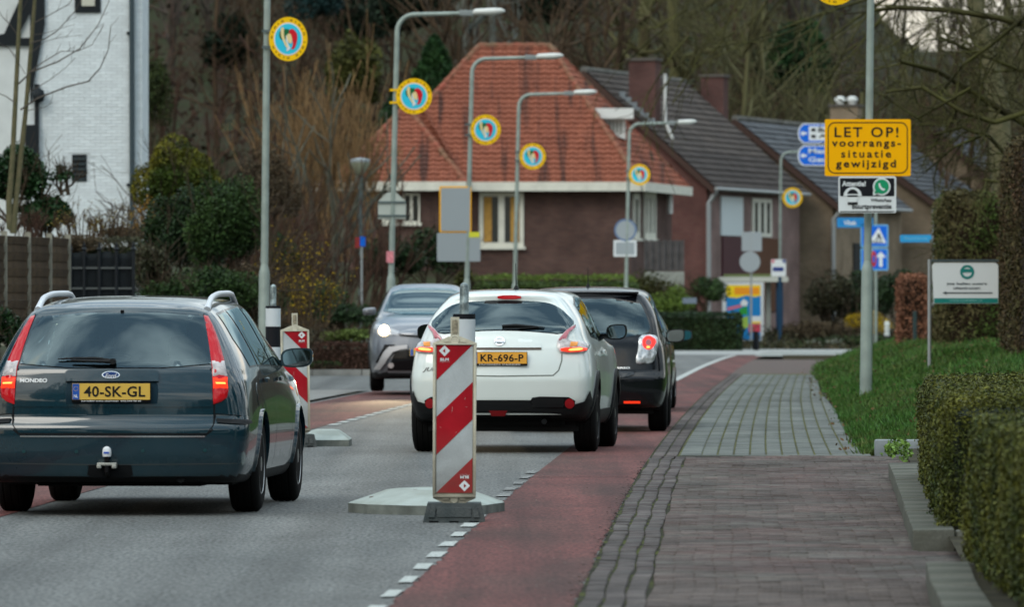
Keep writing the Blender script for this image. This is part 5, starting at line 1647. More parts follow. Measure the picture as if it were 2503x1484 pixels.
class Sign:
    """flat sign built in metres about its own anchor; px() turns photo offsets into local metres"""
    def __init__(s, name, label, cat, ax, ay, Y, group=None, rot=0):
        s.Y = Y; s.ax, s.ay = ax, ay
        s.o = empty(name, label, cat, (PX(ax, Y), Y, PZ(ay, Y)), (0, 0, rot), group)
    def x(s, px): return (px - s.ax) / S(s.Y)
    def z(s, py): return (s.ay - py) / S(s.Y)
    def p(s, *pts): return [(s.x(a), s.z(b_)) for a, b_ in pts]
    def r(s, x0, x1, y0, y1, rad): return rrect(s.x(x0), s.x(x1), s.z(y1), s.z(y0), rad)
    def flat(s, name, poly, lay_, mat, parent=None, t=.002): return flat(name, poly, -.01 - lay_ * .003, mat, parent or s.o, t)
    def text(s, name, str_, x0, x1, y0, y1, lay_, mat, bold=.02, **k):
        return text(name, str_, mat, k.pop('parent', s.o), s.x((x0 + x1) / 2), s.z((y0 + y1) / 2), abs(x1 - x0) / S(s.Y), -.012 - lay_ * .003, h=abs(y1 - y0) / S(s.Y), bold=bold, **k)


Y = 101.7
g = Sign('warning_sign', 'large yellow rectangular sign reading LET OP! voorrangssituatie gewijzigd', 'sign', 2121, 360, Y)
MB().prism(g.r(2016, 2226, 291, 430, .025), -.008, .012, 'xz').obj('panel', YEL, g.o)
po, pi = g.r(2023, 2219, 298, 424, .10), g.r(2025.5, 2216.5, 300.5, 421.5, .088)
ringf('border_line', po, pi, -.0095, SBLK, g.o)
g.text('lettering', 'LET OP!', 2040, 2196, 310, 335, 0, SBLK, .015, spacing=1.25)
g.text('lettering', 'voorrangs-', 2033, 2202, 345, 364, 0, SBLK, .024, spacing=1.3)
g.text('lettering', 'situatie', 2056, 2178, 367, 385, 0, SBLK, .018, spacing=1.35)
g.text('lettering', 'gewijzigd', 2043, 2190, 390, 415, 0, SBLK, .024, spacing=1.3)
b = MB(); b.box(-.10, .10, .013, .05, .18, .22); b.box(-.10, .10, .013, .05, -.22, -.18); b.obj('clamp', ZINC, g.o)
g = Sign('warning_sign', 'black and white neighbourhood watch sign with green phone logo and masked face', 'sign', 2120, 475, Y)
MB().prism(g.r(2049.5, 2190.5, 430.5, 520.5, .03), -.008, .01, 'xz').obj('panel', SWHT, g.o)
g.flat('black_field', g.r(2053, 2186, 435, 479.5, .015), 0, SBLK)
g.flat('bottom_line', g.r(2053, 2186, 516, 518.5, .004), 0, SBLK)
g.text('lettering', 'Attentie!', 2058, 2116, 442, 455, 1, SWHT, .03)
g.text('lettering', 'WhatsApp', 2128, 2179, 485, 495, 1, SBLK, .025)
g.text('lettering', 'buurtpreventie', 2083, 2179, 498, 514, 1, SBLK, .025)
cx, cz = g.x(2155), g.z(456)
lg = g.flat('logo_outline', circ(cx, cz, .122), 1, SWHT)
g.flat('logo_tail', g.p((2134, 466), (2134, 478), (2148, 474)), 1, SWHT)
g.flat('logo_disc', circ(cx, cz, .100), 2, M('logo_green', (.01, .27, .12), .45), lg)
g.flat('logo_tail_green', g.p((2138, 466), (2138, 474), (2148, 470)), 2, M('logo_green', (.01, .27, .12), .45), lg)
g.flat('handset', chaikin(g.p((2147, 448), (2151, 447), (2152, 453), (2157, 460), (2163, 461), (2163, 465), (2157, 466), (2149, 459)), 1), 3, SWHT, lg)
cx, cz = g.x(2084), g.z(479)
fc = g.flat('face_halo', [q for q in circ(cx, cz, .125) if q[1] > cz - .02], 1.2, SWHT)
g.flat('face', circ(cx, cz - .01, .075, 24, .085), 2, SWHT, fc)
g.flat('cap', [p for p in circ(cx, cz + .01, .078, 28, .085) if p[1] > cz + .02], 2.6, SBLK, fc)
g.flat('mask', rrect(cx - .072, cx + .072, cz - .012, cz + .012, .008), 3, SBLK, fc)
g.flat('collar', g.p((2072, 494), (2096, 494), (2094, 499), (2074, 499)), 3, SBLK, fc)
g.flat('scarf', g.p((2072, 494), (2096, 494), (2096, 500), (2072, 500)), 2, SBLK, fc)

# car dealer's sign on the verge
Y = 109
g = Sign('dealer_sign', 'white sign board with teal stripe and ring logo on a thin post in the grass', 'sign', 2272, 690, Y)
zg = -g.o.location.z + float(vz(PX(2272, Y), Y)) - .1
MB().tube([(0, 0, zg), (0, 0, g.z(634))], .028, 10).obj('post', ZINC, g.o, 60)
MB().box(g.x(2276), g.x(2441), -.02, .02, g.z(640), g.z(634)).obj('top_rail', M('rail_dark', (.06, .08, .085), .5), g.o)
MB().prism([(g.x(2282), g.z(742)), (g.x(2440), g.z(742)), (g.x(2440), g.z(648)), (g.x(2433), g.z(642)), (g.x(2284), g.z(642)), (g.x(2278), g.z(648))], -.008, .008, 'xz').obj('board', SWHT, g.o)
g.flat('teal_stripe', g.r(2283, 2439, 729, 741, .004), 0, STEAL)
cx, cz = g.x(2364), g.z(665)
ringf('ring_logo', circ(cx, cz, .105), circ(cx, cz, .068), -.012, STEAL, g.o)
g.flat('logo_band', rrect(cx - .085, cx + .085, cz - .005, cz + .045, .01), 1, STEAL)
g.text('lettering', "joe kallen auto's", 2314, 2412, 690, 698, 1, M('ink_grey', (.08, .10, .11), .6), .03)
g.text('lettering', 'ulestraten', 2330, 2396, 701, 707, 1, M('ink_grey', (.08, .10, .11), .6), .03)
g.flat('arrow_line', g.p((2312, 714.5), (2426, 714.5), (2426, 717.5), (2312, 717.5)), 1, M('ink_grey', (.08, .10, .11), .6))
g.flat('arrow_head', g.p((2303, 716), (2313, 712), (2313, 720)), 1, M('ink_grey', (.08, .10, .11), .6))
g.text('lettering', 'www.joekallen.nl', 2320, 2400, 732, 738, 1, M('ink_teal', (.2, .45, .42), .6), .02)

# direction sign mast with street signs
Y = 238
g = Sign('direction_sign', 'blue arrow direction boards pointing left on a tall mast behind the yellow sign', 'sign', 2141, 500, Y)
MB().tube([(0, .06, -g.o.location.z), (0, .06, g.z(296))], .05, 10).obj('mast', GALV, g.o, 60)
for (y0, y1, wb) in ((301, 350, True), (355, 405, False)):
    ym = (y0 + y1) / 2
    a = g.flat('arrow_board', g.p((1963, y0), (2150, y0), (2150, y1), (1963, y1), (1953, y1 - 10), (1950, ym), (1953, y0 + 10)), 0, SWHT, t=.001)
    g.flat('blue_field', g.p((1965, y0 + 2.5), (2148, y0 + 2.5), (2148, y1 - 2.5), (1965, y1 - 2.5), (1956, y1 - 11), (1953, ym), (1956, y0 + 11)), 1, SBLU, a)
    g.flat('arrow', g.p((1956, ym), (1964, ym - 7), (1964, ym - 2.5), (1972, ym - 2.5), (1972, ym + 2.5), (1964, ym + 2.5), (1964, ym + 7)), 3, SWHT, a)
    if wb:
        g.flat('white_field', g.p((1977, y0 + 7), (2140, y0 + 7), (2140, y1 - 7), (1977, y1 - 7)), 2, SWHT, a)
        for q, tt in enumerate(('Beek', 'Airport')):
            g.flat('pictogram', g.p((1983, y0 + 12 + q * 16), (1994, y0 + 12 + q * 16), (1994, y0 + 20 + q * 16), (1983, y0 + 20 + q * 16)), 4, SBLK, a)
            g.text('lettering', tt, 2000, 2000 + 13 * len(tt), y0 + 10.5 + q * 16, y0 + 22 + q * 16, 4, SBLK, .03, parent=a)
    else:
        g.text('lettering', 'Maastricht', 1976, 2096, y0 + 7, y0 + 20, 3, M('sign_text', (.55, .62, .7), .5), .03, parent=a)
        g.text('lettering', 'Geulle', 1976, 2048, y0 + 28, y0 + 41, 3, M('sign_text', (.55, .62, .7), .5), .03, parent=a)
g = Sign('street_sign', 'small dark blue street name plate just left of the near lamp pole', 'sign', 2141, 545, Y)
MB().prism(g.r(2046, 2134, 532, 556, .02), -.01, .01, 'xz').obj('plate', M('street_blue', (.02, .20, .50), .45), g.o)
ringf('white_line', g.r(2048, 2132, 534, 554, .02), g.r(2050, 2130, 536, 552, .015), -.012, SLBL, g.o)
g.text('lettering', 'Vliek', 2062, 2094, 539, 550, 1, SWHT, .02)
g = Sign('traffic_sign', 'square blue pedestrian crossing sign on the mast behind the near lamp pole', 'sign', 2141, 577, Y)
MB().prism(g.r(2104, 2171, 549, 604, .04), -.01, .01, 'xz').obj('plate', M('edge_blue', (.16, .42, .68), .45), g.o)
g.flat('blue_field', g.r(2107, 2168, 552, 601, .03), 0, SBLU)
g.flat('white_triangle', g.p((2148, 556), (2166, 594), (2122, 594)), 1, SWHT)
for q in range(4): g.flat('crossing_bar', g.p((2132 + q * 7, 588), (2135 + q * 7, 588), (2136 + q * 7, 593), (2131 + q * 7, 593)), 2, SBLK)
g.flat('walker', g.p((2144, 572), (2149, 570), (2152, 577), (2156, 586), (2152, 586), (2148, 580), (2143, 587), (2140, 586), (2145, 578)), 2, SBLK)
g = Sign('traffic_sign', 'square blue sign with a white arrow pointing up, below the crossing sign', 'sign', 2141, 634, Y)
MB().prism(g.r(2104, 2171, 607, 661, .04), -.01, .01, 'xz').obj('plate', M('edge_blue', (.16, .42, .68), .45), g.o)
g.flat('blue_field', g.r(2107, 2168, 610, 658, .03), 0, SBLU)
g.flat('white_arrow', g.p((2153, 615), (2166, 629), (2157, 629), (2157, 652), (2149, 652), (2149, 629), (2140, 629)), 1, SWHT)
g = Sign('traffic_sign', 'edge-on red and blue sign just beside the near lamp pole', 'sign', 2136, 633, 225, None, R(68))
MB().prism(circ(0, 0, .22, 24, .24), -.01, .01, 'xz').obj('plate', SRED, g.o)
g.flat('blue_half', circ(-.04, 0, .12, 20), 0, SBLU)
MB().tube([(-.05, .05, -g.o.location.z), (-.05, .05, .3)], .03, 8).obj('post', ZINC, g.o)
g = Sign('street_sign', 'light blue street name plate on a post beyond the dealer sign', 'sign', 2283, 582, 190)
MB().prism(g.r(2200, 2277, 574, 592, .02), -.01, .01, 'xz').obj('plate', SLBL, g.o)
MB().tube([(0, .04, -g.o.location.z), (0, .04, g.z(512))], .045, 8).obj('post', ZINC, g.o, 60)
g.text('lettering', 'Maastrichterweg', 2210, 2268, 579, 587, 1, M('faint_text', (.15, .45, .65), .5), .02)

# sign backs on the lamp posts
g = Sign('sign_back', 'grey back of an upright sign with yellow edge, upper one on the third lamp post', 'sign', 1113, 512, 165.6)
MB().prism(g.r(1074, 1152, 455, 568, .03), .06, .09, 'xz').obj('yellow_edge', YEL, g.o)
MB().prism(g.r(1077.5, 1148.5, 458.5, 564.5, .02), .045, .0595, 'xz').obj('panel', SB, g.o)
g = Sign('sign_back', 'grey back of a wide sign, lower one on the third lamp post', 'sign', 1121, 604, 165.6)
MB().prism(g.r(1068, 1174, 569, 639, .03), .06, .09, 'xz').obj('panel', SB, g.o)
MB().prism(g.r(1146, 1172, 567, 580, .004), .053, .0595, 'xz').obj('yellow_label', M('label_yellow', (.6, .6, .05), .5), g.o)
g = Sign('sign_back', 'pale back of a house-shaped sign on the second lamp post', 'sign', 957, 505, 140.5)
MB().prism(g.p((924, 535), (992, 535), (992, 492), (968, 470), (946, 470), (924, 492)), .07, .09, 'xz').obj('panel', M('sign_back_pale', (.42, .46, .42), .5, .2), g.o)
for py in (494, 527): MB().box(g.x(924), g.x(992), .04, .068, g.z(py) - .02, g.z(py) + .02).obj('rail', GALVD, g.o)
g = Sign('sign_back', 'round grey sign back on the lamp post below the white dormer', 'sign', 1529, 562, 224.9)
MB().prism(circ(0, 0, 27 / 80), .06, .08, 'xz').obj('panel', SB, g.o)
ringf('rim', circ(0, 0, 27.5 / 80), circ(0, 0, 23 / 80), .058, M('rim_blue', (.12, .18, .30), .5), g.o)
g = Sign('sign_back', 'small rectangular sign back under the round one on the lamp post', 'sign', 1528, 607, 224.9)
MB().prism(g.r(1500, 1556, 587, 627, .02), .06, .08, 'xz').obj('edge', SWHT, g.o)
MB().prism(g.r(1505, 1551, 592, 622, .01), .05, .0595, 'xz').obj('panel', SB, g.o)
g = Sign('sign_back', 'pale square sign back above a round one, left of the bus stop sign', 'sign', 1836, 612, 240)
MB().prism(g.r(1813, 1862, 567, 614, .04), -.03, -.01, 'xz').obj('panel', SB, g.o)
MB().tube([(0, 0, -g.o.location.z), (0, 0, g.z(565))], .035, 8).obj('post', ZINC, g.o, 60)
g = Sign('sign_back', 'pale round sign back on the post in front of the bus shelter', 'sign', 1833, 640, 239.9)
MB().prism(circ(0, 0, .335), -.03, -.01, 'xz').obj('panel', SB, g.o)
g = Sign('traffic_sign', 'tiny blue and red sign among the bushes left of the second lamp post', 'sign', 884, 590, 160)
MB().prism(g.r(880, 893, 578, 602, .01), -.01, .01, 'xz').obj('plate', SBLU, g.o)
MB().prism(g.r(868, 879, 580, 606, .01), -.01, .01, 'xz').obj('plate', M('dull_red', (.25, .03, .03), .5), g.o)
MB().tube([(0, .03, -1.9), (0, .03, .1)], .025, 8).obj('post', ZINC, g.o)
# garden globe lamp
g = Sign('garden_lamp', 'small post lamp with pale conical shade in front of the orange roof', 'street lamp', 881, 440, 190)
MB().tube([(0, 0, -g.o.location.z + .8), (0, 0, .18)], .05, 8).obj('post', GALVD, g.o, 60)
MB().lathe([(.06, .12), (.12, .18), (.24, .42), (.24, .46), (.05, .48)], 16, 'z').obj('shade', M('shade_pale', (.24, .26, .19), .5), g.o, 50)
b = MB(); b.lathe([(.25, .47), (.25, .54), (.03, .58)], 16, 'z'); b.obj('lamp_cap', SB, g.o, 50)

# bus shelter, bus stop sign, poster
Y = 250
g = Sign('bus_shelter', 'pale flat-roofed bus shelter with dark blue post beside the poster', 'bus shelter', 1840, 848, Y)
MB().box(g.x(1757), g.x(1926), -.3, 1.3, g.z(689), g.z(677)).obj('roof', M('shelter_cream', (.48, .50, .45), .6), g.o)
MB().box(g.x(1770), g.x(1900), .4, .6, g.z(677) + .002, g.z(670)).obj('roof_edge', M('moss_edge', (.12, .15, .06), .9), g.o)
MB().box(g.x(1897), g.x(1914), .0, .12, 0, g.z(689) - .002).obj('post', M('post_blue', (.015, .05, .10), .5), g.o)
MB().box(g.x(1874), g.x(1886), .8, .9, .5, g.z(689) - .002).obj('post', M('shelter_cream', (.48, .50, .45), .6), g.o)
MB().box(g.x(1780), g.x(1870), 1.1, 1.14, .3, g.z(700)).obj('back_pane', glass('shelter_glass', (.6, .66, .66)), g.o)
g = Sign('poster_case', 'bright advertising poster in yellow, blue and red under the bus shelter roof', 'poster', 1816, 848, 249)
MB().prism(g.r(1765, 1867, 690, 839, .02), .0, .12, 'xz').obj('case', M('case_white', (.56, .60, .62), .4), g.o)
for px in (1787, 1850): MB().box(g.x(px - 4), g.x(px + 4), .02, .10, 0, g.z(839)).obj('leg', M('post_blue', (.015, .05, .10), .5), g.o)
pp = flat('poster', g.p((1775, 832), (1859, 832), (1859, 697), (1775, 697)), -.002, M('poster_blue', (.015, .20, .50), .4), g.o)
def pf(n_, pts, lay_, col): return flat(n_, g.p(*pts), -.002 - .002 * lay_, col, pp)
PY = M('poster_yellow', (.85, .62, .02), .4); PO = M('poster_orange', (.80, .30, .02), .4); PG = M('poster_green', (.03, .28, .05), .4); PK = M('poster_pink', (.62, .15, .20), .4); PR = M('poster_red', (.55, .06, .10), .4)
pf('print', ((1775, 697), (1859, 697), (1859, 723), (1845, 726), (1825, 722), (1800, 729), (1775, 726)), 1, PY)
pf('print', ((1795, 702), (1856, 702), (1856, 720), (1795, 720)), 2, PO)
pf('print', ((1778, 752), (1812, 744), (1814, 750), (1778, 759)), 1, PK)
pf('print', ((1806, 756), (1826, 748), (1828, 770), (1808, 768)), 1, PG)
pf('print', ((1810, 740), (1818, 731), (1828, 738), (1826, 748), (1812, 748)), 2, SWHT)
pf('print', ((1810, 778), (1829, 772), (1829, 800), (1814, 806)), 1, M('poster_lime', (.30, .45, .08), .4))
pf('print', ((1833, 773), (1859, 773), (1859, 786), (1833, 786)), 1, SWHT)
pf('print', ((1833, 786), (1859, 786), (1859, 791), (1833, 791)), 1, PY)
pf('print', ((1830, 792), (1859, 792), (1859, 812), (1830, 812)), 1, PR)
g = Sign('bus_stop_sign', 'white bus stop sign with dark blue band beside the smallest lamp post', 'sign', 1903, 654, 248)
MB().prism(g.r(1885, 1921, 634, 676, .02), -.02, .02, 'xz').obj('panel', SWHT, g.o)
g.flat('blue_band', g.r(1889, 1915, 653, 663, .004), 3.5, M('navy', (.01, .03, .20), .5))
g.flat('red_corner', g.p((1886, 635), (1894, 635), (1892, 642), (1886, 643)), 3.5, PK)
g.flat('blue_corner', g.p((1912, 635), (1920, 635), (1920, 643), (1914, 642)), 3.5, M('navy', (.01, .03, .20), .5))
MB().tube([(.05, .05, -g.o.location.z), (.05, .05, .2)], .06, 10).obj('post', M('post_blue', (.015, .05, .10), .5), g.o, 60)

# bollards
bd_ = None
for i, (px, lab) in enumerate(((1790, 'black and white bollard in front of the poster, at the dark hedge end'), (1848, 'black bollard below the right edge of the poster'), (2168, 'black and white bollard right of the blue sign mast'))):
    Yb = 232
    if bd_ is None:
        bd_ = empty('bollard', lab, 'bollard', (PX(px, Yb), Yb, 0), group='bollards at the crossing')
        MB().lathe([(.09, 0), (.09, .45), (.085, .46)], 14, 'z').obj('lower_post', SBLK, bd_, 50)
        MB().lathe([(.085, .461), (.085, .56), (.07, .565), (.07, .62), (.085, .625), (.085, .70), (.07, .71), (.07, .76), (.085, .77), (.08, .88), (.03, .92)], 14, 'z').obj('banded_top', M('bollard_white', (.45, .48, .46), .6), bd_, 50)
        cur = bd_
    else:
        cur = copy_tree(bd_); cur['label'] = lab; cur.location = (PX(px, Yb), Yb, 0)
cur2 = [o for o in bpy.data.objects if o.get('label') == 'black bollard below the right edge of the poster'][0]
for ch in list(cur2.children):
    if ch.name.startswith('banded'): bpy.data.objects.remove(ch)
cur2.scale = (1, 1, 1.3)

# ------------------------------------------------------------------ road works beacons, steel posts, concrete blocks
REFW = M('reflective_white', (.42, .46, .47), .4, var=.12, vscale=6, dirt=.6, bump=.15, bscale=400, speck=.10, sscale=260)
REFR = M('reflective_red', (.34, .007, .015), .38, var=.14, vscale=6, dirt=.5, bump=.1, bscale=400)
FRM = M('beacon_frame', (.56, .54, .43), .55, var=.22, dirt=.7, vscale=11, col2=(.45, .43, .34), speck=.08, sscale=90)
RUB = M('recycled_rubber', (.055, .068, .07), .85, var=.4, vscale=8, bump=.5, bscale=60, col2=(.085, .095, .095))
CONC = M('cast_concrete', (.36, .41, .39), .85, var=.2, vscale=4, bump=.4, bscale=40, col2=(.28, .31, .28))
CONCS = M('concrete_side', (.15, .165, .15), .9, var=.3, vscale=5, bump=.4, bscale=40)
DIRT = M('print_wear', (.70, .66, .52), .7)


def beacon(label, X, Y, sg, rot=0, yawz=0):
    B = empty('traffic_beacon', label, 'beacon', (X, Y, 0), (0, rot, yawz), 'red and white road works beacons')
    hb = .142
    z0, z1 = .125, 1.21
    fr = [( -hb + .004, z0 + .03), (-.05, z0 - .01), (.05, z0 - .01), (hb - .004, z0 + .03), (hb, z1 - .05), (.04, z1 - .008), (-.04, z1 - .008), (-hb, z1 - .05)]
    MB().prism(fr, -.018, .03, 'xz').obj('frame', FRM, B)
    zt, zb2, hw = 1.155, .19, .117
    # raised lips round the recessed face
    b = MB()
    b.box(-hb + .002, -hw - .006, -.034, -.0185, z0 + .05, z1 - .06, bev=.004); b.box(hw + .006, hb - .002, -.034, -.0185, z0 + .05, z1 - .06, bev=.004)
    b.box(-hb + .006, hb - .006, -.034, -.0185, z1 - .062, z1 - .05, bev=.003)
    b.box(-hb + .006, hb - .006, -.034, -.0185, zb2 - .03, zb2 - .012, bev=.004)
    b.obj('rim', FRM, B, 40)
    b = MB(); b.lathe([(.03, -.026), (.026, -.03), (.02, -.024)], 20, 'y', (0, 0, z1 - .03)); b.box(-.07, -.04, -.028, -.0185, z1 - .045, z1 - .035); b.box(.04, .07, -.028, -.0185, z1 - .045, z1 - .035)
    b.lathe([(.026, -.026), (.022, -.03), (.018, -.024)], 20, 'y', (0, 0, z0 + .022)); b.box(-.075, -.035, -.026, -.0185, z0 + .02, z0 + .035); b.box(.035, .075, -.026, -.0185, z0 + .02, z0 + .035)
    b.obj('moulding', FRM, B, 40)
    MB().prism([(-.028, z1 - .012), (.028, z1 - .012), (.028, z1 + .118), (-.028, z1 + .118)], -.02, .026, 'xz').obj('top_tab', FRM, B)
    MB().box(-.018, .018, -.026, -.0205, z1 + .012, z1 + .10, bev=.002).obj('tab_inset', M('tab_grime', (.28, .25, .18), .8, var=.4, vscale=40), B)
    fa = MB().prism([(-hw, zb2), (hw, zb2), (hw, zt), (-hw, zt)], -.022, -.0185, 'xz').obj('face', REFW, B)
    def zz(t): return zt - t * (zt - zb2)
    def st_(pts): return [(sg * a, zz(t)) for a, t in pts]
    y = -.0225
    flat('red_stripe', st_([(-hw, 0), (hw, .004), (-hw, .243)]), y, REFR, fa)
    flat('red_stripe', st_([(-hw, .49), (hw, .255), (hw, .506), (-hw, .745)]), y, REFR, fa)
    flat('red_stripe', st_([(-hw, 1), (hw, .765), (hw, 1)]), y, REFR, fa)
    for cx, cz, fl in ((-.066, zz(.047), 1), (.066, zz(.952), -1)):
        cx *= sg
        lg_ = flat('logo_diamond', [(cx + .036, cz), (cx, cz + .036), (cx - .036, cz), (cx, cz - .036)], y - .002, SWHT, fa, .001)
        flat('logo_arrow', [(cx - .012 * fl, cz), (cx + .004 * fl, cz + .014), (cx + .004 * fl, cz - .014)], y - .0032, REFR, lg_, .001)
        t1 = text('logo_lettering', 'BLM', SWHT, lg_, 0, 0, .055, y - .0032, h=.018, bold=.04)
        t2 = text('logo_lettering', 'Wegenbouw', M('faint_print', (.45, .25, .25), .6), lg_, 0, 0, .068, y - .0032, h=.010, bold=.01)
        for t_, dz in ((t1, -.056), (t2, -.072)):
            t_.location = (cx + .0, 0, cz + dz * fl)
            if fl < 0: t_.rotation_euler = (0, math.pi, 0); t_.location = (cx, 0, cz - dz)
            if fl < 0:
                t_.rotation_euler = (0, math.pi, 0)
    rg = np.random.default_rng(3)
    sc_ = MB()
    for q in range(16):
        x, z = rg.uniform(-hw * .9, hw * .9), rg.uniform(zb2 + .05, zt - .05); a = rg.uniform(0, 6.28); L = rg.uniform(.004, .02) * (1 if q > 3 else 2)
        dx, dz = math.cos(a) * L, math.sin(a) * L
        sc_.add([(x, y - .0026, z), (x + dx, y - .0026, z + dz), (x + dx * .9 + .0012, y - .0026, z + dz * .9 - .0012), (x + .0018, y - .0026, z - .0018)], [(0, 1, 2, 3)])
    sc_.obj('scratches', M('scratch', (.48, .36, .33), .7), fa)
    # foot
    b = MB(); b.prism([(-.20, 0), (.20, 0), (.195, .03), (.172, .125), (-.172, .125), (-.195, .03)], -.02 - .11, .28, 'xz')
    ft = b.obj('foot', RUB, B)
    b = MB()
    for sx in (-1, 1): b.prism([(sx * .165, .035), (sx * .125, .035), (sx * .12, .10), (sx * .15, .10)], -.142, -.1305, 'xz')
    b.box(-.11, .11, -.137, -.1305, .035, .10, bev=.003)
    b.obj('foot_relief', RUB, ft)
    b = MB()
    for sx in (-.13, 0, .13): b.box(sx - .03, sx + .03, -.1315, .281, -.001, .012)
    b.obj('foot_slot', SEAM, ft)
    return B


beacon('near red and white striped beacon standing in the middle of the road', PX(1110, 47.6), 47.62, 1, .004)
beacon('far red and white beacon, stripes falling to the right, behind the blue estate', PX(724, 73), 73.0, -1, -.012, .10)


def steel_post(label, X, Y, top, bands, ln=0):
    P_ = empty('steel_post', label, 'post', (X, Y, 0), (0, R(ln), 0), 'steel posts with reflective sleeves')
    MB().lathe([(.031, 0), (.031, top - .03), (.026, top - .012), (.014, top - .002), (.001, top)], 20, 'z').obj('tube', M('galv_spotted', (.24, .29, .29), .45, .6, var=.45, vscale=22, speck=.2, sscale=80), P_, 60)
    zt = bands[0][0]
    for i, (z1, z0, m_) in enumerate(bands):
        MB().lathe([(.077, z0), (.077, z1)], 24, 'z').obj('reflective_band', m_, P_, 50)
    return P_


BW = M('band_white', (.55, .60, .62), .35, bump=.2, bscale=300)
steel_post('grey steel post with black-capped white sleeve behind the near beacon', PX(1132, 50.4), 50.4, 1.56, [(1.345, 1.31, SBLK), (1.3095, 1.08, BW), (1.0795, .85, SBLK), (.8495, .62, BW)], .3)
steel_post('grey steel post with black and white banded sleeve behind the far beacon', PX(666, 75), 75.0, 1.62, [(1.40, 1.375, SBLK), (1.3745, 1.19, BW), (1.1895, .98, SBLK), (.9795, .79, BW), (.7895, .6, SBLK)], .3)


def conc_block(label, X, Y, poly, sc=1.0, rot=0):
    B = empty('concrete_block', label, 'concrete block', (X, Y, 0), (0, 0, rot), 'concrete traffic island blocks')
    n = len(poly)
    c_ = np.mean(poly, 0)
    rings = [(1.0, 0.002), (1.0, .062), (.965, .072), (.52, .155), (.0, .165)]
    V = []; Fl = []
    b = MB()
    ring = lambda s_, z: [tuple(c_ + (np.array(p) - c_) * s_) + (z,) for p in poly]
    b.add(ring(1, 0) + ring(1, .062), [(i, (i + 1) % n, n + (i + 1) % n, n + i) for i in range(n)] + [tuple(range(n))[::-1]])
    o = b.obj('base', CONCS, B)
    b = MB()
    for s_, z in ((1.0, .063), (.97, .072), (.52, .155)): V += ring(s_, z)
    for r_ in range(2): Fl += [(r_ * n + i, r_ * n + (i + 1) % n, (r_ + 1) * n + (i + 1) % n, (r_ + 1) * n + i) for i in range(n)]
    Fl += [tuple(2 * n + i for i in range(n))]
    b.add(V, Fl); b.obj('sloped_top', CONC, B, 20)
    for t in (.2, .45, .8):
        p = c_ + (np.array(poly[0]) - c_) * t * .85 + [0, -.12]
        MB().lathe([(.035, 0), (.03, .012), (.01, .016)], 12, 'z', (p[0], p[1], .155 - t * .075)).obj('lifting_bolt', M('rusty_bolt', (.12, .09, .07), .7, .4), B, 40)
    return B


pol = [(-.56, .6), (-.42, .22), (-.12, -.08), (.12, -.16), (.34, -.10), (.50, .75), (.42, 1.35), (.16, 1.9), (-.14, 1.75), (-.42, 1.25)]
conc_block('pale concrete island block under the near beacon and steel post', -.55, 49.3, pol)
conc_block('low concrete island block at the foot of the far beacon', PX(797, 73.8), 73.3, [(-.26, .1), (-.18, -.02), (.24, .0), (.25, .9), (.1, 1.6), (-.2, 1.4)])

# ------------------------------------------------------------------ cars
def mirror(p): return [(-a, b_) for a, b_ in p][::-1]


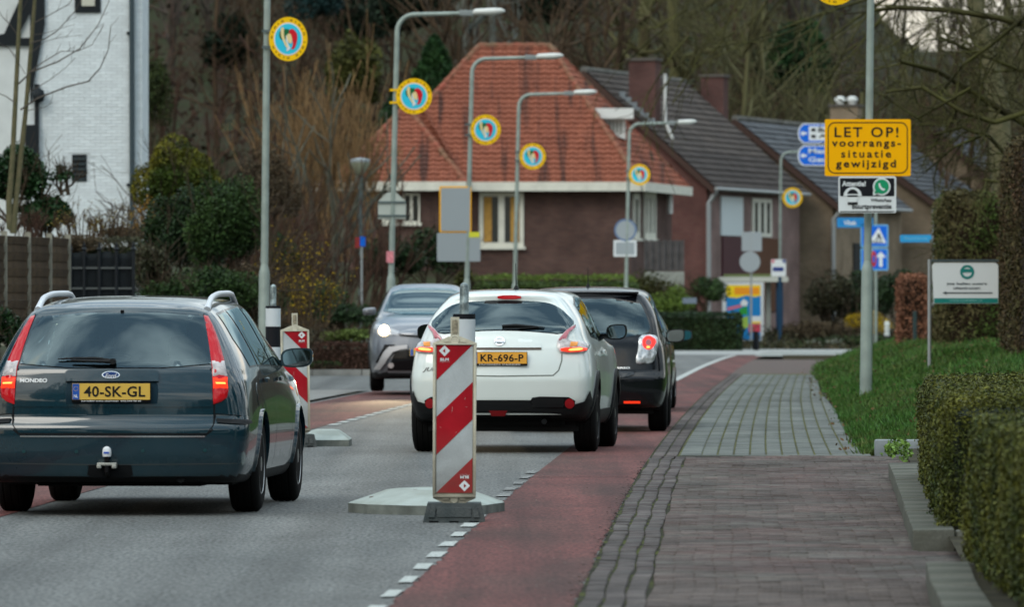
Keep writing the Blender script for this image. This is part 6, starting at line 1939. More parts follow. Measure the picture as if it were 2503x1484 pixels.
class Car:
    def __init__(s, name, label, loc, yaw, st, lean, bow, paint, wheels, wr, ww, dre=.07, group=None, cat='car', cap2bow=.12, ns=None, scale=1):
        s.root = empty(name, label, cat, loc, (0, 0, -yaw), group)
        s.root.scale = (scale, scale, scale)
        s.lean = lean
        st = [dict(q) for q in st]
        rows = []
        for q in st:
            zb, wm, zbl, wb, wr_, zr = (q[k_] for k_ in ('zb', 'wm', 'zbl', 'wb', 'wr', 'zr'))
            zre = zr - q.get('dre', dre)
            rows.append([(0, zb), (wm - .12, zb), (wm - .025, zb + .13), (wm, .5 * zb + .5 * zbl), (.55 * wm + .45 * wb, zbl - .10), (wb, zbl),
                         ((wb + wr_) / 2 + q.get('bul', .025), (zbl + zre) / 2), (wr_, zre), (wr_ * .78, zr - (zr - zre) * .33), (wr_ * .4, zr - (zr - zre) * .06), (0, zr)])
        A = np.array(rows)                       # st, row, 2
        yk = np.array([q['y'] for q in st]); fk = np.array([q.get('f', 0) for q in st])
        L = yk[-1] - yk[0]
        yf = []
        for i in range(len(yk) - 1):
            m = max(2, int(math.ceil((yk[i + 1] - yk[i]) / .035)))
            yf += list(np.linspace(yk[i], yk[i + 1], m, endpoint=False))
        yf.append(yk[-1]); yf = np.array(yf)
        nr = A.shape[1]
        ri = np.linspace(0, nr - 1, (nr - 1) * 7 + 1)
        # interpolate rows then stations
        Ar = np.stack([np.stack([pchip(np.arange(nr), A[i, :, k_], ri) for k_ in (0, 1)], 1) for i in range(len(yk))])
        Af = np.stack([np.stack([pchip(yk, Ar[:, j, k_], yf) for k_ in (0, 1)], 1) for j in range(len(ri))], 1)
        ff = pchip(yk, fk, yf)
        nS, nR = Af.shape[:2]
        ln = np.interp(Af[:, :, 1], [a for a, _ in lean], [b_ for _, b_ in lean])
        Y = yf[:, None] + ff[:, None] * ln
        V = []; Fq = []
        right = np.stack([Af[:, :, 0], Y, Af[:, :, 1]], 2)
        left = right[:, ::-1][:, 1:-1].copy(); left[:, :, 0] *= -1
        ring = np.concatenate([right, left], 1); m = ring.shape[1]
        V = ring.reshape(-1, 3)
        i = (np.arange(nS - 1)[:, None] * m + np.arange(m)[None])
        j = (np.arange(nS - 1)[:, None] * m + (np.arange(m)[None] + 1) % m)
        Fq = np.stack([i.ravel(), j.ravel(), (j + m).ravel(), (i + m).ravel()], 1)
        V = [V]; FF = [Fq]; k0 = len(V[0])
        nc = 44
        for end, sgn, bw in ((0, -1, bow), (nS - 1, 1, cap2bow)):
            rr = right[end]
            u = np.linspace(1, -1, nc)
            X = rr[:, 0:1] * u[None]
            Yc = rr[:, 1:2] + sgn * bw * (1 - u[None] ** 2) * (rr[:, 0:1] / rr[:, 0].max()) ** 1.0
            Z = np.repeat(rr[:, 2:3], nc, 1)
            C = np.stack([X, Yc, Z], 2).reshape(-1, 3)
            i = (np.arange(nR - 1)[:, None] * nc + np.arange(nc - 1)[None]).ravel() + k0
            q = np.stack([i, i + 1, i + nc + 1, i + nc], 1)
            V.append(C); FF.append(q); k0 += len(C)
        V = np.concatenate(V); Fq = np.concatenate(FF)
        bm = bmesh.new()
        vs = [bm.verts.new(v) for v in V]
        for f in Fq:
            try: bm.faces.new([vs[a] for a in f])
            except ValueError: pass
        bmesh.ops.remove_doubles(bm, verts=bm.verts[:], dist=.0006)
        bmesh.ops.recalc_face_normals(bm, faces=bm.faces[:])
        s.bm = bm
        s.bvh = BVHTree.FromBMesh(bm)
        s.paint = paint
        s.cuts = []
        s.wheels = wheels; s.wr = wr; s.ww = ww
        s.st = st

    def cut(s, poly, mode):
        s.cuts.append((poly, mode))

    def finish(s, arch=1.13, zlow=None, lowmat=None):
        bm = s.bm
        bm.faces.ensure_lookup_table()
        C = np.array([f.calc_center_median()[:] for f in bm.faces])
        N = np.array([f.normal[:] for f in bm.faces])
        kill = np.zeros(len(C), bool)
        for poly, mode in s.cuts:
            if mode == 'rear': kill |= in_poly(C[:, [0, 2]], poly) & (N[:, 1] < -.05) & (C[:, 1] < 2.3)
            elif mode == 'side': kill |= in_poly(C[:, [1, 2]], poly) & (np.abs(N[:, 0]) > .3)
            elif mode == 'front': kill |= in_poly(C[:, [0, 2]], poly) & (N[:, 1] > .05) & (C[:, 1] > 2.0)
        arc = np.zeros(len(C), bool)
        for wy in s.wheels:
            d = np.hypot(C[:, 1] - wy, C[:, 2] - s.wr)
            arc |= (d < s.wr * arch) & (np.abs(C[:, 0]) > .5)
        faces = list(bm.faces)
        # snap arch boundary
        for f, k_ in zip(faces, arc):
            if k_:
                for v in f.verts:
                    if any(not arc[g.index] for g in v.link_faces):
                        wy = min(s.wheels, key=lambda w_: abs(w_ - v.co.y))
                        dy, dz = v.co.y - wy, v.co.z - s.wr
                        q = math.hypot(dy, dz)
                        RA = s.wr * arch
                        if abs(v.co.x) < .64: continue
                        if dz > 0 and q > .05: v.co.y = wy + dy / q * RA; v.co.z = s.wr + dz / q * RA
                        elif abs(dz) < RA: v.co.y = wy + math.copysign(math.sqrt(RA * RA - dz * dz), dy)
        if zlow is not None:
            for f, c in zip(faces, C):
                if c[2] < zlow: f.material_index = 1
        bmesh.ops.delete(bm, geom=[f for f, k_, a in zip(faces, kill, arc) if k_ or a], context='FACES')
        me = bpy.data.meshes.new('body')
        bm.to_mesh(me); bm.free()
        for mm in [s.paint, lowmat or PLASTIC]: me.materials.append(mm)
        o = link('body', me, None, s.root, 50)
        return o

    def ray(s, mode, a, b_):
        if mode == 'rear': o, d = Vector((a, -2, b_)), Vector((0, 1, 0))
        elif mode == 'side': o, d = Vector((2, a, b_)), Vector((-1, 0, 0))
        elif mode == 'sideL': o, d = Vector((-2, a, b_)), Vector((1, 0, 0))
        elif mode == 'top': o, d = Vector((a, b_, 3)), Vector((0, 0, -1))
        elif mode == 'front': o, d = Vector((a, 8, b_)), Vector((0, -1, 0))
        h = s.bvh.ray_cast(o, d)
        if h[0] is None:
            if mode == 'rear': q = Vector((a, .1, b_))
            elif mode == 'top': q = Vector((a, b_, 1.2))
            elif mode == 'front': q = Vector((a, 4, b_))
            else: q = Vector((.8 if mode == 'side' else -.8, a, b_))
            h = s.bvh.find_nearest(q)
        n = h[1]
        if n.dot(d) > 0: n = -n
        return h[0], n

    def panel(s, name, poly, mode, mat, off=.005, res=.03, hole=None, skirt=.02, parent=None, dome=0, smooth=60, label=None):
        poly = [tuple(p) for p in poly]
        def dens(p):
            q = []
            for i in range(len(p)):
                a, b_ = np.array(p[i]), np.array(p[(i + 1) % len(p)])
                k_ = max(1, int(np.linalg.norm(b_ - a) / res))
                q += [tuple(a + (b_ - a) * t / k_) for t in range(k_)]
            return q
        out = dens(poly); loops = [out]
        if hole: loops.append(dens(hole))
        vs = []; es = []
        for lp in loops:
            k_ = len(vs); vs += lp; es += [(k_ + i, k_ + (i + 1) % len(lp)) for i in range(len(lp))]
        arr = np.array(out); lo, hi = arr.min(0), arr.max(0)
        g = np.array([(x, z) for x in np.arange(lo[0] + res / 2, hi[0], res) for z in np.arange(lo[1] + res / 2, hi[1], res)]) if not hole else np.zeros((0, 2))
        if len(g):
            ins = in_poly(g, inset(out, res * .35)) if len(out) > 3 else in_poly(g, out)
            g = g[ins]
        vv = [Vector(v) for v in vs] + [Vector(v) for v in g]
        r = delaunay_2d_cdt(vv, es, [], 0, 1e-6)
        V2, F2 = r[0], r[2]
        cen = np.array([[sum(V2[i][0] for i in f) / len(f), sum(V2[i][1] for i in f) / len(f)] for f in F2])
        keep = in_poly(cen, out)
        if hole: keep &= ~in_poly(cen, loops[1])
        F2 = [f for f, k_ in zip(F2, keep) if k_]
        mx_ = max(1e-6, min(hi - lo) / 2)
        V3 = []
        oarr = np.array(out)
        for v in V2:
            p, n = s.ray(mode, v[0], v[1])
            dd = off
            if dome:
                e = min(1, np.min(np.hypot(oarr[:, 0] - v[0], oarr[:, 1] - v[1])) / mx_)
                dd = off + dome * math.sqrt(max(0, 1 - (1 - e) ** 2))
            V3.append(p + n * dd)
        bm = bmesh.new()
        bv = [bm.verts.new(v) for v in V3]
        for f in F2:
            try: bm.faces.new([bv[i] for i in f])
            except ValueError: pass
        bmesh.ops.delete(bm, geom=[v for v in bm.verts if not v.link_faces], context='VERTS')
        # orient outward
        ax = {'rear': Vector((0, -1, 0)), 'side': Vector((1, 0, 0)), 'sideL': Vector((-1, 0, 0)), 'top': Vector((0, 0, 1)), 'front': Vector((0, 1, 0))}[mode]
        for f in bm.faces:
            f.normal_update()
            if f.normal.dot(ax) < 0: f.normal_flip()
        if skirt:
            be = [e for e in bm.edges if len(e.link_faces) == 1]
            mp_ = {}
            for e in be:
                for v in e.verts:
                    if v not in mp_: mp_[v] = bm.verts.new(v.co - ax * skirt)
            for e in be:
                a, b_ = e.verts
                f = bm.faces.new([a, b_, mp_[b_], mp_[a]])
            bmesh.ops.recalc_face_normals(bm, faces=bm.faces[:])
            # keep outward
            fs = [f for f in bm.faces if abs(f.normal.dot(ax)) > .4]
            if fs and sum(f.normal.dot(ax) * f.calc_area() for f in fs) < 0:
                bmesh.ops.reverse_faces(bm, faces=bm.faces[:])
        me = bpy.data.meshes.new(name)
        bm.to_mesh(me); bm.free()
        o = link(name, me, mat, parent or s.root, smooth)
        if label: o['label'] = label
        return o

    def strip(s, name, pts, mode, mat, w=.006, off=.0025, parent=None, res=.03):
        P = []
        for i in range(len(pts) - 1):
            a, b_ = np.array(pts[i], float), np.array(pts[i + 1], float)
            k_ = max(1, int(np.linalg.norm(b_ - a) / res))
            P += [a + (b_ - a) * t / k_ for t in range(k_)]
        P.append(np.array(pts[-1], float))
        mb = MB(); V = []
        for i, p in enumerate(P):
            d = P[min(i + 1, len(P) - 1)] - P[max(0, i - 1)]; d /= np.linalg.norm(d) + 1e-9
            n = np.array([-d[1], d[0]]) * w / 2
            for q in (p + n, p - n):
                c, nn = s.ray(mode, q[0], q[1]); V.append(c + nn * off)
        mb.add(V, [(2 * i, 2 * i + 1, 2 * i + 3, 2 * i + 2) for i in range(len(P) - 1)])
        return mb.obj(name, mat, parent or s.root)

    def wheel(s, y, side, r, w, x, rimmat, spokes=6, rim_r=.66):
        t = MB()
        R_ = r
        prof = [(R_ * .62, -w / 2 + .01), (R_ * .80, -w / 2), (R_ * .93, -w / 2 + .012), (R_ * .985, -w / 2 + .03), (R_, -w / 2 + .05), (R_ * .985, -w / 2 + .055), (R_ * .985, -w / 2 + .063), (R_, -w / 2 + .068),
                (R_, -.006), (R_ * .985, -.004), (R_ * .985, .004), (R_, .006), (R_, w / 2 - .068), (R_ * .985, w / 2 - .063), (R_ * .985, w / 2 - .055), (R_, w / 2 - .05), (R_ * .985, w / 2 - .03), (R_ * .93, w / 2 - .012), (R_ * .80, w / 2), (R_ * .62, w / 2 - .01)]
        t.lathe(prof, 40, 'x')
        ty = t.obj('wheel', TYRE, s.root, 40)
        ty.location = (x * side, y, r)
        rm = MB()
        rr = R_ * rim_r
        o = side
        rm.lathe([(rr, o * (w / 2 - .012)), (rr * .93, o * (w / 2 - .006)), (rr * .9, o * (w / 2 - .03)), (rr * .88, o * (w / 2 - .10)), (.02, o * (w / 2 - .10))], 32, 'x')
        for q in range(spokes):
            a = 2 * math.pi * q / spokes
            u = Vector((0, math.cos(a), math.sin(a))); v_ = Vector((0, -math.sin(a), math.cos(a)))
            ws, we = .035, .03
            pts = []
            for rad, wid in ((.03, ws), (rr * .93, we)):
                for sg in (-1, 1):
                    for dx in (w / 2 - .055, w / 2 - .018 - (.0 if rad < .1 else .0)):
                        pts.append(u * rad + v_ * wid * sg + Vector((o * dx, 0, 0)))
            rm.add(pts, [(0, 1, 3, 2), (4, 6, 7, 5), (0, 4, 5, 1), (2, 3, 7, 6), (1, 5, 7, 3), (0, 2, 6, 4)])
        rm.lathe([(.06, o * (w / 2 - .06)), (.05, o * (w / 2 - .01)), (.02, o * (w / 2 - .006))], 16, 'x')
        rm.obj('rim', rimmat, ty, 35)
        return ty

    def interior(s, y0, y1, zf, zb, hw, seats=()):
        b = MB(); b.box(-hw, hw, y0, y1, .2, zf)
        b.obj('interior_floor', M('interior_dark', (.014, .015, .016), .9), s.root)
        for (x, y, w, zt, kind) in seats:
            b = MB()
            b.box(x - w / 2, x + w / 2, y, y + .14, zf, zt - .02 if kind != 'bench' else zt, bev=.05)
            if kind != 'bench':
                b.box(x - .13, x + .13, y + .02, y + .11, zt + .02, zt + .21, bev=.04)
                b.box(x - .05, x - .035, y + .05, y + .065, zt - .06, zt + .06); b.box(x + .035, x + .05, y + .05, y + .065, zt - .06, zt + .06)
            b.obj('seat', M('seat_cloth', (.03, .032, .035), .9), s.root, 40)

    def mirror_unit(s, side, x, y, z, w=.20, h=.13, shell=None, facing=-1, glassm=None):
        b = MB()
        pts = chaikin([(-w / 2, -h * .35), (-w * .3, -h / 2), (w / 2 * .9, -h * .45), (w / 2, h * .3), (w * .35, h / 2), (-w / 2, h * .42)], 2)
        k = len(pts)
        # shell: three rings
        V = []; Fl = []
        for yy, sc in ((0, 1.0), (facing * -.05, 1.0), (facing * -.10, .8), (facing * -.125, .45)):
            V += [(p * sc, yy, q * sc) for p, q in pts]
        for r_ in range(3):
            for i in range(k): Fl.append((r_ * k + i, r_ * k + (i + 1) % k, (r_ + 1) * k + (i + 1) % k, (r_ + 1) * k + i))
        Fl.append(tuple(range(3 * k, 4 * k))); Fl.append(tuple(range(k)))
        b.add(V, Fl)
        b.box(-side * w * .55 - .06, -side * w * .35 + .02, facing * -.07, facing * -.03, -h * .42, -h * .12, bev=.008)
        o = b.obj('mirror', shell or s.paint, s.root, 45)
        o.location = (x * side, y, z)
        g = MB(); g.prism([(p * .86, q * .84) for p, q in pts], facing * .001, facing * .006, 'xz')
        g.obj('mirror_glass', glassm or MIRROR, o)
        return o


def yfr(car, x, z, off=.006):
    return car.ray('rear', x, z)[0].y - off


def plate(car, cx, cz, y, s_, mat, small=None, nl=True):
    y = min(yfr(car, cx + a, cz + b_) for a in (-.25, 0, .25) for b_ in (-.06, .05)) - .012
    p = MB(); p.box(cx - .265, cx + .265, y - .004, y + .02, cz - .072, cz + .060, bev=.004)
    fr = p.obj('number_plate', GLOSSB, car.root)
    b = MB(); b.box(cx - .26, cx + .26, y - .009, y - .0045, cz - .052, cz + .056)
    b.obj('plate_face', mat, fr)
    b = MB(); b.box(cx - .258, cx - .212, y - .0115, y - .0092, cz - .050, cz + .054)
    b.obj('blue_band', PLBLUE, fr)
    text('lettering', s_, INK, fr, cx + .024, cz + .002, .41, y - .0108, h=.072, bold=.022, spacing=1.05)
    if nl:
        text('country_letters', 'NL', WHITEINK, fr, cx - .235, cz - .028, .028, y - .0130, h=.022, bold=.02)
        st = MB()
        for q in range(12):
            a = q * math.pi / 6
            st.prism([(cx - .235 + .014 * math.cos(a) + .0022 * math.cos(t), cz + .022 + .014 * math.sin(a) + .0022 * math.sin(t)) for t in np.arange(0, 6.28, 1.2566)], y - .0130, y - .0118)
        st.obj('star_ring', PLATE, fr)
    if small:
        text('dealer_lettering', small, WHITEINK, fr, cx, cz - .0615, .40, y - .0060, h=.012, bold=.02)
    return fr


# ---------------- the estate car
MON = M('estate_paint', (.0008, .022, .034), .22, .0, coat=1.0, dark_back=True, var=.12, vscale=2, spec=.25, dirt=.12)
def mx_(px): return (px - 279) / 367
def mz_(py): return 1.4 - (py - 748) / 367
def mp_(*pts): return [(mx_(a), mz_(b_)) for a, b_ in pts]


lean = [(0, .06), (.28, .02), (.40, 0), (.60, 0), (.64, .045), (.80, .05), (.97, .08), (1.0, .10), (1.36, .36), (1.50, .44)]
st = [dict(y=0, f=1, zb=.26, wm=.80, zbl=.95, wb=.735, wr=.545, zr=1.402, dre=.045),
      dict(y=.045, f=1, zb=.23, wm=.865, zbl=.955, wb=.775, wr=.575, zr=1.42, dre=.05),
      dict(y=.16, f=1, zb=.22, wm=.895, zbl=.96, wb=.82, wr=.60, zr=1.432),
      dict(y=.6, f=.7, zb=.21, wm=.905, zbl=.965, wb=.855, wr=.615, zr=1.45),
      dict(y=1.3, f=.2, zb=.20, wm=.905, zbl=.96, wb=.87, wr=.625, zr=1.47),
      dict(y=2.2, f=0, zb=.20, wm=.905, zbl=.95, wb=.875, wr=.62, zr=1.475),
      dict(y=2.9, zb=.20, wm=.905, zbl=.935, wb=.87, wr=.59, zr=1.42),
      dict(y=3.65, zb=.20, wm=.905, zbl=.91, wb=.85, wr=.66, zr=1.03, bul=.0),
      dict(y=4.3, zb=.20, wm=.89, zbl=.84, wb=.80, wr=.62, zr=.94, bul=0, dre=.03),
      dict(y=4.62, zb=.22, wm=.82, zbl=.74, wb=.70, wr=.5, zr=.80, bul=0, dre=.02),
      dict(y=4.74, zb=.26, wm=.70, zbl=.66, wb=.6, wr=.4, zr=.70, bul=0, dre=.01)]
c = Car('parked_car', 'dark blue estate car seen from behind with roof rails and lit tail lamps', (-2.655, 49.05, 0), .062, st, lean, .10, MON, [1.06, 3.81], .325, .215)
c.root.name = 'estate_car'
gl = chaikin(mp_((97, 766), (484, 766), (499, 800), (516, 860), (519, 900), (45, 900), (52, 860), (72, 800)), 1)
frit = inset(gl, .045)
c.cut(inset(gl, .035), 'rear')
sidew = [(.62, .99), (.50, 1.20), (.56, 1.33), (1.30, 1.385), (2.3, 1.375), (2.75, 1.26), (3.35, .985)]
wins = [[(.66, .995), (.55, 1.18), (.60, 1.335), (.95, 1.36), (1.02, 1.0)],
        [(1.10, 1.0), (1.03, 1.365), (1.85, 1.39), (1.93, .995)],
        [(2.02, .99), (1.95, 1.388), (2.30, 1.37), (2.62, 1.27), (3.12, .975)]]
for w_ in wins: c.cut(inset(w_, .015), 'side')
ws_ = [(-.66, .98), (.66, .98), (.52, 1.40), (-.52, 1.40)]
c.cut(ws_, 'front')
c.panel('rear_window_frame', inset(gl, -.004), 'rear', GLOSSB, .002, hole=frit, skirt=.01)
c.panel('rear_window', gl, 'rear', GLS, .006, skirt=.0)
c.panel('windscreen', ws_, 'front', GLSC, .004, skirt=0)
for w_ in wins:
    for md in ('side', 'sideL'):
        f_ = c.panel('side_window', w_, md, GLSD if w_ is wins[0] else GLS, .004, skirt=0)
        c.panel('window_frame', inset(w_, -.018), md, GLOSSB, .0015, hole=inset(w_, .004), skirt=0, parent=f_)
c.finish(1.12, zlow=.27)
# lamps
lampR = mp_((487, 772), (497, 774), (512, 800), (528, 835), (544, 880), (555, 925), (559, 955), (556, 972), (543, 982), (523, 989), (521, 940), (518, 900), (508, 850), (497, 805))
def band(p, z0, z1):
    out = []
    n_ = len(p)
    for i in range(n_):
        a, b_ = p[i], p[(i + 1) % n_]
        if z0 <= a[1] <= z1: out.append(a)
        for zc in (z0, z1):
            if (a[1] - zc) * (b_[1] - zc) < 0:
                t = (zc - a[1]) / (b_[1] - a[1]); out.append((a[0] + (b_[0] - a[0]) * t, zc, abs(t)))
    # keep order along the outline
    return [(q[0], q[1]) for q in out]
def band_sorted(p, z0, z1):
    out = []
    n_ = len(p)
    for i in range(n_):
        a, b_ = p[i], p[(i + 1) % n_]
        if z0 <= a[1] <= z1: out.append(a)
        cr = []
        for zc in (z0, z1):
            if (a[1] - zc) * (b_[1] - zc) < 0:
                t = (zc - a[1]) / (b_[1] - a[1]); cr.append((t, (a[0] + (b_[0] - a[0]) * t, zc)))
        out += [q for _, q in sorted(cr)]
    return out
for sg in (1, -1):
    lp = lampR if sg == 1 else mirror(lampR)
    root_l = c.panel('tail_lamp', lp, 'rear', LRED, .006, dome=.012)
    z1, z2, z3 = mz_(884), mz_(922), mz_(952)
    for nm, a, b_, mt, of in (('clear_lens', z2, z1, LCLR, .013), ('lit_lens', z3, z2 - .003, LLIT, .014)):
        q = inset(band_sorted(lp, a, b_), .004)
        c.panel(nm, q, 'rear', mt, of, parent=root_l, dome=.006, skirt=.01)
    q = inset(band_sorted(lp, z3 + .016, z2 - .024), .022)
    c.panel('bulb_glow', q, 'rear', LHOT, .0225, parent=root_l, skirt=.002)
# tailgate: seam, crease, handle garnish, plate recess
tg = [(91, 1068), (45, 1066), (32, 1040), (32, 905), (45, 902)]
c.strip('tailgate_seam', mp_((44, 903), (33, 908), (32, 1035), (36, 1052), (52, 1064), (60, 1066)), 'rear', SEAM, .011)
c.strip('tailgate_seam', [(-a, b_) for a, b_ in mp_((44, 903), (33, 908), (32, 1035), (36, 1052), (52, 1064), (60, 1066))], 'rear', SEAM, .011)
for sg in (1, -1):
    c.strip('tailgate_seam', [(sg * abs(a), b_) for a, b_ in mp_((487, 768), (500, 806), (520, 900), (524, 990))], 'rear', SEAM, .008)
c.strip('chrome_strip', mp_((52, 1067), (505, 1067)), 'rear', CHROME, .010, .007)
c.strip('tailgate_gap', mp_((50, 1061), (508, 1061)), 'rear', SEAM, .013, .004)
c.panel('tailgate_ridge', mp_((34, 988), (522, 988), (522, 995), (34, 995)), 'rear', MON, .006, res=.05)
c.panel('plate_recess', chaikin(mp_((172, 932), (381, 932), (390, 940), (390, 985), (380, 991), (172, 991), (163, 985), (163, 940)), 1), 'rear', M('recess_shade_paint', (.003, .019, .031), .4, .3), .003, skirt=.0)  # flat panel, the shade of the recess put into its darker paint
c.panel('handle_bar', mp_((163, 934), (390, 934), (390, 912), (382, 907), (170, 907), (163, 912)), 'rear', MON, .028, skirt=.03)
plate(c, mx_(276.5), mz_(958), -.093 + .05 - .02 + .005, '40-SK-GL', PLATE, 'joe kallen autos ulestraten  043-358 08 65')
ov = [(mx_(275) + .060 * math.cos(t), mz_(919) + .0235 * math.sin(t)) for t in np.arange(0, 6.28, .26)]
o = c.panel('oval_badge', ov, 'rear', CHROME, .033, skirt=.01)
c.panel('badge_field', [(mx_(275) + (a - mx_(275)) * .88, mz_(919) + (b_ - mz_(919)) * .80) for a, b_ in ov], 'rear', M('badge_blue', (.01, .04, .15), .3), .0345, skirt=.002, parent=o)
text('badge_script', 'Ford', WHITEINK, o, mx_(275), mz_(919), .078, yfr(c, mx_(275), mz_(919), .038), h=.03, shear=.35, bold=.01)
car_text(c, 'model_lettering', 'MONDEO', WHITEINK, c.root, mx_(82), mz_(930.5), .188, .027, .006, bold=.045)
# wiper
b = MB()
pts = [(mx_(145), mz_(877)), (mx_(200), mz_(875.5)), (mx_(262), mz_(877))]
P3 = [c.ray('rear', *p)[0] + Vector((0, -.03, 0)) for p in [(mx_(141), mz_(878)), (mx_(180), mz_(876)), (mx_(235), mz_(876)), (mx_(282), mz_(881))]]
b.tube(P3, [.004, .008, .010, .006], 6)
P4 = [c.ray('rear', *p)[0] + Vector((0, -.045, 0)) for p in [(mx_(175), mz_(881)), (mx_(240), mz_(883)), (mx_(278), mz_(884))]]
b.tube(P4, [.007, .011, .016], 6)
q = c.ray('rear', mx_(278), mz_(884))[0]
b.tube([q + Vector((0, -.06, 0)), q], .02, 10)
b.obj('rear_wiper', PLASTIC, c.root, 40)
q = c.ray('rear', mx_(289), mz_(762))[0]
MB().box(q.x - .012, q.x + .012, q.y - .02, q.y, q.z - .012, q.z + .012, bev=.004).obj('washer_nozzle', GLOSSB, c.root)
# bumper
bt = mp_((-52, 1068), (610, 1068), (612, 1120), (604, 1138), (-46, 1138), (-54, 1120))
c.panel('bumper_inlay', mp_((531, 1023), (606, 1027), (608, 1036), (600, 1040), (534, 1036)), 'rear', PLASTIC, .012, skirt=.012)
c.panel('bumper_inlay', mirror(mp_((531, 1023), (606, 1027), (608, 1036), (600, 1040), (534, 1036))), 'rear', PLASTIC, .012, skirt=.012)
c.strip('bumper_crease', mp_((-30, 1133), (280, 1136), (590, 1133)), 'rear', M('crease_line', (.05, .06, .06), .6), .007, .003)  # lighter grey line drawn along the bumper crease
c.strip('bumper_seam', mp_((510, 1060), (525, 1040), (530, 1012), (600, 1018)), 'rear', SEAM, .006)
c.strip('bumper_seam', [(-a, b_) for a, b_ in mp_((510, 1060), (525, 1040), (530, 1012), (600, 1018))], 'rear', SEAM, .006)
for px in (60, 279 - (258 - 279) * 0, 0):
    pass
for px, py in ((61, 1104), (192, 1104), (355, 1102), (505, 1101)):
    c.panel('parking_sensor', [(mx_(px) + .012 * math.cos(t), mz_(py) + .012 * math.sin(t)) for t in np.arange(0, 6.28, .5)], 'rear', M('sensor_paint', (.012, .05, .055), .4), .006, skirt=.006)
c.panel('tow_cutout', mp_((222, 1136), (326, 1136), (330, 1160), (318, 1166), (230, 1166), (218, 1160)), 'rear', SEAM, .007, skirt=.004)
t = MB()
bx, y_ = mx_(269), -.14
t.tube([(bx, .25, .30), (bx, -.08, .27), (bx, y_, .30), (bx, y_, .42)], .018, 10)
tb = t.obj('tow_bar', GLOSSB, c.root, 50)
t = MB(); t.lathe([(.027, 0), (.03, .02), (.03, .035), (.026, .055), (.012, .066), (.001, .068)], 16, 'z', (bx, y_, .398))
t.obj('ball_cover', M('cover_white', (.62, .64, .66), .4), tb, 60)
t = MB(); t.prism([(bx - .018, .418), (bx + .018, .418), (bx + .018, .430), (bx - .018, .430)], y_ - .0315, y_ - .029)
t.obj('cover_mark', M('mark_blue', (.03, .09, .45), .5), tb)
t = MB(); t.box(bx - .065, bx + .065, y_ - .02, y_ + .05, .338, .358, bev=.006); t.box(bx - .065, bx - .035, y_ - .03, y_ + .03, .32, .345, bev=.005); t.box(bx + .035, bx + .065, y_ - .03, y_ + .03, .32, .345, bev=.005)
t.obj('socket_bracket', M('zinc', (.35, .36, .33), .5, .6), tb, 40)
# roof rails
for sg in (1, -1):
    P = []
    rr = []
    for t_ in np.linspace(0, 1, 16):
        y = .52 + t_ * 2.0
        q = c.ray('top', sg * .56, y)[0]
        hgt = .062 * min(1, math.sin(math.pi * min(t_ * 2.6, .5)) ** .9 if t_ < .5 else math.sin(math.pi * min((1 - t_) * 2.6, .5)) ** .9)
        P.append((sg * (.572 - .01 * t_), y, q.z - .01 + hgt)); rr.append(.021 if .05 < t_ < .95 else .026)
    b = MB(); b.tube(P, rr, 8)
    b.obj('roof_rail', M('rail_silver', (.60, .63, .66), .35, .3), c.root, 60)
# side details
for md in ('side', 'sideL'):
    c.strip('door_seam', [(1.98, .93), (2.0, .6), (1.98, .30)], md, SEAM, .008)
    c.strip('door_seam', [(.98, .95), (1.03, .80), (1.30, .70), (1.46, .56), (1.52, .30)], md, SEAM, .008)
    c.strip('door_seam', [(3.12, .93), (3.2, .7), (3.16, .30)], md, SEAM, .008)
    for yy in (1.22, 2.22):
        c.panel('door_handle', [(yy, .875), (yy + .2, .88), (yy + .2, .905), (yy, .90)], md, MON, .03, skirt=.02)
    c.panel('fuel_flap', chaikin([(.72, .72), (.90, .72), (.90, .88), (.72, .88)], 2), md, MON, .003, skirt=.003) if md == 'side' else None
    for wy in c.wheels:
        arcp = [(wy + .375 * math.cos(t), .325 + .375 * math.sin(t)) for t in np.linspace(-.1, math.pi + .1, 26)] + [(wy + .362 * math.cos(t), .325 + .362 * math.sin(t)) for t in np.linspace(math.pi + .1, -.1, 26)]
        c.panel('wheel_arch', arcp, md, MON, .014, skirt=.03, res=.05)
c.mirror_unit(1, .955, 2.98, 1.035, .23, .145)
c.mirror_unit(-1, .955, 2.98, 1.035, .23, .145)
for wy in (1.06, 3.81):
    for sd in (1, -1): c.wheel(wy, sd, .325, .215, .79, RIM, 7)
c.interior(.35, 3.5, .55, 1, .76, [(-.0, 1.25, 1.3, .98, 'bench'), (-.36, 1.27, .3, .99, 's'), (.36, 1.27, .3, .99, 's'), (-.38, 2.15, .5, 1.08, 's'), (.38, 2.15, .5, 1.08, 's')])
b = MB(); b.box(-.55, .55, .35, 1.5, .19, .25); b.tube([(.45, .0, .25), (.45, .5, .25)], .03, 8)
b.obj('exhaust', SEAM, c.root)

# ---------------- the white crossover
WHT = M('pearl_white_paint', (.64, .70, .67), .28, 0, coat=.9, dark_back=True, var=.03, vscale=2, spec=.5, dirt=.15)
def jx(px): return (px - 1222) / 255
def jz(py): return 1.4 - (py - 748) / 255
def jp(*pts): return [(jx(a), jz(b_)) for a, b_ in pts]
def zp(*pts): return [(jx(852 + .426 * a), jz(659.6 + .426 * b_)) for a, b_ in pts]


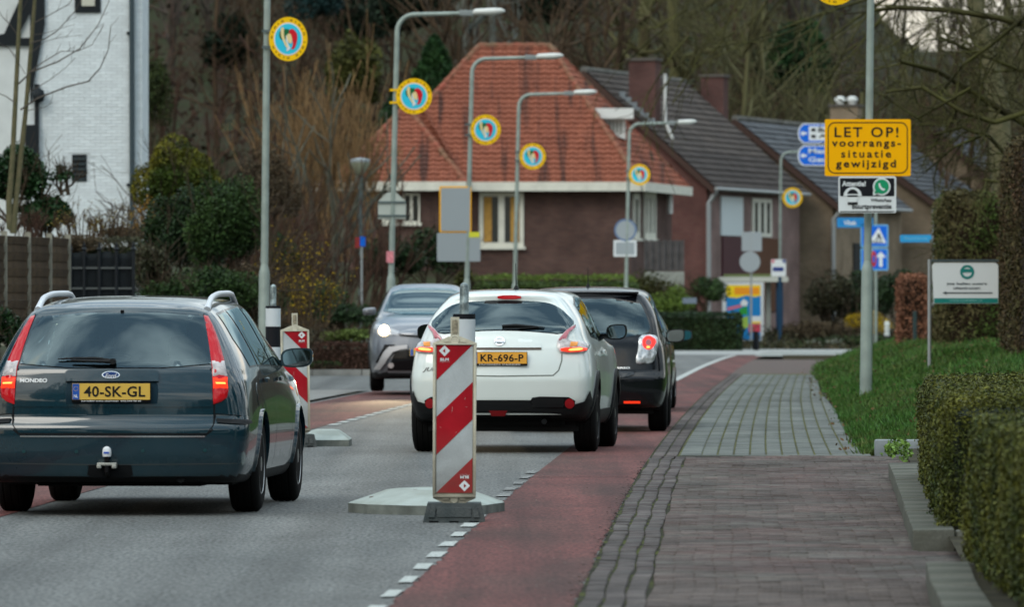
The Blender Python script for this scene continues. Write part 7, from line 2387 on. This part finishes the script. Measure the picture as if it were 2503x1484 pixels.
lean = [(0, .08), (.40, .03), (.50, 0), (.70, -.01), (.86, .02), (1.0, .06), (1.14, .12), (1.17, .14), (1.44, .42), (1.50, .40), (1.60, .46)]
st = [dict(y=0, f=1, zb=.36, wm=.76, zbl=1.05, wb=.68, wr=.45, zr=1.52, dre=.06, bul=.05),
      dict(y=.05, f=1, zb=.34, wm=.82, zbl=1.06, wb=.73, wr=.48, zr=1.535, dre=.06, bul=.05),
      dict(y=.22, f=1, zb=.32, wm=.865, zbl=1.07, wb=.785, wr=.52, zr=1.55, dre=.06, bul=.045),
      dict(y=.65, f=.8, zb=.28, wm=.885, zbl=1.05, wb=.815, wr=.56, zr=1.56, bul=.04),
      dict(y=1.2, f=.35, zb=.26, wm=.865, zbl=1.02, wb=.82, wr=.59, zr=1.565),
      dict(y=2.0, f=0, zb=.25, wm=.865, zbl=1.0, wb=.83, wr=.60, zr=1.565),
      dict(y=2.5, zb=.25, wm=.87, zbl=1.0, wb=.83, wr=.58, zr=1.50),
      dict(y=3.1, zb=.25, wm=.885, zbl=1.0, wb=.86, wr=.66, zr=1.13, bul=0),
      dict(y=3.6, zb=.27, wm=.885, zbl=.95, wb=.84, wr=.62, zr=1.02, bul=0, dre=.03),
      dict(y=3.95, zb=.32, wm=.8, zbl=.84, wb=.72, wr=.5, zr=.90, bul=0, dre=.02),
      dict(y=4.1, zb=.36, wm=.66, zbl=.72, wb=.58, wr=.4, zr=.78, bul=0, dre=.01)]
c = Car('crossover_car', 'white compact crossover with orange number plate and boomerang tail lamps', (-.115, 70.0, 0), .082, st, lean, .11, WHT, [.72, 3.25], .335, .215)
gl = chaikin(zp((655, 190), (760, 180), (870, 178), (980, 180), (1090, 188), (1150, 200), (1200, 228), (1245, 268), (1280, 305), (1255, 340), (1213, 368), (1130, 358), (1000, 348), (870, 345), (740, 348), (610, 358), (527, 368), (485, 340), (460, 305), (495, 268), (540, 228), (590, 200)), 1)
c.cut(inset(gl, .03), 'rear')
wins = [[(1.0, 1.12), (.86, 1.20), (.98, 1.40), (1.30, 1.47), (1.62, 1.485), (1.70, 1.08)], [(1.78, 1.07), (1.72, 1.485), (2.10, 1.46), (2.50, 1.33), (2.92, 1.08)]]
for w_ in wins: c.cut(inset(w_, .015), 'side')
ws_ = [(-.62, 1.13), (.62, 1.13), (.50, 1.47), (-.50, 1.47)]
c.cut(ws_, 'front')
c.panel('rear_window_frame', inset(gl, -.006), 'rear', GLOSSB, .002, hole=inset(gl, .05), skirt=.01)
c.panel('rear_window', gl, 'rear', GLSD, .006, skirt=0)
c.panel('windscreen', ws_, 'front', GLSC, .004, skirt=0)
for w_ in wins:
    for md in ('side', 'sideL'):
        f_ = c.panel('side_window', w_, md, GLSD, .004, skirt=0)
        c.panel('window_frame', inset(w_, -.02), md, GLOSSB, .0015, hole=inset(w_, .004), skirt=0, parent=f_)
c.finish(1.13, zlow=.37)
c.panel('high_stop_lamp', chaikin(zp((838, 148), (972, 148), (972, 168), (838, 168)), 1), 'rear', LRED, .012, skirt=.02)
lamp = zp((1281, 316), (1284, 335), (1262, 362), (1250, 392), (1256, 408), (1300, 408), (1345, 420), (1362, 440), (1350, 470), (1335, 480), (1215, 480), (1200, 462), (1190, 430), (1195, 400), (1230, 360))
lit = zp((1206, 452), (1345, 452), (1340, 474), (1218, 476))
hot = zp((1262, 458), (1325, 456), (1320, 469), (1250, 471))
clr = zp((1210, 412), (1258, 412), (1262, 446), (1205, 446)); org = zp((1266, 420), (1300, 424), (1296, 447), (1262, 447))
tip = zp((1279, 322), (1281, 336), (1256, 362), (1240, 400), (1202, 412), (1200, 402), (1232, 364))
for sg in (1, -1):
    m_ = (lambda p: p) if sg == 1 else mirror
    lr = c.panel('tail_lamp', m_(chaikin(lamp, 1)), 'rear', LCLR, .014, dome=.02, skirt=.03)
    c.panel('pink_tip', m_(tip), 'rear', LPINK, .026, parent=lr, dome=.008, skirt=.006)
    c.panel('lit_lens', m_(chaikin(lit, 1)), 'rear', LLIT, .036, parent=lr, skirt=.01)
    c.panel('bulb_glow', m_(chaikin(hot, 1)), 'rear', LHOT, .041, parent=lr, skirt=.004)
    c.panel('indicator_lens', m_(org), 'rear', ORANGE, .036, parent=lr, skirt=.006)
GRN = M('shade_seam', (.16, .18, .16), .5)
c.strip('tailgate_seam', [(jx(852 + .426 * a), jz(659.6 + .426 * b_)) for a, b_ in ((1222, 482), (1222, 520), (1205, 575), (1175, 603), (870, 607), (565, 603), (535, 575), (518, 520), (518, 482))], 'rear', GRN, .012)
c.panel('tailgate_ridge', zp((640, 448), (1105, 448), (1100, 425), (1040, 404), (870, 395), (700, 404), (640, 425)), 'rear', WHT, .016, skirt=.02)
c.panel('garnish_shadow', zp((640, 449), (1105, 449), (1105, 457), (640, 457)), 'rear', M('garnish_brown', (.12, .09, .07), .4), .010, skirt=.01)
plate(c, jx(1223.5), jz(874.5), -.103, 'KR-696-P', PLATE2, 'JANSSEN KERRES')
bd = lambda r_: [(jx(1222) + r_ * math.cos(t), jz(836) + r_ * .9 * math.sin(t)) for t in np.arange(0, 6.28, .3)]
o = c.panel('round_badge', bd(.048), 'rear', CHROME, .026, hole=bd(.034), skirt=.01)
c.panel('badge_bar', jp((1209, 832), (1235, 832), (1235, 840), (1209, 840)), 'rear', CHROME, .030, parent=o, skirt=.01)
text('badge_lettering', 'NISSAN', INK, o, jx(1222), jz(836), .085, yfr(c, jx(1222), jz(836), .034), h=.015, bold=.02)
car_text(c, 'model_lettering', 'JUKE', M('script_grey', (.1, .1, .1), .3, .8), c.root, jx(1058), jz(903), .19, .045, .006, shear=.4, bold=.01)
# bumper: lower black cladding, mesh inserts, reflectors
c.panel('bumper_cladding', zp((372, 690), (400, 750), (455, 765), (640, 760), (700, 742), (730, 742), (870, 742), (1010, 742), (1045, 742), (1100, 760), (1290, 765), (1345, 750), (1372, 690), (1385, 780), (1370, 840), (1280, 905), (870, 912), (460, 905), (372, 840), (358, 780)), 'rear', PLASTIC, .012, skirt=.02)
for sg in (1, -1):
    m_ = (lambda p: p) if sg == 1 else mirror
    ins_ = c.panel('mesh_insert', m_(zp((1040, 752), (1058, 728), (1100, 722), (1260, 725), (1296, 745), (1290, 785), (1180, 790), (1080, 785))), 'rear', GLOSSB, .016, skirt=.02)
    hx = MB()
    for r_ in range(5):
        for q in range(12):
            a, b_ = 1060 + q * 15 + (7 if r_ % 2 else 0), 734 + r_ * 11
            if a > 1232: continue
            x_, z_ = jx(852 + .426 * a) * sg, jz(659.6 + .426 * b_)
            y_ = c.ray('rear', x_, z_)[0].y - .02
            hx.prism([(x_ + .009 * math.cos(t), z_ + .009 * math.sin(t)) for t in np.arange(.5, 6.7, 1.047)][:6], y_ - .004, y_)
    hx.obj('mesh_grid', PLASTIC, ins_)
    rc = zp((1264, 760))[0]
    c.panel('reflector', [(sg * rc[0] + .044 * math.cos(t), rc[1] + .044 * math.sin(t)) for t in np.arange(0, 6.28, .3)], 'rear', M('reflector_red', (.30, .01, .015), .25, coat=.5), .026, skirt=.02)
c.panel('fog_lamp', zp((810, 800), (915, 800), (900, 828), (825, 828)), 'rear', M('dark_red', (.16, .008, .01), .3), .018, skirt=.01)
b = MB()
P3 = [c.ray('rear', *p)[0] + Vector((0, -.03, 0)) for p in zp((878, 322), (960, 318), (1060, 326), (1118, 330))]
b.tube(P3, [.014, .016, .012, .006], 6)
P3 = [c.ray('rear', *p)[0] + Vector((0, -.025, 0)) for p in zp((890, 336), (980, 334), (1060, 332), (1120, 330))]
b.tube(P3, .006, 6)
b.obj('rear_wiper', PLASTIC, c.root, 40)
q = c.ray('top', .06, 1.0)[0]
b = MB(); b.tube([(.072, 1.0, q.z - .01), (.072, 1.0, q.z + .04)], [.035, .008], 8); b.tube([(.072, 1.0, q.z + .03), (.072, .96, q.z + .25)], [.005, .003], 5)
b.obj('antenna', PLASTIC, c.root)
for md in ('side', 'sideL'):
    c.strip('door_seam', [(1.72, 1.02), (1.74, .6), (1.70, .34)], md, GRN, .01)
    c.strip('door_seam', [(2.75, .98), (2.78, .6), (2.72, .34)], md, GRN, .01)
    c.panel('sill_cladding', [(1.10, .26), (2.9, .26), (2.9, .40), (1.10, .40)], md, PLASTIC, .012)
    c.panel('door_handle', [(1.85, .93), (2.05, .935), (2.05, .965), (1.85, .955)], md, WHT, .03, skirt=.02)
    for wy in c.wheels:
        a0, a1 = .445, .372
        arcp = [(wy + a0 * math.cos(t), .335 + a0 * math.sin(t)) for t in np.linspace(-.25, math.pi + .25, 26)] + [(wy + a1 * math.cos(t), .335 + a1 * math.sin(t)) for t in np.linspace(math.pi + .25, -.25, 26)]
        c.panel('wheel_arch', arcp, md, PLASTIC, .022, skirt=.04, res=.05)
for sg in (1, -1): c.mirror_unit(sg, .935, 2.62, 1.145, .205, .160, GLOSSB)
for wy in (.72, 3.25):
    for sd in (1, -1): c.wheel(wy, sd, .335, .225, .775, RIMD, 6)
c.interior(.4, 3.0, .6, 1, .72, [(0, 1.0, 1.2, 1.05, 'bench'), (-.36, 1.0, .3, 1.06, 's'), (.36, 1.0, .3, 1.06, 's'), (-.37, 1.8, .5, 1.15, 's'), (.37, 1.8, .5, 1.15, 's')])
b = MB(); b.box(-.6, .6, .3, 1.1, .26, .36); b.tube([(.42, .02, .30), (.42, .5, .30)], .028, 8)
b.obj('exhaust', SEAM, c.root)

# ---------------- the black people carrier
BLK = M('black_paint', (.003, .004, .006), .22, 0, coat=.6, dark_back=True, spec=.2, dirt=.06)
VX_, VZ_ = lambda px: (px - 1431) / 221, lambda py: 1.4 - (py - 748) / 221
def vz4(*pts): return [(VX_(1442.8 + .2593 * a), VZ_(687.1 + .2593 * b_)) for a, b_ in pts]   # from the enlarged view
lean = [(0, .08), (.35, .02), (.45, 0), (.62, 0), (.66, .05), (1.0, .10), (1.08, .13), (1.50, .36), (1.62, .30), (1.7, .34)]
st = [dict(y=0, f=1, zb=.30, wm=.79, zbl=1.02, wb=.74, wr=.56, zr=1.545, dre=.05, bul=.05),
      dict(y=.05, f=1, zb=.28, wm=.85, zbl=1.03, wb=.79, wr=.60, zr=1.57, dre=.05, bul=.05),
      dict(y=.2, f=1, zb=.26, wm=.885, zbl=1.03, wb=.825, wr=.63, zr=1.59, bul=.045),
      dict(y=.8, f=.6, zb=.22, wm=.895, zbl=1.02, wb=.85, wr=.66, zr=1.61),
      dict(y=1.8, f=0, zb=.22, wm=.895, zbl=1.0, wb=.86, wr=.66, zr=1.62),
      dict(y=2.6, zb=.22, wm=.895, zbl=.98, wb=.86, wr=.62, zr=1.56),
      dict(y=3.5, zb=.22, wm=.89, zbl=.95, wb=.85, wr=.66, zr=1.08, bul=0),
      dict(y=4.1, zb=.25, wm=.86, zbl=.85, wb=.76, wr=.6, zr=.94, bul=0, dre=.03),
      dict(y=4.4, zb=.30, wm=.7, zbl=.72, wb=.6, wr=.4, zr=.78, bul=0, dre=.01)]
c = Car('people_carrier', 'black people carrier mostly hidden behind the white crossover', (.815, 81.4, 0), .035, st, lean, .10, BLK, [.80, 3.58], .325, .215)
gl = chaikin([(-.57, 1.475), (.57, 1.475), (.68, 1.26), (.72, 1.12), (.60, 1.07), (0, 1.03), (-.60, 1.07), (-.72, 1.12), (-.68, 1.26)], 1)
c.cut(inset(gl, .05), 'rear')
wins = [[(.55, 1.10), (.50, 1.35), (.62, 1.50), (1.0, 1.52), (1.06, 1.06)], [(1.14, 1.06), (1.08, 1.525), (1.9, 1.545), (1.96, 1.04)], [(2.04, 1.03), (1.98, 1.545), (2.5, 1.50), (3.2, 1.06)]]
for w_ in wins: c.cut(inset(w_, .015), 'side')
ws_ = [(-.66, 1.08), (.66, 1.08), (.54, 1.53), (-.54, 1.53)]
c.cut(ws_, 'front')
c.panel('rear_window', gl, 'rear', GLS, .006, skirt=0)
c.panel('windscreen', ws_, 'front', GLSC, .004, skirt=0)
for w_ in wins:
    for md in ('side', 'sideL'): c.panel('side_window', w_, md, GLS, .004, skirt=0)
c.finish(1.12, zlow=.26)
for sg in (1, -1):
    m_ = (lambda p: p) if sg == 1 else mirror
    lr = c.panel('tail_lamp', m_(chaikin([(.58, 1.075), (.74, 1.08), (.79, 1.04), (.79, .95), (.76, .80), (.72, .765), (.56, .75), (.55, .80), (.58, .93)], 1)), 'rear', M('lamp_silver', (.5, .53, .55), .12, .5, coat=.8, var=.3, vscale=20), .014, dome=.02, skirt=.03)
    rg_ = lambda r_: [(sg * .685 + r_ * math.cos(t), .985 + r_ * 1.05 * math.sin(t)) for t in np.arange(0, 6.28, .25)]
    c.panel('lit_ring', rg_(.068), 'rear', M('lamp_ring', (.9, .03, .03), .3, emis=.8, ecol=(1, .03, .02)), .040, hole=rg_(.034), parent=lr, skirt=.008)
    c.panel('ring_centre', rg_(.033), 'rear', LPINK, .038, parent=lr, skirt=.004)
    c.panel('bulb_glow', [(sg * .68 + .022 * math.cos(t), .937 + .013 * math.sin(t)) for t in np.arange(0, 6.28, .5)], 'rear', LHOT, .043, parent=lr, skirt=.002)
    c.panel('reflector', [(sg * .42, .325), (sg * .60, .325), (sg * .60, .348), (sg * .42, .348)], 'rear', LLIT, .010, skirt=.012)  # no lamp: its shine is put in as the lamps' glow
c.panel('tailgate_lower', [(-.55, .68), (.55, .68), (.53, .63), (.35, .60), (-.35, .60), (-.53, .63)], 'rear', BLK, .012)
b = MB(); b.box(-.58, .58, .28, .40, 1.535, 1.56, bev=.01)
b.obj('roof_spoiler', BLK, c.root, 40)
car_text(c, 'model_lettering', 'VERSO', CHROME, c.root, .40, .715, .18, .02, .006, bold=.03)
q = c.ray('top', 0, 1.0)[0]
b = MB(); b.tube([(0, 1.0, q.z - .01), (0, 1.0, q.z + .04)], [.03, .01], 8); b.tube([(0, 1.0, q.z + .03), (0, .97, q.z + .22)], [.006, .003], 5)
b.obj('antenna', PLASTIC, c.root)
for sg in (1, -1): c.mirror_unit(sg, .955, 2.95, 1.06, .22, .165, BLK)
for wy in (.80, 3.58):
    for sd in (1, -1): c.wheel(wy, sd, .325, .215, .785, RIM, 5)
c.interior(.4, 3.3, .55, 1, .74, [(0, 1.15, 1.3, 1.0, 'bench'), (-.38, 2.0, .52, 1.15, 's'), (.38, 2.0, .52, 1.15, 's'), (.36, 1.15, .34, 1.02, 's')])

# ---------------- dark car at the head of the queue
lean = [(0, .08), (.45, 0), (.9, .06), (1.0, .12), (1.45, .60), (1.6, .7)]
st = [dict(y=0, f=1, zb=.28, wm=.76, zbl=.95, wb=.70, wr=.50, zr=1.40, dre=.05),
      dict(y=.05, f=1, zb=.26, wm=.82, zbl=.96, wb=.75, wr=.53, zr=1.42),
      dict(y=.2, f=1, zb=.22, wm=.87, zbl=.96, wb=.80, wr=.56, zr=1.44),
      dict(y=1.2, f=.3, zb=.2, wm=.88, zbl=.95, wb=.84, wr=.6, zr=1.47),
      dict(y=2.3, zb=.2, wm=.88, zbl=.93, wb=.84, wr=.6, zr=1.45),
      dict(y=3.2, zb=.2, wm=.87, zbl=.9, wb=.82, wr=.6, zr=1.02, bul=0),
      dict(y=3.9, zb=.25, wm=.8, zbl=.78, wb=.7, wr=.5, zr=.84, bul=0, dre=.02),
      dict(y=4.1, zb=.3, wm=.66, zbl=.68, wb=.55, wr=.4, zr=.72, bul=0, dre=.01)]
c = Car('hatchback', 'dark hatchback, only a sliver with one lit lamp beyond the black people carrier', (1.22, 97.3, 0), .045, st, lean, .09, M('dark_grey_paint', (.012, .016, .018), .25, coat=1, dark_back=True), [.75, 3.3], .31, .2)
gl = chaikin([(-.5, 1.34), (.5, 1.34), (.66, 1.0), (-.66, 1.0)], 1)
c.cut(inset(gl, .04), 'rear')
c.panel('rear_window', gl, 'rear', GLSD, .005, skirt=0)
for w_ in [[(.75, .99), (.72, 1.34), (1.5, 1.38), (1.55, .98)], [(1.62, .98), (1.57, 1.38), (2.2, 1.35), (2.95, .95)]]:
    for md in ('side', 'sideL'): c.panel('side_window', w_, md, GLSD, .004, skirt=0)
c.finish(1.12)
for sg in (1, -1):
    m_ = (lambda p: p) if sg == 1 else mirror
    lr = c.panel('tail_lamp', m_([(.60, .98), (.76, .96), (.79, .86), (.78, .74), (.62, .76)]), 'rear', LRED, .01)
    c.panel('lit_lens', m_([(.64, .93), (.74, .91), (.76, .80), (.65, .80)]), 'rear', LLIT, .016, parent=lr, skirt=.004)
    c.mirror_unit(sg, 1.0, 2.7, 1.0, .22, .15, None, -1, M('mirror_teal', (.05, .22, .26), .1, .8))
for wy in (.75, 3.3):
    for sd in (1, -1): c.wheel(wy, sd, .31, .2, .77, RIM, 5)

# ---------------- the oncoming grey car (front towards the camera)
GRY = M('silver_grey_paint', (.15, .165, .19), .28, .45, coat=.9, dark_back=True, spec=.5, dirt=.3)
def cx2(px): return (px - 1044) / 156.5
def cz2(py): return 1.4 - (py - 748) / 156.5
def cp(*pts): return [(cx2(a), cz2(b_)) for a, b_ in pts]
def zc6(*pts): return [(cx2(858.8 + .2315 * a), cz2(652.7 + .2315 * b_)) for a, b_ in pts]
lean = [(0, .10), (.35, .04), (.5, 0), (.85, .04), (2, .1)]
st = [dict(y=0, f=1, zb=.24, wm=.66, zbl=.92, wb=.56, wr=.38, zr=.98, dre=.02, bul=0),
      dict(y=.07, f=1, zb=.21, wm=.78, zbl=.98, wb=.68, wr=.48, zr=1.04, dre=.02, bul=0),
      dict(y=.28, f=.8, zb=.2, wm=.88, zbl=1.04, wb=.78, wr=.56, zr=1.10, dre=.03, bul=0),
      dict(y=.8, zb=.2, wm=.91, zbl=1.08, wb=.83, wr=.62, zr=1.19, bul=0, dre=.03),
      dict(y=1.15, zb=.2, wm=.90, zbl=1.10, wb=.82, wr=.66, zr=1.22, bul=0, dre=.03),
      dict(y=1.95, zb=.2, wm=.90, zbl=1.12, wb=.82, wr=.56, zr=1.64, bul=.03, dre=.05),
      dict(y=2.4, zb=.2, wm=.90, zbl=1.12, wb=.82, wr=.56, zr=1.70, bul=.03),
      dict(y=3.4, zb=.2, wm=.90, zbl=1.12, wb=.80, wr=.54, zr=1.64),
      dict(y=4.2, zb=.25, wm=.86, zbl=1.05, wb=.74, wr=.45, zr=1.25),
      dict(y=4.4, zb=.3, wm=.7, zbl=.95, wb=.6, wr=.35, zr=1.05)]
c = Car('oncoming_car', 'silver grey crossover coming towards us with lit headlamp', (cx2(1044) * 0 - 1.325, 115, .055), -.02, st, lean, .16, GRY, [.92, 3.56], .345, .22)
ws_ = chaikin([(-.70, 1.20), (.70, 1.20), (.62, 1.42), (.52, 1.615), (0, 1.64), (-.52, 1.615), (-.62, 1.42)], 1)
c.cut(inset(ws_, .03), 'rear')
c.panel('windscreen', ws_, 'rear', glass('windscreen_blue', (.10, .22, .30), 2.1), .005, skirt=0)
for md in ('side', 'sideL'):
    c.panel('side_window', [(1.5, 1.18), (2.0, 1.52), (3.2, 1.55), (3.6, 1.2)], md, GLSD, .004, skirt=0)
c.finish(1.13, zlow=.30)
for sg in (1, -1):
    m_ = (lambda p: mirror(p)) if sg == 1 else (lambda p: p)
    hl = c.panel('headlamp', m_(chaikin([(-.82, .99), (-.80, 1.10), (-.70, 1.03), (-.45, .95), (-.42, .90), (-.60, .88), (-.76, .86)], 1)), 'rear', M('lamp_glass', (.35, .36, .38), .1, .3, coat=1), .012, skirt=.02)
    c.panel('lit_reflector', [(sg * .665 + .075 * math.cos(t), .945 + .075 * math.sin(t)) for t in np.arange(0, 6.28, .3)], 'rear', M('headlamp_light', (1, .9, .7), .3, emis=3.6, ecol=(1, .74, .40)), .03, parent=hl, skirt=.01)
    c.panel('fog_lamp', [(sg * .56 + .045 * math.cos(t), .42 + .045 * math.sin(t)) for t in np.arange(0, 6.28, .5)], 'rear', LCLR, .02, skirt=.01)
    c.panel('bumper_blade', m_([(-.80, .36), (-.72, .36), (-.52, .62), (-.40, .66), (-.30, .67), (-.30, .73), (-.58, .70), (-.66, .62)]), 'rear', M('blade_grey', (.42, .42, .43), .35, .3), .045, skirt=.06)
    c.panel('side_intake', m_([(-.80, .46), (-.66, .74), (-.50, .74), (-.72, .44)]), 'rear', GLOSSB, .012, skirt=.01)
    for md in ('side', 'sideL'): pass
c.panel('lower_grille', [(-.62, .34), (.62, .34), (.50, .62), (.30, .66), (-.30, .66), (-.50, .62)], 'rear', GLOSSB, .014, skirt=.02)
c.panel('upper_grille', [(-.44, .905), (0, .87), (.44, .905), (.42, .875), (0, .835), (-.42, .875)], 'rear', GLOSSB, .012, skirt=.02)
c.panel('front_plate', [(-.26, .56), (.26, .56), (.26, .67), (-.26, .67)], 'rear', PLATE, .05, skirt=.02, res=.3)
c.panel('plate_band', [(-.25, .565), (-.21, .565), (-.21, .665), (-.25, .665)], 'rear', PLBLUE, .054, skirt=0, res=.3)
for sg in (1, -1): c.mirror_unit(sg, .90, 1.42, 1.26, .22, .13, GRY, 1)
for md in ('side', 'sideL'):
    for wy in c.wheels:
        a0, a1 = .455, .385
        arcp = [(wy + a0 * math.cos(t), .345 + a0 * math.sin(t)) for t in np.linspace(-.3, math.pi + .3, 26)] + [(wy + a1 * math.cos(t), .345 + a1 * math.sin(t)) for t in np.linspace(math.pi + .3, -.3, 26)]
        c.panel('wheel_arch', arcp, md, PLASTIC, .015, skirt=.04, res=.05)
for wy in (.92, 3.56):
    for sd in (1, -1): c.wheel(wy, sd, .345, .225, .78, RIM, 5)
c.interior(1.4, 3.9, .6, 1, .72, [(-.38, 2.5, .5, 1.2, 's'), (.38, 2.5, .5, 1.2, 's')])

# the oncoming car's lit dipped beams
for sg in (-1, 1):
    ld = bpy.data.lights.new('headlamp_beam', 'SPOT'); lo = bpy.data.objects.new('headlamp_beam', ld); COL.objects.link(lo)
    ld.energy = 900; ld.color = (1, .80, .50); ld.spot_size = R(16); ld.spot_blend = .8; ld.shadow_soft_size = .07
    lo.location = (-1.325 + sg * .665, 114.75, .98)
    lo.rotation_euler = (Vector((-.8 + sg * .3, 92, 0)) - lo.location).to_track_quat('-Z', 'Y').to_euler()
